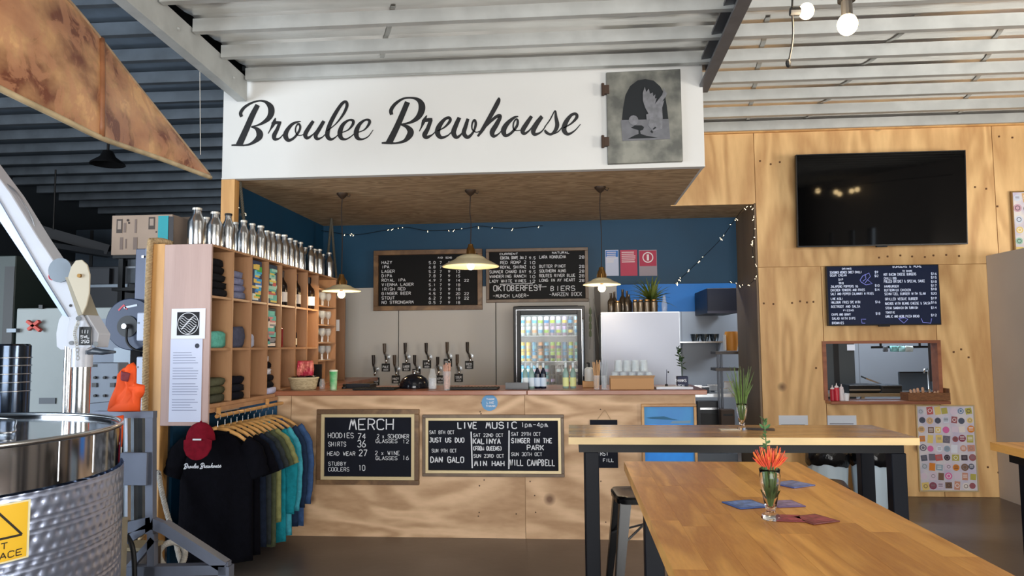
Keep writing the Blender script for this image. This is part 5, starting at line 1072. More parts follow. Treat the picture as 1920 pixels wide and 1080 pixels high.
for k in range(60):
    a = rnd.uniform(0, 6.28); L_ = rnd.uniform(.10, .25); sp = rnd.uniform(.01, .075)
    strokes(g, [(v2.x+.008*math.cos(a), v2.y+.008*math.sin(a), z+.05), (v2.x+(.012+sp*.3)*math.cos(a), v2.y+(.012+sp*.3)*math.sin(a), z+.135+L_*.3), (v2.x+sp*math.cos(a), v2.y+sp*math.sin(a), z+.13+L_*.8)], [.003, .004, .0012], Vector((math.sin(a)*.4, -1, .2)))
o = obj('grass_stems', g, mat('56702f', .6, var=.4, vs=30, name='grass_green'), t); o['kind'] = 'stuff'
def coaster(px, py, rz, c1, c2, lab, sz=.094, cat='coaster', w=None, z=0.0):
    p = onz(px, py, ZT); t = thing('coaster', (0, 0, 0), lab, cat, 'coasters on the tables'); w = w or sz
    obj('card', MB().box(-w/2, w/2, -sz/2, sz/2, 0, .003), mat(c1, .35, name='coaster_card'), t, bev=.001)
    obj('printed_face', MB().box(-w*.42, w*.42, -sz*.42, sz*.42, .0032, .0036).box(-w*.3, -w*.05, -sz*.2, sz*.25, .0038, .0041), mat(c2, .4, var=.5, vs=40, name='coaster_print'), t)
    t.location = (p.x, p.y, ZT+.0006+z); t.rotation_euler.z = R(rz)
coaster(1398, 947, 20, '3a5a9c', '7a9ad8', 'blue coaster to the left of the flower glass')
coaster(1487, 909, 32, '4a5a94', '8090c4', 'blue coaster behind and right of the flower glass')
coaster(1472, 946, 12, '6a5a84', 'a08cb4', 'purple coaster right behind the flower glass', sz=.08)
coaster(1478, 973, -6, '7a3038', 'b04858', 'dark red coaster touching the foot of the flower glass', sz=.07)
coaster(1527, 975, 26, '6a3030', 'a85058', 'dark red coaster right of the flower glass, farthest right', sz=.085)
coaster(1368, 806, 0, 'e8dcc4', 'f0e6d4', 'cream card beside the grass glass on the far table', sz=.06, w=.10, cat='card')
coaster(1424, 805, -14, '2a2a34', '3c3c48', 'black card right of the grass glass on the far table', sz=.09, w=.15, cat='card')

# ================================================================ PLYWOOD WALL: SCREENS, POSTERS
def screen(name, label, cs, Y, scr, lift=.0):
    (ax, ay), (bx, by), (cx_, cy_) = cs
    a = at(ax, ay, Y); b = at(bx, by, Y); c = at(cx_, cy_, Y); x0, x1 = a.x, b.x; z1 = (a.z+b.z)/2; z0 = c.z
    t = thing(name, ((x0+x1)/2, YP, z0), label, 'television')
    obj('casing', MB().box(x0, x1, Y, Y+.045, z0, z1), BLACK, t, bev=.003)
    obj('bezel', MB().box(x0, x1, Y-.004, Y-.0005, z0, z0+.012).box(x0, x1, Y-.004, Y-.0005, z1-.008, z1).box(x0, x0+.008, Y-.004, Y-.0005, z0+.012, z1-.008).box(x1-.008, x1, Y-.004, Y-.0005, z0+.012, z1-.008), mat('1a1a1c', .3, name='bezel'), t)
    obj('screen_glass', MB().box(x0+.008, x1-.008, Y-.003, Y-.0006, z0+.012, z1-.008), scr, t)
    obj('wall_bracket', MB().box((x0+x1)/2-.15, (x0+x1)/2+.15, Y+.046, YP-.001, z0+.12, z1-.12), BLACK, t)
    obj('logo_strip', MB().box((x0+x1)/2-.05, (x0+x1)/2+.05, Y-.003, Y+.03, z0-.012, z0+.001), BLACK, t)
    return t
screen('television', 'large switched-off black television on the plywood wall', ((1488, 290), (1803, 285), (1640, 460)), YP-.14, mat('060607', .035, 0, spec=.45, name='tv_glass'))
tv = [o for o in COL.objects if o.name == 'television'][0]; TVT = R(3.2); tv.rotation_euler.x = TVT
tv.location.y = YP-.02

SM = mat('10182a', .15, emit='0e1830', es=.5, name='menu_screen')
ms = screen('menu_screen', 'smaller lit menu screen with white food list under the television', ((1549, 499), (1759, 496), (1655, 610)), YP-.11, SM)
Ys = YP-.1135
fx5, fy5 = X(1520, 6.75), X(480, 6.75)
L_ = [('DRINKS', 400, 172, 520, 22), ('SEASONED WEDGES SWEET CHILLI', 245, 222, 650, 28), ('SOUR CREAM', 245, 260, 460, 26), ('DIP', 355, 312, 415, 26), ('TRIO', 355, 358, 420, 26), ('JALAPENO POPPERS X6', 255, 402, 605, 30), ('CHICKEN TENDERS AND FRIES', 255, 448, 690, 30),
      ('SALT AND PEPPER CALAMARI W FRIES', 255, 496, 800, 30), ('LIME AIOLI', 258, 555, 410, 28), ('HALLOUMI FRIES 5PC WITH', 262, 602, 630, 30), ('BEETROOT AND SALSA', 262, 656, 630, 30), ('PIZZAS', 415, 698, 550, 20), ('CHIPS AND GRAVY', 268, 756, 510, 30), ('SALAD WITH DIPS', 272, 806, 570, 30), ('BROWNIES', 272, 862, 425, 28),
      ('BURGERS & MORE', 1040, 148, 1410, 26), ('TO SHARE', 1160, 200, 1290, 20), ('HOT BACON CHEESE BURGERS', 925, 250, 1340, 32), ('CHILLI DOG', 930, 298, 1090, 30), ('PULLED BRISKET & SPECIAL SAUCE', 930, 338, 1450, 32), ('HAMBURGER', 935, 400, 1120, 30), ('BUTTERMILK CHICKEN', 935, 448, 1270, 30), ('SCHNITZEL BURGER WITH SLAW', 938, 496, 1460, 32), ('GRILLED VEGGIE BURGER', 945, 560, 1360, 32),
      ('NACHOS WITH BEANS CHEESE & SALSA', 945, 618, 1520, 32), ('STEAK SANDWICH ON TURKISH', 950, 672, 1360, 28), ('TOASTIE', 950, 728, 1070, 28), ('GARLIC AND HERB PIZZA BREAD', 950, 780, 1380, 30)]
L_ += [('$9', 812, 218, 860, 28), ('$12', 812, 265, 860, 28), ('$10', 815, 388, 875, 28), ('$14', 815, 440, 875, 28), ('$16', 820, 595, 885, 28), ('$18', 825, 742, 885, 28)]+[('$%d' % q, 1525, y, 1600, 28) for q, y in ((16, 238), (15, 285), (18, 338), (17, 388), (18, 432), (20, 488), (19, 548), (16, 600), (14, 668), (12, 762))]
MLM = mat('aab2c4', .5, emit='dfe8ff', es=.35, name='screen_text')
for s, x0_, y_, x1_, h_ in L_:
    mb = MB(); text(mb, s, fx5(x0_), fy5(y_), fx5(x1_), h_/6.75, Ys, wd=.0036, jit=.02); obj('menu_line', mb, MLM, ms)['kind'] = 'stuff'
mb = MB()
for st_ in ([(625, 305), (660, 250), (740, 215), (755, 260), (720, 300), (780, 350), (700, 365), (640, 330), (625, 305)], [(690, 230), (700, 290), (660, 320)], [(720, 300), (690, 340)], [(700, 800), (640, 800), (650, 850), (690, 850)], [(1110, 790), (1190, 780), (1230, 800), (1180, 850), (1120, 800)], [(1400, 790), (1420, 840), (1520, 850), (1530, 790)]):
    strokes(mb, [at(fx5(a), fy5(b), Ys) for a, b in st_], .006, Vector((0, 1, 0)))
obj('screen_drawing', mb, mat('6a70b0', .5, emit='6a70c0', es=.5, name='screen_drawing'), ms)['kind'] = 'stuff'
def sticker_panel(name, label, c0, c1, Y, nx, ny, seed, base='d9d4d8', fr='c9b48a'):
    a = at(*c0, Y); b = at(*c1, Y); t = thing(name, ((a.x+b.x)/2, YP, b.z), label, 'poster'); rnd = random.Random(seed)
    obj('panel_board', MB().box(a.x, b.x, Y, Y+.014, b.z, a.z), mat(base, .5, var=.12, vs=8, dark='c4bcd4', name='sticker_board'), t)
    f = .012
    obj('panel_frame', MB().box(a.x-f, a.x, Y-.006, Y+.016, b.z-f, a.z+f).box(b.x, b.x+f, Y-.006, Y+.016, b.z-f, a.z+f).box(a.x, b.x, Y-.006, Y+.016, a.z, a.z+f).box(a.x, b.x, Y-.006, Y+.016, b.z-f, b.z), mat(fr, .4, .3, name='thin_gilt_frame'), t)
    pal = ['c9a2ae', 'd9b07c', '9c5a60', '6f6a78', 'b9c0cc', '4f5568', 'e3c878', 'c05a58', 'd9842c', '8fa6b8', 'd86aa6', '3b2f3c', '9cc8b4', '7a5c4a', '6c86a6', '8c3f55', 'b3aa52', 'dfe3ee', 'a84870', 'c98f78', 'e6dcd6', 'cfd6e4', 'd8c8d8']
    w_ = (b.x-a.x)/nx; h_ = (a.z-b.z)/ny
    for j in range(ny):
        for i in range(nx):
            cx_ = a.x+(i+.5)*w_+rnd.uniform(-.008, .008); cz_ = a.z-(j+.5)*h_+rnd.uniform(-.006, .006); k = rnd.random(); c = rnd.choice(pal); mb = MB()
            ry = Y-.0008-.0003*((i+j) % 3); r_ = min(w_, h_)*rnd.uniform(.36, .47)
            if k < .5: mb.prism([(cx_+r_*math.cos(q*math.pi/8), ry, cz_+r_*math.sin(q*math.pi/8)) for q in range(16)], (0, -.0008, 0))
            else:
                ww, hh = w_*rnd.uniform(.34, .46), h_*rnd.uniform(.28, .45); an = rnd.uniform(-.15, .15)
                mb.prism([(cx_+(u*math.cos(an)-v_*math.sin(an)), ry, cz_+(u*math.sin(an)+v_*math.cos(an))) for u, v_ in ((-ww, -hh), (ww, -hh), (ww, hh), (-ww, hh))], (0, -.0008, 0))
            mb.cur = 1; q = rnd.random()
            if q < .4: strokes(mb, [(cx_+r_*.55*math.cos(s*math.pi/5), ry-.0012, cz_+r_*.55*math.sin(s*math.pi/5)) for s in range(11)], r_*.16, Vector((0, 1, 0)))
            elif q < .8:
                for s in (-.3, .1, .45): strokes(mb, [(cx_-r_*.6, ry-.0012, cz_+r_*s), (cx_+r_*.6, ry-.0012, cz_+r_*s)], r_*.14, Vector((0, 1, 0)))
            obj('sticker', mb, [mat(c, .5, name='sticker'), mat(rnd.choice(['f0ecec', '40343c', '8a8088']), .5, name='sticker_ink')], t)
    return t
sticker_panel('sticker_poster', 'framed pale panel covered in small beer stickers low on the plywood wall', (1719, 762), (1833, 920), YP-.02, 7, 9, 4)
sticker_panel('sticker_board', 'white and red sticker covered board cut off at the right edge of the picture', (1898, 361), (1975, 480), YP-.04, 4, 6, 9, base='e2dcd8', fr='8a6a3c')
for (p0, p1, lab) in (((1460, 779), (1515, 795), 'white notice low on the plywood wall, left of two'), ((1551, 779), (1606, 793), 'white notice low on the plywood wall, right of two')):
    a, b = at(*p0, YP-.004), at(*p1, YP-.004); t = thing('white_notice', ((a.x+b.x)/2, YP-.004, b.z), lab, 'notice', 'white notices on the plywood'); obj('sheet', MB().box(a.x, b.x, YP-.005, YP-.001, b.z-.1, a.z), mat('dfe8f6', .6, name='notice_white'), t)
    mb = MB(); [mb.box(a.x+.02, b.x-.03, YP-.0062, YP-.0054, b.z-.012-q*.02, b.z-.006-q*.02) for q in range(4)]; obj('notice_print', mb, INK, t)
# bins
for px, lab in ((1553, 'white ribbed rubbish bin with black liner, left of two by the plywood wall'), (1635, 'white ribbed rubbish bin with black liner, right of two by the plywood wall')):
    c = at(px, 900, 7.15); t = thing('rubbish_bin', (c.x, 7.15, 0), lab, 'bin', 'rubbish bins by the wall'); r1 = .175; zt_ = at(px, 846, 7.15).z
    mb = MB(); n = 64
    prof = [(.84, 0), (.86, .02), (1.0, zt_-.08), (1.0, zt_)]
    vs = []; fs = []
    for (q, z) in prof:
        for j in range(n): a = 2*math.pi*j/n; rr = r1*q*(1+(.022 if j % 4 < 2 else 0)*(1 if 0 < z < zt_-.01 else 0)); vs.append((c.x+rr*math.cos(a), 7.15+rr*math.sin(a), z))
    for i in range(3): fs += [(i*n+j, i*n+(j+1) % n, (i+1)*n+(j+1) % n, (i+1)*n+j) for j in range(n)]
    fs.append(tuple(range(n))[::-1]); mb.add(vs, fs); obj('bin_body', mb, mat('c9dcea', .4, name='white_plastic_bin'), t, smooth=True)
    rings = []
    for k, (q, z) in enumerate(((1.07, zt_-.11), (1.09, zt_-.05), (1.06, zt_+.01), (.98, zt_+.02), (.85, zt_-.02), (.5, zt_-.12))):
        rings.append([(c.x+r1*(q+.02*math.sin(a*7+k)+.015*math.sin(a*13))*math.cos(a), 7.15+r1*(q+.02*math.sin(a*7+k))*math.sin(a), z+.012*math.sin(a*3+px)+(.01*math.sin(a*9) if k == 0 else 0)) for a in [2*math.pi*j/40 for j in range(40)]])
    obj('bin_liner', MB().loft(rings), mat('101216', .22, bump=.5, bs=20, name='black_liner'), t, smooth='all')

# ================================================================ HATCH AND KITCHEN
zsill = wz0+.001
for k, (px, c, lab, h) in enumerate(((1561, 'b01f35', 'red sauce squeeze bottle at the far left of the hatch sill', .15), (1569, 'c8303f', 'red sauce bottle with white cap, second on the hatch sill', .17), (1578, 'd9d2d6', 'white sauce squeeze bottle, third on the hatch sill', .16))):
    x = at(px, 740, YP-.08).x; t = thing('sauce_bottle', (x, YP-.08, zsill), lab, 'bottle', 'sauce bottles on the hatch')
    lathe_obj('bottle_body', [(.0001, 0), (.022, 0), (.024, h*.6), (.018, h*.75), (.0001, h*.76)], (x, YP-.08, zsill), mat(c, .35, name='sauce_plastic'), t, 14); lathe_obj('nozzle', [(.019, h*.74), (.019, h*.80), (.006, h*.86), (.003, h), (.0001, h)], (x, YP-.08, zsill), mat('eadfe2', .4, name='white_nozzle'), t, 12)
x = at(1586, 742, YP-.09).x; t = thing('white_cup', (x, YP-.1, zsill), 'small white cup beside the sauce bottles', 'cup'); lathe_obj('cup', [(.0001, 0), (.022, 0), (.03, .07), (.027, .07), (.02, .008), (.0001, .008)], (x, YP-.1, zsill), mat('e9ecf2', .4, name='white_china'), t, 14)
a, b = at(1697, 740, YP-.06), at(1775, 740, YP-.06); x = (a.x+b.x)/2; w_ = (b.x-a.x)/2
t = thing('cutlery_basket', (x, YP-.06, zsill), 'flat brown wicker basket of wrapped cutlery on the hatch sill', 'basket'); hx = .075
obj('basket_side', MB().box(x-w_, x+w_, YP-.13, YP-.122, zsill, zsill+hx).box(x-w_, x+w_, YP+.04, YP+.048, zsill, zsill+hx).box(x-w_, x-w_+.008, YP-.122, YP+.04, zsill, zsill+hx).box(x+w_-.008, x+w_, YP-.122, YP+.04, zsill, zsill+hx+.04).box(x-w_+.008, x+w_-.008, YP-.122, YP+.04, zsill, zsill+.01), wood('brown_wicker', '8a5a34', '5a3820', (10, 10, 50), 8, .7), t)
for k in range(9):
    q = thing('wrapped_cutlery', (x-w_+.05+k*.035, YP-.05, zsill+.06), 'brown paper wrapped cutlery roll in the hatch basket, %s from the left' % ['first', 'second', 'third', 'fourth', 'fifth', 'sixth', 'seventh', 'eighth', 'ninth'][k], 'cutlery', 'cutlery rolls in the hatch basket')
    y_ = YP-.10+.01*(k % 3); zz = zsill+.035+.01*(k % 4)+.02*(k < 4); obj('paper_roll', MB().tube([(x-w_+.045+k*.035, y_, zz), (x-w_+.075+k*.038, y_+.09, zz+.035-.003*k)], .013, 8), mat('b98a66', .8, name='brown_paper'), q)
# benches
bn = thing('kitchen_bench', (1.9, 9.3, 0), 'stainless kitchen bench seen through the gap beside the counter', 'bench')
obj('bench_top', MB().box(.9, 4.6, 9.0, 9.6, .86, .90), STEELB, bn); obj('under_shelf', MB().box(.95, 4.55, 9.05, 9.55, .25, .27), STEELB, bn)
for lx in (.95, 2.2, 3.4, 4.5):
    for ly in (9.06, 9.54): obj('leg', MB().box(lx-.02, lx+.02, ly-.02, ly+.02, 0, .86), STEELB, bn)
def eq(name, label, cat, b, m, Y0, Y1, parts=()):
    a = at(b[0], (b[1]+b[3])/2, Y0); c = at(b[2], (b[1]+b[3])/2, Y0); z1_ = at((b[0]+b[2])/2, b[1], Y0).z; z0_ = at((b[0]+b[2])/2, b[3], Y0).z; z0_ = 0 if z0_ < .2 else z0_
    t = thing(name, ((a.x+c.x)/2, (Y0+Y1)/2, z0_), label, cat); obj('body', MB().box(a.x, c.x, Y0, Y1, z0_, z1_), m, t, bev=.006)
    for nm, pb, pm, d in parts:
        p, q = at(pb[0], pb[1], Y0), at(pb[2], pb[3], Y0); obj(nm, MB().box(p.x, q.x, Y0-d, Y0-.0005, q.z, p.z), pm, t)
    return t
DK = mat('1a1d22', .4, .2, name='dark_equipment'); GY = mat('5c636c', .4, .3, name='grey_equipment')
eq('undercounter_oven', 'dark undercounter oven right of the counter end', 'oven', (1308, 752, 1352, 842), DK, 8.9, 8.98, [('door_window', (1314, 775, 1346, 815), BLACK, .01), ('handle', (1312, 764, 1348, 768), STEEL, .03)])
eq('brown_crate', 'brown crate on the floor of the kitchen gap', 'crate', (1352, 768, 1378, 812), mat('4a3a30', .6, name='brown_crate'), 8.55, 8.68, [('crate_slot', (1356, 776, 1374, 780), BLACK, .004)])
eq('grey_base_cabinet', 'low grey cabinet behind the end of the counter', 'cabinet', (1306, 850, 1384, 880), GY, 8.5, 8.54, [('kick_strip', (1306, 876, 1384, 880), BLACK, .004)])
rnd = random.Random(2)
for k, (px, py, w_, h_, c) in enumerate(((1305, 727, 22, 9, 'c9c4c0'), (1322, 728, 16, 7, '22262c'), (1336, 724, 20, 6, '8a9098'), (1352, 730, 24, 5, 'aab2ba'), (1366, 722, 18, 14, 'c6ccd2'), (1340, 733, 14, 5, '3a4048'))):
    nm = ['tray', 'pan', 'tray', 'board', 'tray', 'pan'][k]
    eq('kitchen_'+nm, '%s %s on the kitchen bench, %s from the left' % (['white', 'black', 'grey', 'pale', 'bright steel', 'dark'][k], nm, ['first', 'second', 'third', 'fifth', 'last', 'fourth'][k]), nm, (px-w_/2, py-h_/2, px+w_/2, 736.5 if k in (1, 4) else py+h_/2+6), mat(c, .3, .6, name='kitchenware'), 9.12+.05*k, 9.16+.05*k, [('tray_rim', (px-w_/2, py-h_/2, px+w_/2, py-h_/2+1.5), STEEL, .01)])
ws = thing('wall_shelf', (1.9, 10.4, 1.55), 'stainless wall shelf on the kitchen back wall', 'shelf')
z_ = at(1310, 640, 10.3).z; xa, xb = at(1265, 640, 10.3).x, at(1362, 640, 10.3).x
obj('shelf_plate', MB().box(xa, xb, 10.3, 10.6, z_-.02, z_), STEELB, ws)
for q in (xa+.1, xb-.08): obj('shelf_bracket', MB().prism([(q, 10.595, z_-.02), (q, 10.35, z_-.02), (q, 10.595, z_-.2)], (.02, 0, 0)), STEELB, ws)
for k, px in enumerate((1304, 1322, 1340)):
    x = at(px, 630, 10.4).x; t = thing('mixing_bowl', (x, 10.42, z_), 'dark steel bowl on the kitchen wall shelf, %s from the left' % ['first', 'second', 'third'][k], 'bowl', 'bowls on the kitchen shelf')
    lathe_obj('bowl', [(.0001, 0), (.045, 0), (.06, .05), (.066, .10), (.062, .10), (.055, .05), (.0001, .01)], (x, 10.42, z_+.0005), mat('5a6064', .25, .9, name='dark_steel'), t, 18)
rk = thing('kitchen_rack', (2.05, 9.0, 0), 'narrow dark two-post kitchen shelf rack beside the brown board', 'rack')
for px in (1347, 1353): c = at(px, 700, 8.8); obj('post', MB().box(c.x-.012, c.x+.012, 8.79, 8.82, .9 if 0 else 0, at(px, 660, 8.8).z), mat('4c5058', .4, .6, name='rack_post'), rk)
for py, px0, px1 in ((661, 1340, 1384), (692, 1340, 1384)): a, b = at(px0, py, 8.75), at(px1, py, 8.75); obj('rack_shelf', MB().box(a.x, b.x, 8.7, 9.0, a.z-.02, a.z+.012), mat('55504e', .5, .4, name='rack_shelf'), rk)
x = at(1372, 655, 8.85).x; z_ = at(1372, 660, 8.75).z; t = thing('orange_tub', (x, 8.85, z_), 'orange tub with a white side on the kitchen rack', 'tub')
obj('tub_body', MB().lathe([(.0001, 0), (.06, 0), (.075, .10), (.078, .2), (.07, .225), (.0001, .225)], x, 8.85, z_+.013, 18), mat('d8933c', .5, name='orange_plastic'), t, smooth=True); obj('tub_label', MB().box(x-.085, x-.07, 8.80, 8.9, z_+.02, z_+.2), mat('e2ddd6', .5, name='white_label'), t)
eq('range_hood', 'dark range hood hanging in the kitchen gap', 'hood', (1326, 540, 1384, 587), mat('0a1020', .5, 0, name='navy_hood'), 9.6, 10.55, [('hood_lip', (1326, 583, 1384, 587), mat('3c3c48', .4, .4, name='hood_lip'), .02)])
# kitchen seen through the hatch
eq('kitchen_fridge', 'dark tall cabinet at the left inside the hatch', 'cabinet', (1535, 600, 1606, 900), mat('3c4042', .5, .1, name='dark_cabinet'), 9.64, 10.3, [('door_gap', (1570, 605, 1572, 890), BLACK, .004), ('small_notice', (1588, 646, 1603, 657), PAPER, .004)])
eq('griddle', 'black griddle on the bench inside the hatch', 'griddle', (1592, 722, 1650, 737), DK, 9.02, 9.38, [('front_rail', (1592, 730, 1650, 732), STEELB, .02)])
eq('sandwich_press', 'grey flat press with raised lid inside the hatch', 'press', (1652, 722, 1692, 736.5), mat('4c525a', .35, .5, name='press_grey'), 9.05, 9.35, [('lid_handle', (1656, 726, 1688, 728), BLACK, .02)])
a, b = at(1622, 708, 9.45), at(1655, 716, 9.45); t = thing('steel_lid', ((a.x+b.x)/2, 9.2, .95), 'tilted silver tray behind the griddle', 'tray'); obj('lid_plate', MB().hexa([(a.x, 9.42, a.z-.02), (b.x, 9.42, b.z-.05), (b.x, 9.58, b.z-.03), (a.x, 9.58, a.z), (a.x, 9.42, a.z), (b.x, 9.42, b.z-.03), (b.x, 9.58, b.z-.01), (a.x, 9.58, a.z+.02)]), STEEL, t)  # tilted steel lid, built as a thin plate
obj('lid_stay', MB().box((a.x+b.x)/2-.01, (a.x+b.x)/2+.01, 9.5, 9.52, .9, b.z-.02), STEELB, t)
eq('splash_screen', 'slate grey splash screen by the sink inside the hatch', 'screen', (1686, 697, 1748, 735), mat('4a545e', .4, name='splash_grey'), 9.5, 9.53, [('screen_edge', (1686, 697, 1748, 699), BLACK, .004)])
c = at(1742, 735, 9.3); t = thing('sink_tap', (c.x, 9.3, .90), 'tall chrome sink tap inside the hatch', 'tap'); obj('tap_spout', MB().tube([(c.x, 9.3, .9), (c.x, 9.3, 1.13), (c.x-.02, 9.28, 1.17), (c.x-.06, 9.26, 1.16), (c.x-.07, 9.25, 1.12)], .012, 8), STEEL, t, smooth='all'); obj('tap_base', MB().lathe([(.0001, 0), (.028, 0), (.02, .03), (.0001, .03)], c.x, 9.3, .9, 12), STEEL, t)
rl = thing('utensil_rail', (3.9, 9.6, 2.0), 'dark utensil rail hanging across the top of the hatch view', 'rail'); a, b = at(1634, 651, 9.5), at(1742, 650, 9.5)
obj('rail_bar', MB().box(a.x, b.x, 9.48, 9.52, a.z-.015, a.z+.012), BLACK, rl); obj('rail_hanger', MB().box(a.x+.1, a.x+.12, 9.49, 9.51, a.z, 3.1).box(b.x-.12, b.x-.1, 9.49, 9.51, a.z, 3.1), BLACK, rl)
for k, (px, w_, c) in enumerate(((1676, 12, '8fd0d4'), (1690, 12, 'a8dce0'), (1704, 14, 'd6e4e6'), (1660, 8, '6a7078'))):
    a = at(px, 655, 9.46); t = thing('hanging_cloth', (a.x, 9.46, a.z), '%s cloth on the utensil rail inside the hatch' % ['aqua', 'pale aqua', 'white', 'grey'][k], 'cloth', 'cloths on the utensil rail'); obj('cloth', cloth(w_*9.5/FPX*1.0, .03, .07, a.x, 9.46, a.z-.03, None, k), mat(c, .8, name='cloth'), t, smooth='all')
eq('upright_dark_panel', 'dark brown upright panel at the right inside the hatch', 'panel', (1748, 600, 1765, 716), mat('30241f', .5, name='dark_brown_panel'), 8.4, 8.5, [('panel_edge', (1746, 600, 1748, 716), mat('9a9ca0', .4, .5, name='panel_edge'), .004)])

# ================================================================ STRING LIGHT BULBS
def globe(px, py, Y, lab, side=None, wr=.034):
    c = at(px, py, Y); t = thing('string_bulb', c, lab, 'bulb', 'festoon bulbs')
    obj('glass_bulb', MB().sphere(tuple(c), wr, 18, 12, 1, 1, 1.12), mat('fff2d8', .2, emit='ffdca0', es=16, name='globe_glow'), t, smooth='all')
    if side: obj('socket', MB().tube([(c.x-.02, Y, c.z), (c.x-.056, Y, c.z)], .015, 10), BLACK, t)
    else: obj('socket', MB().tube([(c.x, Y, c.z+.030), (c.x, Y, c.z+.085)], .019, 12), mat('3a3836', .4, .4, name='socket'), t); obj('socket_collar', MB().tube([(c.x, Y, c.z+.084), (c.x, Y, c.z+.10)], .030, 12), BLACK, t)
    l = bpy.data.lights.new('bulb_glow', 'POINT'); l.energy = 5; l.color = (1, .8, .55); l.shadow_soft_size = .04; lo = bpy.data.objects.new('bulb_glow', l); COL.objects.link(lo); lo.location = (c.x, Y-.05, c.z-.06)
    return c
c1 = globe(1589, 46, 2.6, 'round glowing festoon bulb hanging upright under the right roof bay')
c2 = globe(1512, 21, 2.6, 'glowing festoon bulb lying sideways left of the upright bulb', side=1, wr=.026)
t = thing('festoon_cable', (c2.x-.07, 2.6, c2.z), 'thin black festoon cable with a dangling plug end', 'cable')
e = at(1478, 119, 2.6); m_ = at(1487, 60, 2.6); s_ = at(1485, 20, 2.6)
obj('dangling_cord', MB().tube(catmull([tuple(s_), tuple(m_), tuple(at(1484, 90, 2.6)), tuple(e)], 6), .0035, 6), BLACK, t); obj('plug', MB().sphere(tuple(e), .010, 8, 6, 1, 1, 1.5), BLACK, t)
obj('main_cable', MB().tube(catmull([(-2.6, 2.6, 3.45), (-1, 2.6, 3.1), tuple(at(1487, -30, 2.6)), (c1.x, 2.6, c1.z+.12), (2.4, 2.6, 3.0), (4, 2.6, 3.4), (6.05, 2.6, 3.6)], 10), .005, 6), BLACK, t); obj('drop_cord', MB().tube([tuple(at(1487, -30, 2.6)), tuple(s_)], .0035, 6), BLACK, t)
for k, (px, py, y, n_) in enumerate(((1534, 355, -1.0, 'lowest left'), (1568, 346, -1.4, 'second'), (1594, 350, -1.9, 'third'), (1641, 335, -.9, 'fourth'), (1651, 301, -1.2, 'highest'))):
    d = ray(px, py); P0 = Vector((2.8, YP-.19, 2.8)); n0 = Vector((0, -math.cos(TVT), -math.sin(TVT))); o0 = Vector((0, 0, CAMH))
    h0 = o0+d*((P0-o0).dot(n0)/d.dot(n0)); d = d-2*d.dot(n0)*n0; q = h0+d*((y-h0.y)/d.y); q.z = min(q.z, 3.7); q.x = min(q.x, 5.9)
    t = thing('string_bulb', q, '%s of the festoon bulbs mirrored in the black television' % n_, 'bulb', 'festoon bulbs behind the viewpoint')
    obj('glass_bulb', MB().sphere(tuple(q), .05, 12, 8), mat('fff2d8', .2, emit='ffdca0', es=16, name='globe_glow'), t, smooth='all'); obj('socket', MB().tube([(q.x, y, q.z+.04), (q.x, y, q.z+.10)], .02, 8), BLACK, t); obj('cord', MB().tube([(q.x, y, q.z+.1), (q.x, y, zp(y)+.1)], .003, 5), BLACK, t)
# ================================================================ HANGING BOAT
bt = thing('hanging_boat', tuple(at(190, 190, 3.9)), 'long pointed timber boat hull with peeling brown paint hung from the roof', 'boat')
up = [(393, 328, 5.3), (345, 268, 5.05), (300, 212, 4.8), (250, 150, 4.5), (190, 74, 4.1), (130, 2, 3.75), (50, -80, 3.3), (-80, -200, 2.9), (-260, -330, 2.5)]
lo = [(395, 331, 5.3), (345, 312, 5.0), (292, 292, 4.7), (245, 276, 4.4), (190, 256, 4.0), (110, 217, 3.6), (0, 163, 3.2), (-140, 90, 2.8), (-330, -20, 2.4)]
U = [Vector(at(*p)) for p in up]; L2 = [Vector(at(*p)) for p in lo]; rings = []; edgeU = []; edgeL = []
nrm0 = Vector((.55, -.75, -.15)).normalized()
for i in range(len(U)):
    a, b = U[i], L2[i]; wv = (b-a).length; d = (b-a); n_ = (nrm0-d.normalized()*nrm0.dot(d.normalized())).normalized(); ring = []
    for k in range(9): u = k/8; ring.append(tuple(a+d*u+n_*(.10*wv*math.sin(math.pi*u))))
    for k in range(7, 0, -1): u = k/8; ring.append(tuple(a+d*u-n_*(.45*wv*math.sin(math.pi*u)+.0)))
    rings.append(ring); edgeU.append(a); edgeL.append(b)
HULL = mat('e0b07c', .42, var=.5, vs=2.6, dark='74402a', bump=.25, bs=10, stretch=(1, 1, 1.4), name='peeling_brown_paint')
nt = HULL.node_tree
# second layer of paler flakes
n3 = nt.nodes.new('ShaderNodeTexNoise'); n3.inputs['Scale'].default_value = 5; n3.inputs['Detail'].default_value = 9; n3.inputs['Roughness'].default_value = .65; n3.inputs['Distortion'].default_value = 1.2
tc = [n for n in nt.nodes if n.type == 'TEX_COORD'][0]; nt.links.new(tc.outputs['Object'], n3.inputs['Vector'])
mr = nt.nodes.new('ShaderNodeMapRange'); mr.inputs['From Min'].default_value = .47; mr.inputs['From Max'].default_value = .53; nt.links.new(n3.outputs['Fac'], mr.inputs['Value'])
mx = nt.nodes.new('ShaderNodeMix'); mx.data_type = 'RGBA'; mx.inputs['B'].default_value = lin('c48d68'); prev = nt.nodes['Principled BSDF'].inputs['Base Color'].links[0].from_socket
nt.links.new(prev, mx.inputs['A']); ml_ = nt.nodes.new('ShaderNodeMath'); ml_.operation = 'MULTIPLY'; ml_.inputs[1].default_value = .6; nt.links.new(mr.outputs[0], ml_.inputs[0]); nt.links.new(ml_.outputs[0], mx.inputs['Factor']); nt.links.new(mx.outputs['Result'], nt.nodes['Principled BSDF'].inputs['Base Color'])
R2 = []
for i in range(len(rings)-1):
    for k in range(4): R2.append([tuple(Vector(p).lerp(Vector(q), k/4)) for p, q in zip(rings[i], rings[i+1])])
R2.append(rings[-1])
obj('hull', MB().loft(R2), HULL, bt, smooth=True)
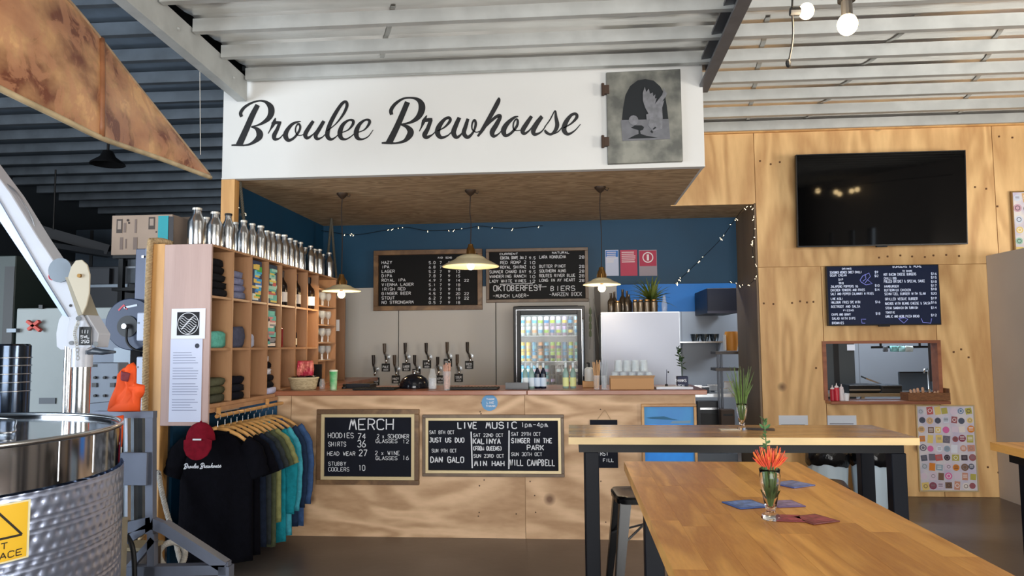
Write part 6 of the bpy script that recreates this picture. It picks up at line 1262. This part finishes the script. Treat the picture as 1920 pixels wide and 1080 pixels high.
obj('gunwale', MB().tube(catmull([tuple(p+Vector((0, 0, -.008))) for p in edgeL], 5), .017, 8), mat('cdb994', .5, var=.3, vs=9, name='pale_gunwale'), bt, smooth='all')
obj('gunwale', MB().tube(catmull([tuple(p) for p in edgeU], 5), .010, 8), mat('b3997c', .5, var=.3, vs=9, name='dull_gunwale'), bt, smooth='all')
i = 4; a, b = U[i], L2[i]; d = b-a; n_ = (nrm0-d.normalized()*nrm0.dot(d.normalized())).normalized(); wv = d.length
obj('rib_strap', MB().tube([tuple(a+d*u+n_*(.10*wv*math.sin(math.pi*u)+.002)) for u in [k/10 for k in range(11)]], .020, 8), mat('9a6644', .45, var=.3, vs=9, name='rib'), bt, smooth='all')
a = at(373, 152, 5.28); a.z = zp(5.28)+.02; b = at(373, 303, 5.28); t = thing('hanging_line', tuple(b), 'thin pale line holding the tip of the hanging boat', 'line'); obj('line', MB().tube([tuple(at(376, 290, 5.2)), tuple(a)], .003, 5), ROPEW, t); obj('hook', MB().tube([tuple(a), (a.x-.012, a.y, a.z+.02), (a.x-.03, a.y, a.z+.01)], .006, 6), STEEL, t)
for px, py in ((-60, -260),):
    p = at(px, py, 2.9); t = thing('hanging_line', tuple(p), 'line holding the hidden end of the hanging boat', 'line'); obj('line', MB().tube([tuple(U[7]), (U[7].x, U[7].y, zp(U[7].y)+.1)], .003, 5), ROPEW, t)
# black high bay lamp
c = at(202, 300, 6.6); t = thing('black_ceiling_lamp', tuple(c), 'small black lamp fixed to the dark ceiling under the boat', 'lamp')
obj('lamp_shade', MB().lathe([(.03, .09), (.045, .085), (.07, .03), (.15, -.03), (.155, -.045), (.14, -.04), (.06, .02), (.0001, .05)], c.x, 6.6, c.z, 24), BLACK, t, smooth=True); obj('lamp_stem', MB().tube([(c.x, 6.6, c.z+.08), (c.x, 6.6, zp(6.6)+.01)], .012, 8), BLACK, t)

# ================================================================ BREWING AREA (left)
TCX, TCY, TR, TZ = -2.44, 2.49, .74, 1.2
def cyl_hit(px, py, rr=TR):
    d = ray(px, py); a = d.x*d.x+d.y*d.y; b = -2*(d.x*TCX+d.y*TCY); c = TCX*TCX+TCY*TCY-rr*rr; D = max(0, b*b-4*a*c); t_ = (-b-math.sqrt(D))/(2*a)
    return Vector((d.x*t_, d.y*t_, CAMH+d.z*t_))
tk = thing('brewing_tank', (TCX, TCY, 0), 'large round stainless brewing tank with dimpled jacket at lower left', 'tank')
zb1 = cyl_hit(60, 918).z; zd = .25
obj('upper_band', MB().lathe([(TR, zb1), (TR, TZ-.01), (TR-.02, TZ-.004), (TR-.02, TZ-.02)], TCX, TCY, 0, 96), mat('b9bcc2', .10, 1, name='polished_steel'), tk, smooth=True)
obj('tank_lid', MB().lathe([(TR-.022, TZ-.05), (TR-.022, TZ-.012), (.0001, TZ-.012)], TCX, TCY, 0, 64), mat('a8aeb6', .09, 1, name='polished_lid'), tk, smooth=True)
obj('tank_rim', MB().tube([(TCX+TR*math.cos(a), TCY+TR*math.sin(a), TZ) for a in [2*math.pi*k/96 for k in range(96)]], .009, 8, closed=True), STEEL, tk, smooth='all')
# dimple jacket: hexagonal field of dimples
mb = MB(); NA, NZ = 600, 150; vs = []; fs = []
for j in range(NZ+1):
    z = zd+(zb1-.006-zd)*j/NZ
    for i in range(NA):
        a = 2*math.pi*i/NA; u = i/6; v_ = (z-zd)/.038; row = math.floor(v_+.5); uu = u+.5*(row % 2); du = uu-round(uu); dv = v_-row; dd = (du*du*4+dv*dv*2.2)
        rr = TR+.013-.0045*math.exp(-dd*6)-(.003 if row % 3 == 0 and abs(dv) > .38 else 0); vs.append((TCX+rr*math.cos(a), TCY+rr*math.sin(a), z))
for j in range(NZ): fs += [(j*NA+i, j*NA+(i+1) % NA, (j+1)*NA+(i+1) % NA, (j+1)*NA+i) for i in range(NA)]
mb.add(vs, fs); obj('dimple_jacket', mb, mat('c3d2f2', .3, .9, name='jacket_steel'), tk, smooth='all')
obj('lower_skirt', MB().lathe([(TR-.1, .14), (TR, .2), (TR+.012, zd), (TR+.012, zd+.001)], TCX, TCY, 0, 64), STEELB, tk, smooth=True)
for k in range(4): a = k*math.pi/2+.6; obj('leg', MB().tube([(TCX+.55*math.cos(a), TCY+.55*math.sin(a), 0), (TCX+.55*math.cos(a), TCY+.55*math.sin(a), .2)], .03, 10), STEEL, tk)
# lid handle
hx = onz(8, 805, TZ)
obj('lid_handle', MB().tube(catmull([tuple(onz(-40, 812, TZ+.002)), tuple(onz(22, 811, TZ+.002)), tuple(onz(27, 800, TZ+.01)), tuple(onz(24, 786, TZ+.02)), tuple(onz(-40, 784, TZ+.02))], 4), .004, 6), STEEL, tk, smooth='all')
for px in (111, 176): 
    p = cyl_hit(px, 860, TR+.001); a = math.atan2(p.y-TCY, p.x-TCX); obj('weld_seam', MB().tube([(TCX+(TR+.001)*math.cos(a), TCY+(TR+.001)*math.sin(a), zb1+.01), (TCX+(TR+.001)*math.cos(a), TCY+(TR+.001)*math.sin(a), TZ-.01)], .0025, 5), STEEL, tk)
# hot surface sign on the jacket
def cyl_sign(name, label, px1, y0, y1, wdeg):
    p = cyl_hit(px1, (y0+y1)/2, TR+.015); a1 = math.atan2(p.y-TCY, p.x-TCX); r_ = TR+.0165; zA = cyl_hit(px1, y0, r_).z; zB = cyl_hit(px1, y1, r_).z
    a0 = a1-R(wdeg); t = thing(name, (TCX+r_*math.cos(a1), TCY+r_*math.sin(a1), zB), label, 'sign')
    def S(u, v_, e=0): a = a0+(a1-a0)*u; return (TCX+(r_+e)*math.cos(a), TCY+(r_+e)*math.sin(a), zB+(zA-zB)*v_)
    def sheet(u0, u1, v0, v1, e, n=16): m_ = MB(); m_.add([S(u0+(u1-u0)*k/n, v, e) for v in (v0, v1) for k in range(n+1)], [(k, k+1, n+2+k, n+1+k) for k in range(n)]); return m_
    obj('sign_border', sheet(0, 1, 0, 1, 0), mat('e6dcae', .4, name='cream_border'), t)
    obj('sign_face', sheet(.04, .96, .03, .97, .0008), mat('e8b92e', .4, name='safety_yellow'), t)
    m_ = MB(); H_ = zA-zB; Wm = r_*R(wdeg)
    def line(p_, q_, wd, e=.0016):
        n = 10; P = [S(p_[0]+(q_[0]-p_[0])*k/n, p_[1]+(q_[1]-p_[1])*k/n, e) for k in range(n+1)]; a = a0+(a1-a0)*(p_[0]+q_[0])/2
        strokes(m_, P, wd, Vector((math.cos(a), math.sin(a), 0)))
    A, B, C_ = (.5, .90), (.12, .42), (.88, .42); wd = H_*.038
    line(A, B, wd); line(B, C_, wd); line(C_, A, wd); n_ = 6
    line((.5, .76), (.5, .57), H_*.05); line((.5, .51), (.5, .475), H_*.05)
    for s, v_, h_, u0, u1 in (('HOT', .24, .10, .34, .70), ('SURFACE', .08, .10, .10, .92)):
        adv = (u1-u0)/len(s)
        for i, ch in enumerate(s):
            for st_ in glyph(ch):
                for q in range(len(st_)-1): line((u0+adv*(i+.76*st_[q][0]/4), v_+h_*st_[q][1]/6), (u0+adv*(i+.76*st_[q+1][0]/4), v_+h_*st_[q+1][1]/6), H_*.018)
    obj('sign_print', m_, mat('2a241c', .6, name='sign_black'), t)
cyl_sign('hot_surface_sign', 'yellow HOT SURFACE warning sign with a triangle on the tank jacket', 55, 936, 1044, 15.5)
# dark steel vessel behind the tank
c = at(28, 720, 3.9); rr = .105
t = thing('steel_column', (c.x-.05, 3.9, 0), 'dark shiny steel column with bright bands behind the tank', 'column'); z1 = at(28, 645, 3.9).z
obj('column_shell', MB().lathe([(rr, 0), (rr, z1-.01), (rr-.01, z1), (.0001, z1)], c.x-.04, 3.9, 0, 32), mat('3c4654', .15, .9, name='dark_polished'), t, smooth=True)
for py in (671, 686, 702, 718, 735): z = at(28, py, 3.8).z; obj('column_band', MB().tube([(c.x-.04+(rr+.002)*math.cos(a), 3.9+(rr+.002)*math.sin(a), z) for a in [2*math.pi*k/32 for k in range(32)]], .004, 6, closed=True), STEEL, t, smooth='all')
# jib crane / hoist
WH = mat('b8bcc6', .35, var=.06, vs=4, name='white_hoist_paint'); YJ = 3.55
hb = thing('hoist_crane', (at(150, 700, YJ).x, YJ, 0), 'white painted hoist arm on a steel mast with a beige winch guard', 'hoist')
m0 = at(153, 700, YJ); obj('mast', MB().tube([(m0.x, YJ, 0), (m0.x, YJ, at(153, 655, YJ).z)], .042, 24), STEEL, hb, smooth=True)
m1 = at(127, 700, YJ+.12); obj('side_tube', MB().tube([(m1.x, YJ+.12, 0), (m1.x, YJ+.12, at(127, 650, YJ+.12).z)], .020, 16), STEEL, hb, smooth=True)
obj('mast_collar', MB().tube([(m0.x, YJ, at(153, 688, YJ).z), (m0.x, YJ, at(153, 652, YJ).z)], .048, 24), WH, hb, smooth=True)
def jp(px, py, Y=YJ): return at(px, py, Y)
obj('boom', MB().prism([jp(-60, 255), jp(-60, 285), jp(0, 380), jp(83, 523), jp(128, 596), jp(140, 622), jp(180, 652), jp(185, 626), jp(160, 585), jp(113, 507), jp(70, 443), jp(20, 362)], (0, .10, 0)), WH, hb, bev=.004)
obj('boom_flange', MB().prism([jp(-60, 285, YJ-.01), jp(-60, 330, YJ-.01), jp(0, 415, YJ-.01), jp(87, 545, YJ-.01), jp(118, 592, YJ-.01), jp(127, 594, YJ-.01), jp(83, 523, YJ-.01), jp(0, 380, YJ-.01)], (0, .14, 0)), mat('9aa6bc', .3, .5, name='bluish_steel'), hb)
for y_ in (YJ-.03, YJ+.125):
    s = 0 if y_ < YJ else -20
    obj('clevis_plate', MB().prism([jp(126+s, 650, y_), jp(125+s, 625, y_), jp(130+s, 600, y_), jp(140+s, 584, y_), jp(148+s, 582, y_), jp(154+s, 590, y_), jp(170+s, 618, y_), jp(170+s, 650, y_), jp(160+s, 656, y_), jp(134+s, 656, y_)], (0, .012, 0)), WH, hb, bev=.002)
obj('pivot_bolt', MB().tube([tuple(jp(147, 597, YJ-.045)), tuple(jp(147, 597, YJ+.15))], .012, 10).tube([tuple(jp(133, 643, YJ-.045)), tuple(jp(133, 643, YJ+.15))], .010, 10).tube([tuple(jp(179, 645, YJ-.02)), tuple(jp(179, 645, YJ+.12))], .012, 10), GALVD, hb)
a, b = jp(149, 613, YJ-.034), jp(170, 647, YJ-.034); obj('rating_plate', MB().box(a.x, b.x, YJ-.036, YJ-.032, b.z, a.z), BLACK, hb)
mb = MB(); text(mb, 'III', 152, 625, 168, 6, YJ-.0375, wd=.003); text(mb, 'SWL', 151, 634, 169, 5, YJ-.0375, wd=.003); text(mb, '250', 152, 643, 168, 5, YJ-.0375, wd=.003); obj('plate_lettering', mb, CHALK, hb)
obj('winch_guard', MB().prism([jp(127, 520, YJ-.05), jp(133, 500, YJ-.05), jp(142, 488, YJ-.05), jp(153, 487, YJ-.05), (jp(163, 496, YJ-.05)), jp(168, 515, YJ-.05), jp(167, 550, YJ-.05), jp(162, 572, YJ-.05), jp(154, 590, YJ-.05)], (0, .01, 0)), mat('b3ab98', .5, name='beige_guard'), hb, bev=.002)
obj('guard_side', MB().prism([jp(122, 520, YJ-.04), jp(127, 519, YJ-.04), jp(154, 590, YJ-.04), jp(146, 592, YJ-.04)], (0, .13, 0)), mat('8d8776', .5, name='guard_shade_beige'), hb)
cc = jp(122, 508, YJ); dm = MB().tube([(cc.x, YJ-.03, cc.z), (cc.x, YJ+.09, cc.z)], .052, 24); obj('winch_drum', dm, mat('23262c', .4, .5, name='drum'), hb, smooth=True)
[obj('drum_flange', MB().tube([(cc.x, YJ+u_, cc.z), (cc.x, YJ+u_+.009, cc.z)], .062, 24), GALVD, hb, smooth=True) for u_ in (-.039, .09)]
c_ = jp(149, 517, YJ-.056); obj('guard_bolt', MB().tube([(c_.x, YJ-.062, c_.z), (c_.x, YJ-.05, c_.z)], .010, 8), BRASS, hb)
c_ = jp(97, 518, YJ-.003); obj('boom_hole', MB().tube([(c_.x, YJ-.004, c_.z), (c_.x, YJ-.001, c_.z)], .008, 10), BLACK, hb); obj('red_ring_mark', MB().tube([(c_.x+.016*math.cos(a), YJ-.002, c_.z+.018*math.sin(a)) for a in [2*math.pi*k/16 for k in range(16)]], .003, 5, closed=True), mat('c23a4a', .6, name='red_mark'), hb)
c_ = jp(132, 573, YJ-.003); obj('boom_hole', MB().tube([(c_.x, YJ-.004, c_.z), (c_.x, YJ-.001, c_.z)], .007, 10), BLACK, hb)
obj('winch_cable', MB().tube(catmull([tuple(jp(-10, 330, YJ+.03)), tuple(jp(30, 360, YJ+.03)), tuple(jp(58, 405, YJ+.03)), tuple(jp(72, 448, YJ+.03)), tuple(jp(100, 480, YJ+.03))], 5), .004, 6), mat('a9b0ba', .3, .8, name='wire'), hb)
obj('lever', MB().tube([tuple(jp(166, 661, YJ-.06)), tuple(jp(178, 658, YJ-.07)), tuple(jp(192, 660, YJ-.08)), tuple(jp(216, 660, YJ-.1))], [.012, .018, .014, .006], 8), mat('2b323c', .4, name='dark_grip'), hb, smooth='all')
obj('lever_mount', MB().beam(tuple(jp(160, 661, YJ)), tuple(jp(172, 660, YJ-.065)), .02, .02), GALVD, hb)
mb = MB(); P = [jp(146, 605, YJ-.05), jp(140, 625, YJ-.055), jp(144, 650, YJ-.055), jp(146, 690, YJ-.055)]
for k in range(16):
    q = catmull([tuple(p) for p in P], 6)[k]; mb.tube([(q[0]+.007*math.cos(a)*(1 if k % 2 else .3), q[1]+.007*math.cos(a)*(.3 if k % 2 else 1), q[2]+.010*math.sin(a)) for a in [2*math.pi*s/8 for s in range(8)]], .0022, 4, closed=True)
obj('safety_chain', mb, GALV, hb)
# control box
YCb = 3.98; t = thing('control_box', tuple(at(200, 755, YCb)), 'grey control box with round black buttons beside the hoist mast', 'control box'); a, b, c_, d_ = at(172, 680, YCb), at(222, 680, YCb), at(222, 752, YCb), at(160, 758, YCb)
obj('box_body', MB().prism([tuple(a), tuple(b), tuple(c_), tuple(d_)], (0, .1, 0)), mat('6a737f', .45, .2, name='blue_grey_box'), t, bev=.004)
for px, py in ((178, 708), (196, 708), (214, 708), (178, 742), (196, 742)): q = at(px, py, YCb-.006); obj('button', MB().tube([(q.x, YCb-.012, q.z), (q.x, YCb, q.z)], .008, 10), BLACK, t)
for px in (178, 212): q = at(px, 722, YCb); obj('switch', MB().box(q.x-.014, q.x+.014, YCb-.008, YCb, q.z-.012, q.z+.012), mat('20242a', .4, name='switch_black'), t)
mb = MB().box(at(176, 0, YCb).x, at(206, 0, YCb).x, YCb-.002, YCb-.0005, at(190, 688, YCb).z, at(190, 683, YCb).z); obj('box_label', mb, BLACK, t); obj('box_stand', MB().box(at(172, 0, YCb).x, at(179, 0, YCb).x, YCb+.03, YCb+.07, 0, c_.z), BLACKM, t)
# steel lifting frame
YF = 3.9; SG = mat('6d7484', .45, .35, var=.12, vs=5, name='blue_grey_steel')
lf_ = thing('lifting_frame', (at(250, 900, YF).x, YF, 0), 'blue grey steel lifting frame on wheels between the tank and the rope post', 'frame')
def bar(p, q, w_, d_=.04, nm='frame_bar', m=SG, Y=YF): obj(nm, MB().beam(tuple(at(*p, Y)), tuple(at(*q, Y)), d_, w_*Y/FPX, up=(0, 0, 1) if abs(p[0]-q[0]) > abs(p[1]-q[1]) else (1, 0, 0)), m, lf_)
bar((180, 777), (291, 777), 13); bar((283, 783), (283, 1000), 15); bar((240, 783), (240, 1000), 5, .03, 'guide_rail', STEELB); bar((252, 783), (252, 1000), 9, .05, 'guide_rail', GALVD, YF+.06); bar((268, 783), (268, 1000), 8, .05, 'guide_rail', GALVD, YF+.1); bar((222, 783), (222, 1000), 10, .05, 'guide_rail', mat('2a3040', .4, .3, name='dark_rail'), YF+.1)
a, b = at(208, 848, YF-.03), at(276, 910, YF-.03); obj('cross_plate', MB().box(a.x, b.x, YF-.04, YF-.02, b.z, a.z), SG, lf_, bev=.002)
bar((232, 990), (286, 978), 20); bar((286, 980), (310, 990), 20); bar((306, 985), (424, 1062), 20, .06); bar((215, 1070), (428, 1066), 18, .06); bar((240, 1012), (284, 985), 14); bar((286, 1000), (286, 1066), 14); bar((240, 1068), (290, 1010), 12); bar((205, 985), (222, 1064), 16); bar((424, 1052), (424, 1120), 14)
for px in (215, 286, 424): 
    q = at(px, 1060, YF); ff = obj('frame_foot', MB().box(q.x-.03, q.x+.03, YF-.03, YF+.03, .06, q.z), SG, lf_); obj('castor_wheel', MB().tube([(q.x-.018, YF, .05), (q.x+.018, YF, .05)], .05, 16), BLACK, ff)
obj('hose', MB().tube(catmull([tuple(at(238, 1005, YF-.05)), tuple(at(248, 1025, YF-.06)), tuple(at(252, 1060, YF-.06)), tuple(at(252, 1110, YF-.06))], 6), .013, 8), BLACK, lf_, smooth='all')
t = thing('timber_offcut', tuple(at(222, 1040, YF-.12)), 'short pale timber block standing beside the tank', 'timber'); a, b = at(213, 970, YF-.12), at(234, 1042, YF-.12); obj('block', MB().box(a.x, b.x, YF-.16, YF-.10, 0, a.z), mat('a39a86', .7, var=.2, vs=9, name='weathered_timber'), t, bev=.003)
t = thing('brown_motor_box', tuple(at(260, 1060, 4.05)), 'small brown and black motor box low inside the steel frame', 'box'); a, b = at(232, 1030, 4.05), at(282, 1060, 4.05); obj('box', MB().box(a.x, b.x, 4.02, 4.16, 0, a.z), mat('4a3f38', .6, var=.3, vs=12, name='motor_brown'), t, bev=.006); obj('box_lid', MB().box(a.x-.005, b.x+.005, 4.01, 4.17, a.z+.001, a.z+.02), mat('8a7a5c', .6, name='motor_lid'), t)
# orange vest
YV = 3.84; VO = mat('f2571c', .75, var=.12, vs=8, name='hi_vis_orange'); vs_ = thing('orange_vest', tuple(at(240, 780, YV)), 'bright orange hi-vis vest hanging over the steel frame', 'vest')
def sheetm(name, outl, Y, th, m, par, amp=.012):
    P = [at(px, py, Y) for px, py in outl]; cx_ = sum(p.x for p in P)/len(P); cz_ = sum(p.z for p in P)/len(P); mb = MB(); rings = []
    for s, dy in ((.0, -th), (.33, -th), (.66, -th), (.93, -th*.8), (1, 0), (.9, th*.5), (.0, th*.6)): rings.append([(cx_+(p.x-cx_)*max(s, .02), Y+dy+amp*math.sin((cx_+(p.x-cx_)*s)*130)*(s > .2), cz_+(p.z-cz_)*max(s, .02)) for p in P])
    mb.loft(rings); return obj(name, mb, m, par, smooth='all')
def dens(o_, k=3): return [(o_[i][0]+(o_[(i+1) % len(o_)][0]-o_[i][0])*j/k, o_[i][1]+(o_[(i+1) % len(o_)][1]-o_[i][1])*j/k) for i in range(len(o_)) for j in range(k)]
sheetm('vest_body', dens([(214, 730), (221, 706), (231, 690), (249, 679), (254, 688), (255, 718), (272, 723), (272, 736), (263, 747), (262, 772), (204, 772), (209, 750)]), YV, .02, VO, vs_, .012)
sheetm('vest_collar', dens([(228, 695), (242, 700), (238, 716), (226, 712)]), YV-.05, .008, mat('7c3440', .7, name='vest_lining'), vs_)
sheetm('vest_tail', dens([(210, 782), (232, 778), (228, 838), (213, 838)]), YV-.02, .012, VO, vs_, .004)
sheetm('reflective_strip', dens([(213, 838), (228, 838), (227, 850), (213, 850)]), YV-.02, .012, mat('d9d5d2', .4, name='reflective_grey'), vs_, .004)
# blower and cabinets
YBk = 5.0
eq('grey_cabinet', 'wide pale grey machine cabinet behind the hoist', 'cabinet', (22, 577, 250, 1010), mat('868e8e', .5, var=.08, vs=2, name='grey_cabinet'), YBk+.3, YBk+.9, [('panel_seam', (166, 600, 168, 780), GALVD, .003), ('upper_panel', (168, 598, 250, 780), mat('6c7788', .5, name='blue_grey_panel'), .012), ('black_catch', (76, 569+3, 83, 576+3), BLACK, .02), ('black_slot', (75, 746, 105, 757), mat('3c434c', .5, name='dark_slot'), .01)])
tt = thing('red_valve_handle', tuple(at(62, 612, YBk+.28)), 'red and grey valve handle on the grey cabinet', 'handle')
obj('handle_cross', MB().beam(tuple(at(52, 602, YBk+.27)), tuple(at(76, 620, YBk+.27)), .03, .022).beam(tuple(at(74, 602, YBk+.27)), tuple(at(54, 618, YBk+.27)), .03, .022), mat('b8483c', .6, name='faded_red'), tt); obj('handle_stem', MB().box(at(43, 0, YBk+.28).x, at(60, 0, YBk+.28).x, YBk+.26, YBk+.299, at(50, 623, YBk+.28).z, at(50, 616, YBk+.28).z), GALVD, tt)
YL = 4.95; BLG = mat('2b3750', .45, .1, name='navy_grey_plastic'); bw_ = thing('blower_housing', tuple(at(245, 605, YL)), 'dark blue grey round blower housing with a black inlet behind the post', 'blower')
o_ = [(245+48*math.cos(a)*(1.0), 608+48*math.sin(a)*1.02) for a in [2*math.pi*k/28 for k in range(28)]]
o_ = [(min(px, 282), py) for px, py in o_]; obj('housing', MB().prism([at(px, py, YL) for px, py in o_], (0, .16, 0)), BLG, bw_, bev=.006)
c_ = at(240, 612, YL); obj('inlet', MB().tube([(c_.x, YL-.01, c_.z), (c_.x, YL-.001, c_.z)], .075, 28), mat('14181f', .5, name='inlet_black'), bw_); obj('inlet_hub', MB().tube([(c_.x, YL-.05, c_.z), (c_.x, YL-.01, c_.z)], .018, 12), STEEL, bw_)
obj('power_cable', MB().tube(catmull([tuple(at(238, 615, YL-.04)), tuple(at(238, 640, YL-.05)), tuple(at(252, 655, YL-.05)), tuple(at(276, 660, YL-.03))], 6), .008, 6), BLACK, bw_, smooth='all')
mb = MB(); strokes(mb, [at(222, 582, YL-.003), at(232, 572, YL-.003), at(238, 580, YL-.003)], .012, Vector((0, 1, 0))); mb.cur = 1; strokes(mb, [at(232, 577, YL-.003), at(257, 572, YL-.003)], .014, Vector((0, 1, 0))); obj('maker_mark', mb, [mat('c8404c', .5, name='mark_red'), mat('c9d4e6', .5, name='mark_white')], bw_)
obj('housing_stand', MB().box(at(232, 0, YL).x, at(262, 0, YL).x, YL+.02, YL+.14, 0, at(240, 652, YL).z), GALVD, bw_)
for k, (p0, p1) in enumerate((((256, 586), (276, 639)), ((254, 669), (278, 770)))):
    eq('white_switch_box', '%s white box beside the rope post' % ['upper', 'lower'][k], 'box', (*p0, *p1), mat('b9c4da', .5, name='white_box'), 4.86, 4.93, [('box_screw', (p0[0]+2, p0[1]+18, p0[0]+5, p0[1]+21), GALVD, .004)])
eq('grey_upright', 'dark blue grey sheet upright directly behind the rope post', 'panel', (246, 466, 282, 1000), mat('5d6478', .5, .2, var=.15, vs=2, name='blue_grey_sheet'), 5.13, 5.18, [('edge_fold', (276, 466, 282, 1000), mat('7a8296', .5, .2, name='fold_edge'), .02), ('bolt_head', (270, 480, 274, 484), STEEL, .03)])
# storage rack with cardboard carton
YR = 6.0; a, b = at(205, 478, YR), at(330, 478, YR)
rk = thing('storage_rack', ((a.x+b.x)/2, YR+.25, 0), 'dark steel storage rack behind the shelf holding the carton', 'rack')
for px in (226, 320):
    for y_ in (YR+.03, YR+.4): q = at(px, 500, YR+.03); obj('rack_post', MB().box(q.x-.02, q.x+.02, y_, y_+.04, 0, a.z-.005), BLACKM, rk)
for z in (a.z-.03, at(230, 545, YR).z, .9): obj('rack_shelf', MB().box(a.x+.03, b.x, YR, YR+.45, z, z+.025), BLACKM, rk)
cb0, cb1, cb2 = at(213, 405, YR), at(326, 405, YR), at(213, 475, YR)
cx_ = thing('cardboard_carton', ((cb0.x+cb1.x)/2, YR+.2, a.z-.005), 'printed brown cardboard carton with a teal band on the storage rack', 'box')
zc0 = a.z-.004; zc1 = cb0.z
obj('carton_body', MB().box(cb0.x, cb1.x, YR-.02, YR+.42, zc0, zc1), mat('a89484', .85, var=.08, vs=4, name='printed_board'), cx_, bev=.003)
obj('top_flap', MB().hexa([(cb0.x+.02, YR+.42, zc1), (cb1.x, YR+.42, zc1), (cb1.x, YR+.50, zc1+.07), (cb0.x+.12, YR+.50, zc1+.07), (cb0.x+.02, YR+.424, zc1), (cb1.x, YR+.424, zc1), (cb1.x, YR+.504, zc1+.07), (cb0.x+.12, YR+.504, zc1+.07)]), CARD, cx_)
def cq(px0, py0, px1, py1, nm, m, e=.0225): p, q = at(px0, py0, YR-e), at(px1, py1, YR-e); obj(nm, MB().box(p.x, q.x, YR-e-.001, YR-e, q.z, p.z), m, cx_)
cq(297, 405, 315, 474, 'teal_band', mat('2a9aa4', .6, name='teal_print')); cq(316, 406, 324, 474, 'dark_band', mat('3c3a3c', .6, name='dark_print'))
for (p0, p1, p2, p3) in ((219, 411, 229, 437), (279, 407, 290, 430)): cq(p0, p1, p2, p3, 'printed_panel', mat('4c433e', .7, name='print_brown')); cq(p0+2, p1+3, p2-2, p3-7, 'panel_window', mat('a08f82', .7, name='print_light'), .0240)
for (p0, p1, p2, p3) in ((253, 411, 256, 437), (225, 445, 230, 468), (250, 445, 257, 468), (235, 448, 237, 466), (232, 418, 236, 436)): cq(p0, p1, p2, p3, 'printed_bar', mat('7a6a62', .7, name='print_mid'))
mb = MB(); [mb.prism([at(x_+r_*math.cos(q*math.pi/6), y_+r_*math.sin(q*math.pi/6), YR-.0225) for q in range(12)], (0, -.001, 0)) for x_, y_, r_ in ((240, 413, 2.5), (242, 418, 2), (293, 435, 1.5), (279, 454, 2))]; obj('printed_dots', mb, mat('3a302c', .7, name='print_dark'), cx_)
eq('white_bag_bundle', 'pale crumpled bags on the middle level of the storage rack', 'bag', (238, 484, 273, 531), mat('59626c', .6, var=.4, vs=8, bump=.6, bs=9, name='pale_bags'), YR+.1, YR+.3, [('bag_fold', (240, 500, 270, 503), mat('8a929c', .6, name='fold'), .02)])
# far clutter under the dark ceiling
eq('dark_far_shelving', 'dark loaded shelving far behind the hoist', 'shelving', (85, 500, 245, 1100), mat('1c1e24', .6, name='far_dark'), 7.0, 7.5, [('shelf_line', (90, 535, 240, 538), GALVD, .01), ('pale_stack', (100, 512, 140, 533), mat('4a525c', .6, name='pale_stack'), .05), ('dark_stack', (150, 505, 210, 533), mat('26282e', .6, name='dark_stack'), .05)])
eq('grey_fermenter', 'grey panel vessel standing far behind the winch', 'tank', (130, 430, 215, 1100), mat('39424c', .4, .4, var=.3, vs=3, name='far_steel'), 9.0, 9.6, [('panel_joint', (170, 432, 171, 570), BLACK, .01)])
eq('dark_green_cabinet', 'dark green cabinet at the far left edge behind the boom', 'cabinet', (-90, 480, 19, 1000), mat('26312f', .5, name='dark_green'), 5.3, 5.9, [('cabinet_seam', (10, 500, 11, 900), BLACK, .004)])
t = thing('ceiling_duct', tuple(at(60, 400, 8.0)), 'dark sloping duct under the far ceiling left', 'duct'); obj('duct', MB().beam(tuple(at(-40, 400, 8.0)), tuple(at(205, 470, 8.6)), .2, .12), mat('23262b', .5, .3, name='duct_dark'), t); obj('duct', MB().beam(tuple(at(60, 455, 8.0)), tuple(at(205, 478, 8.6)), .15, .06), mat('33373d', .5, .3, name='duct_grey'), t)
obj('duct_strap', MB().tube([tuple(at(100, 430, 8.2)), (at(100, 430, 8.2).x, 8.2, zp(8.2))], .01, 6), BLACK, t)
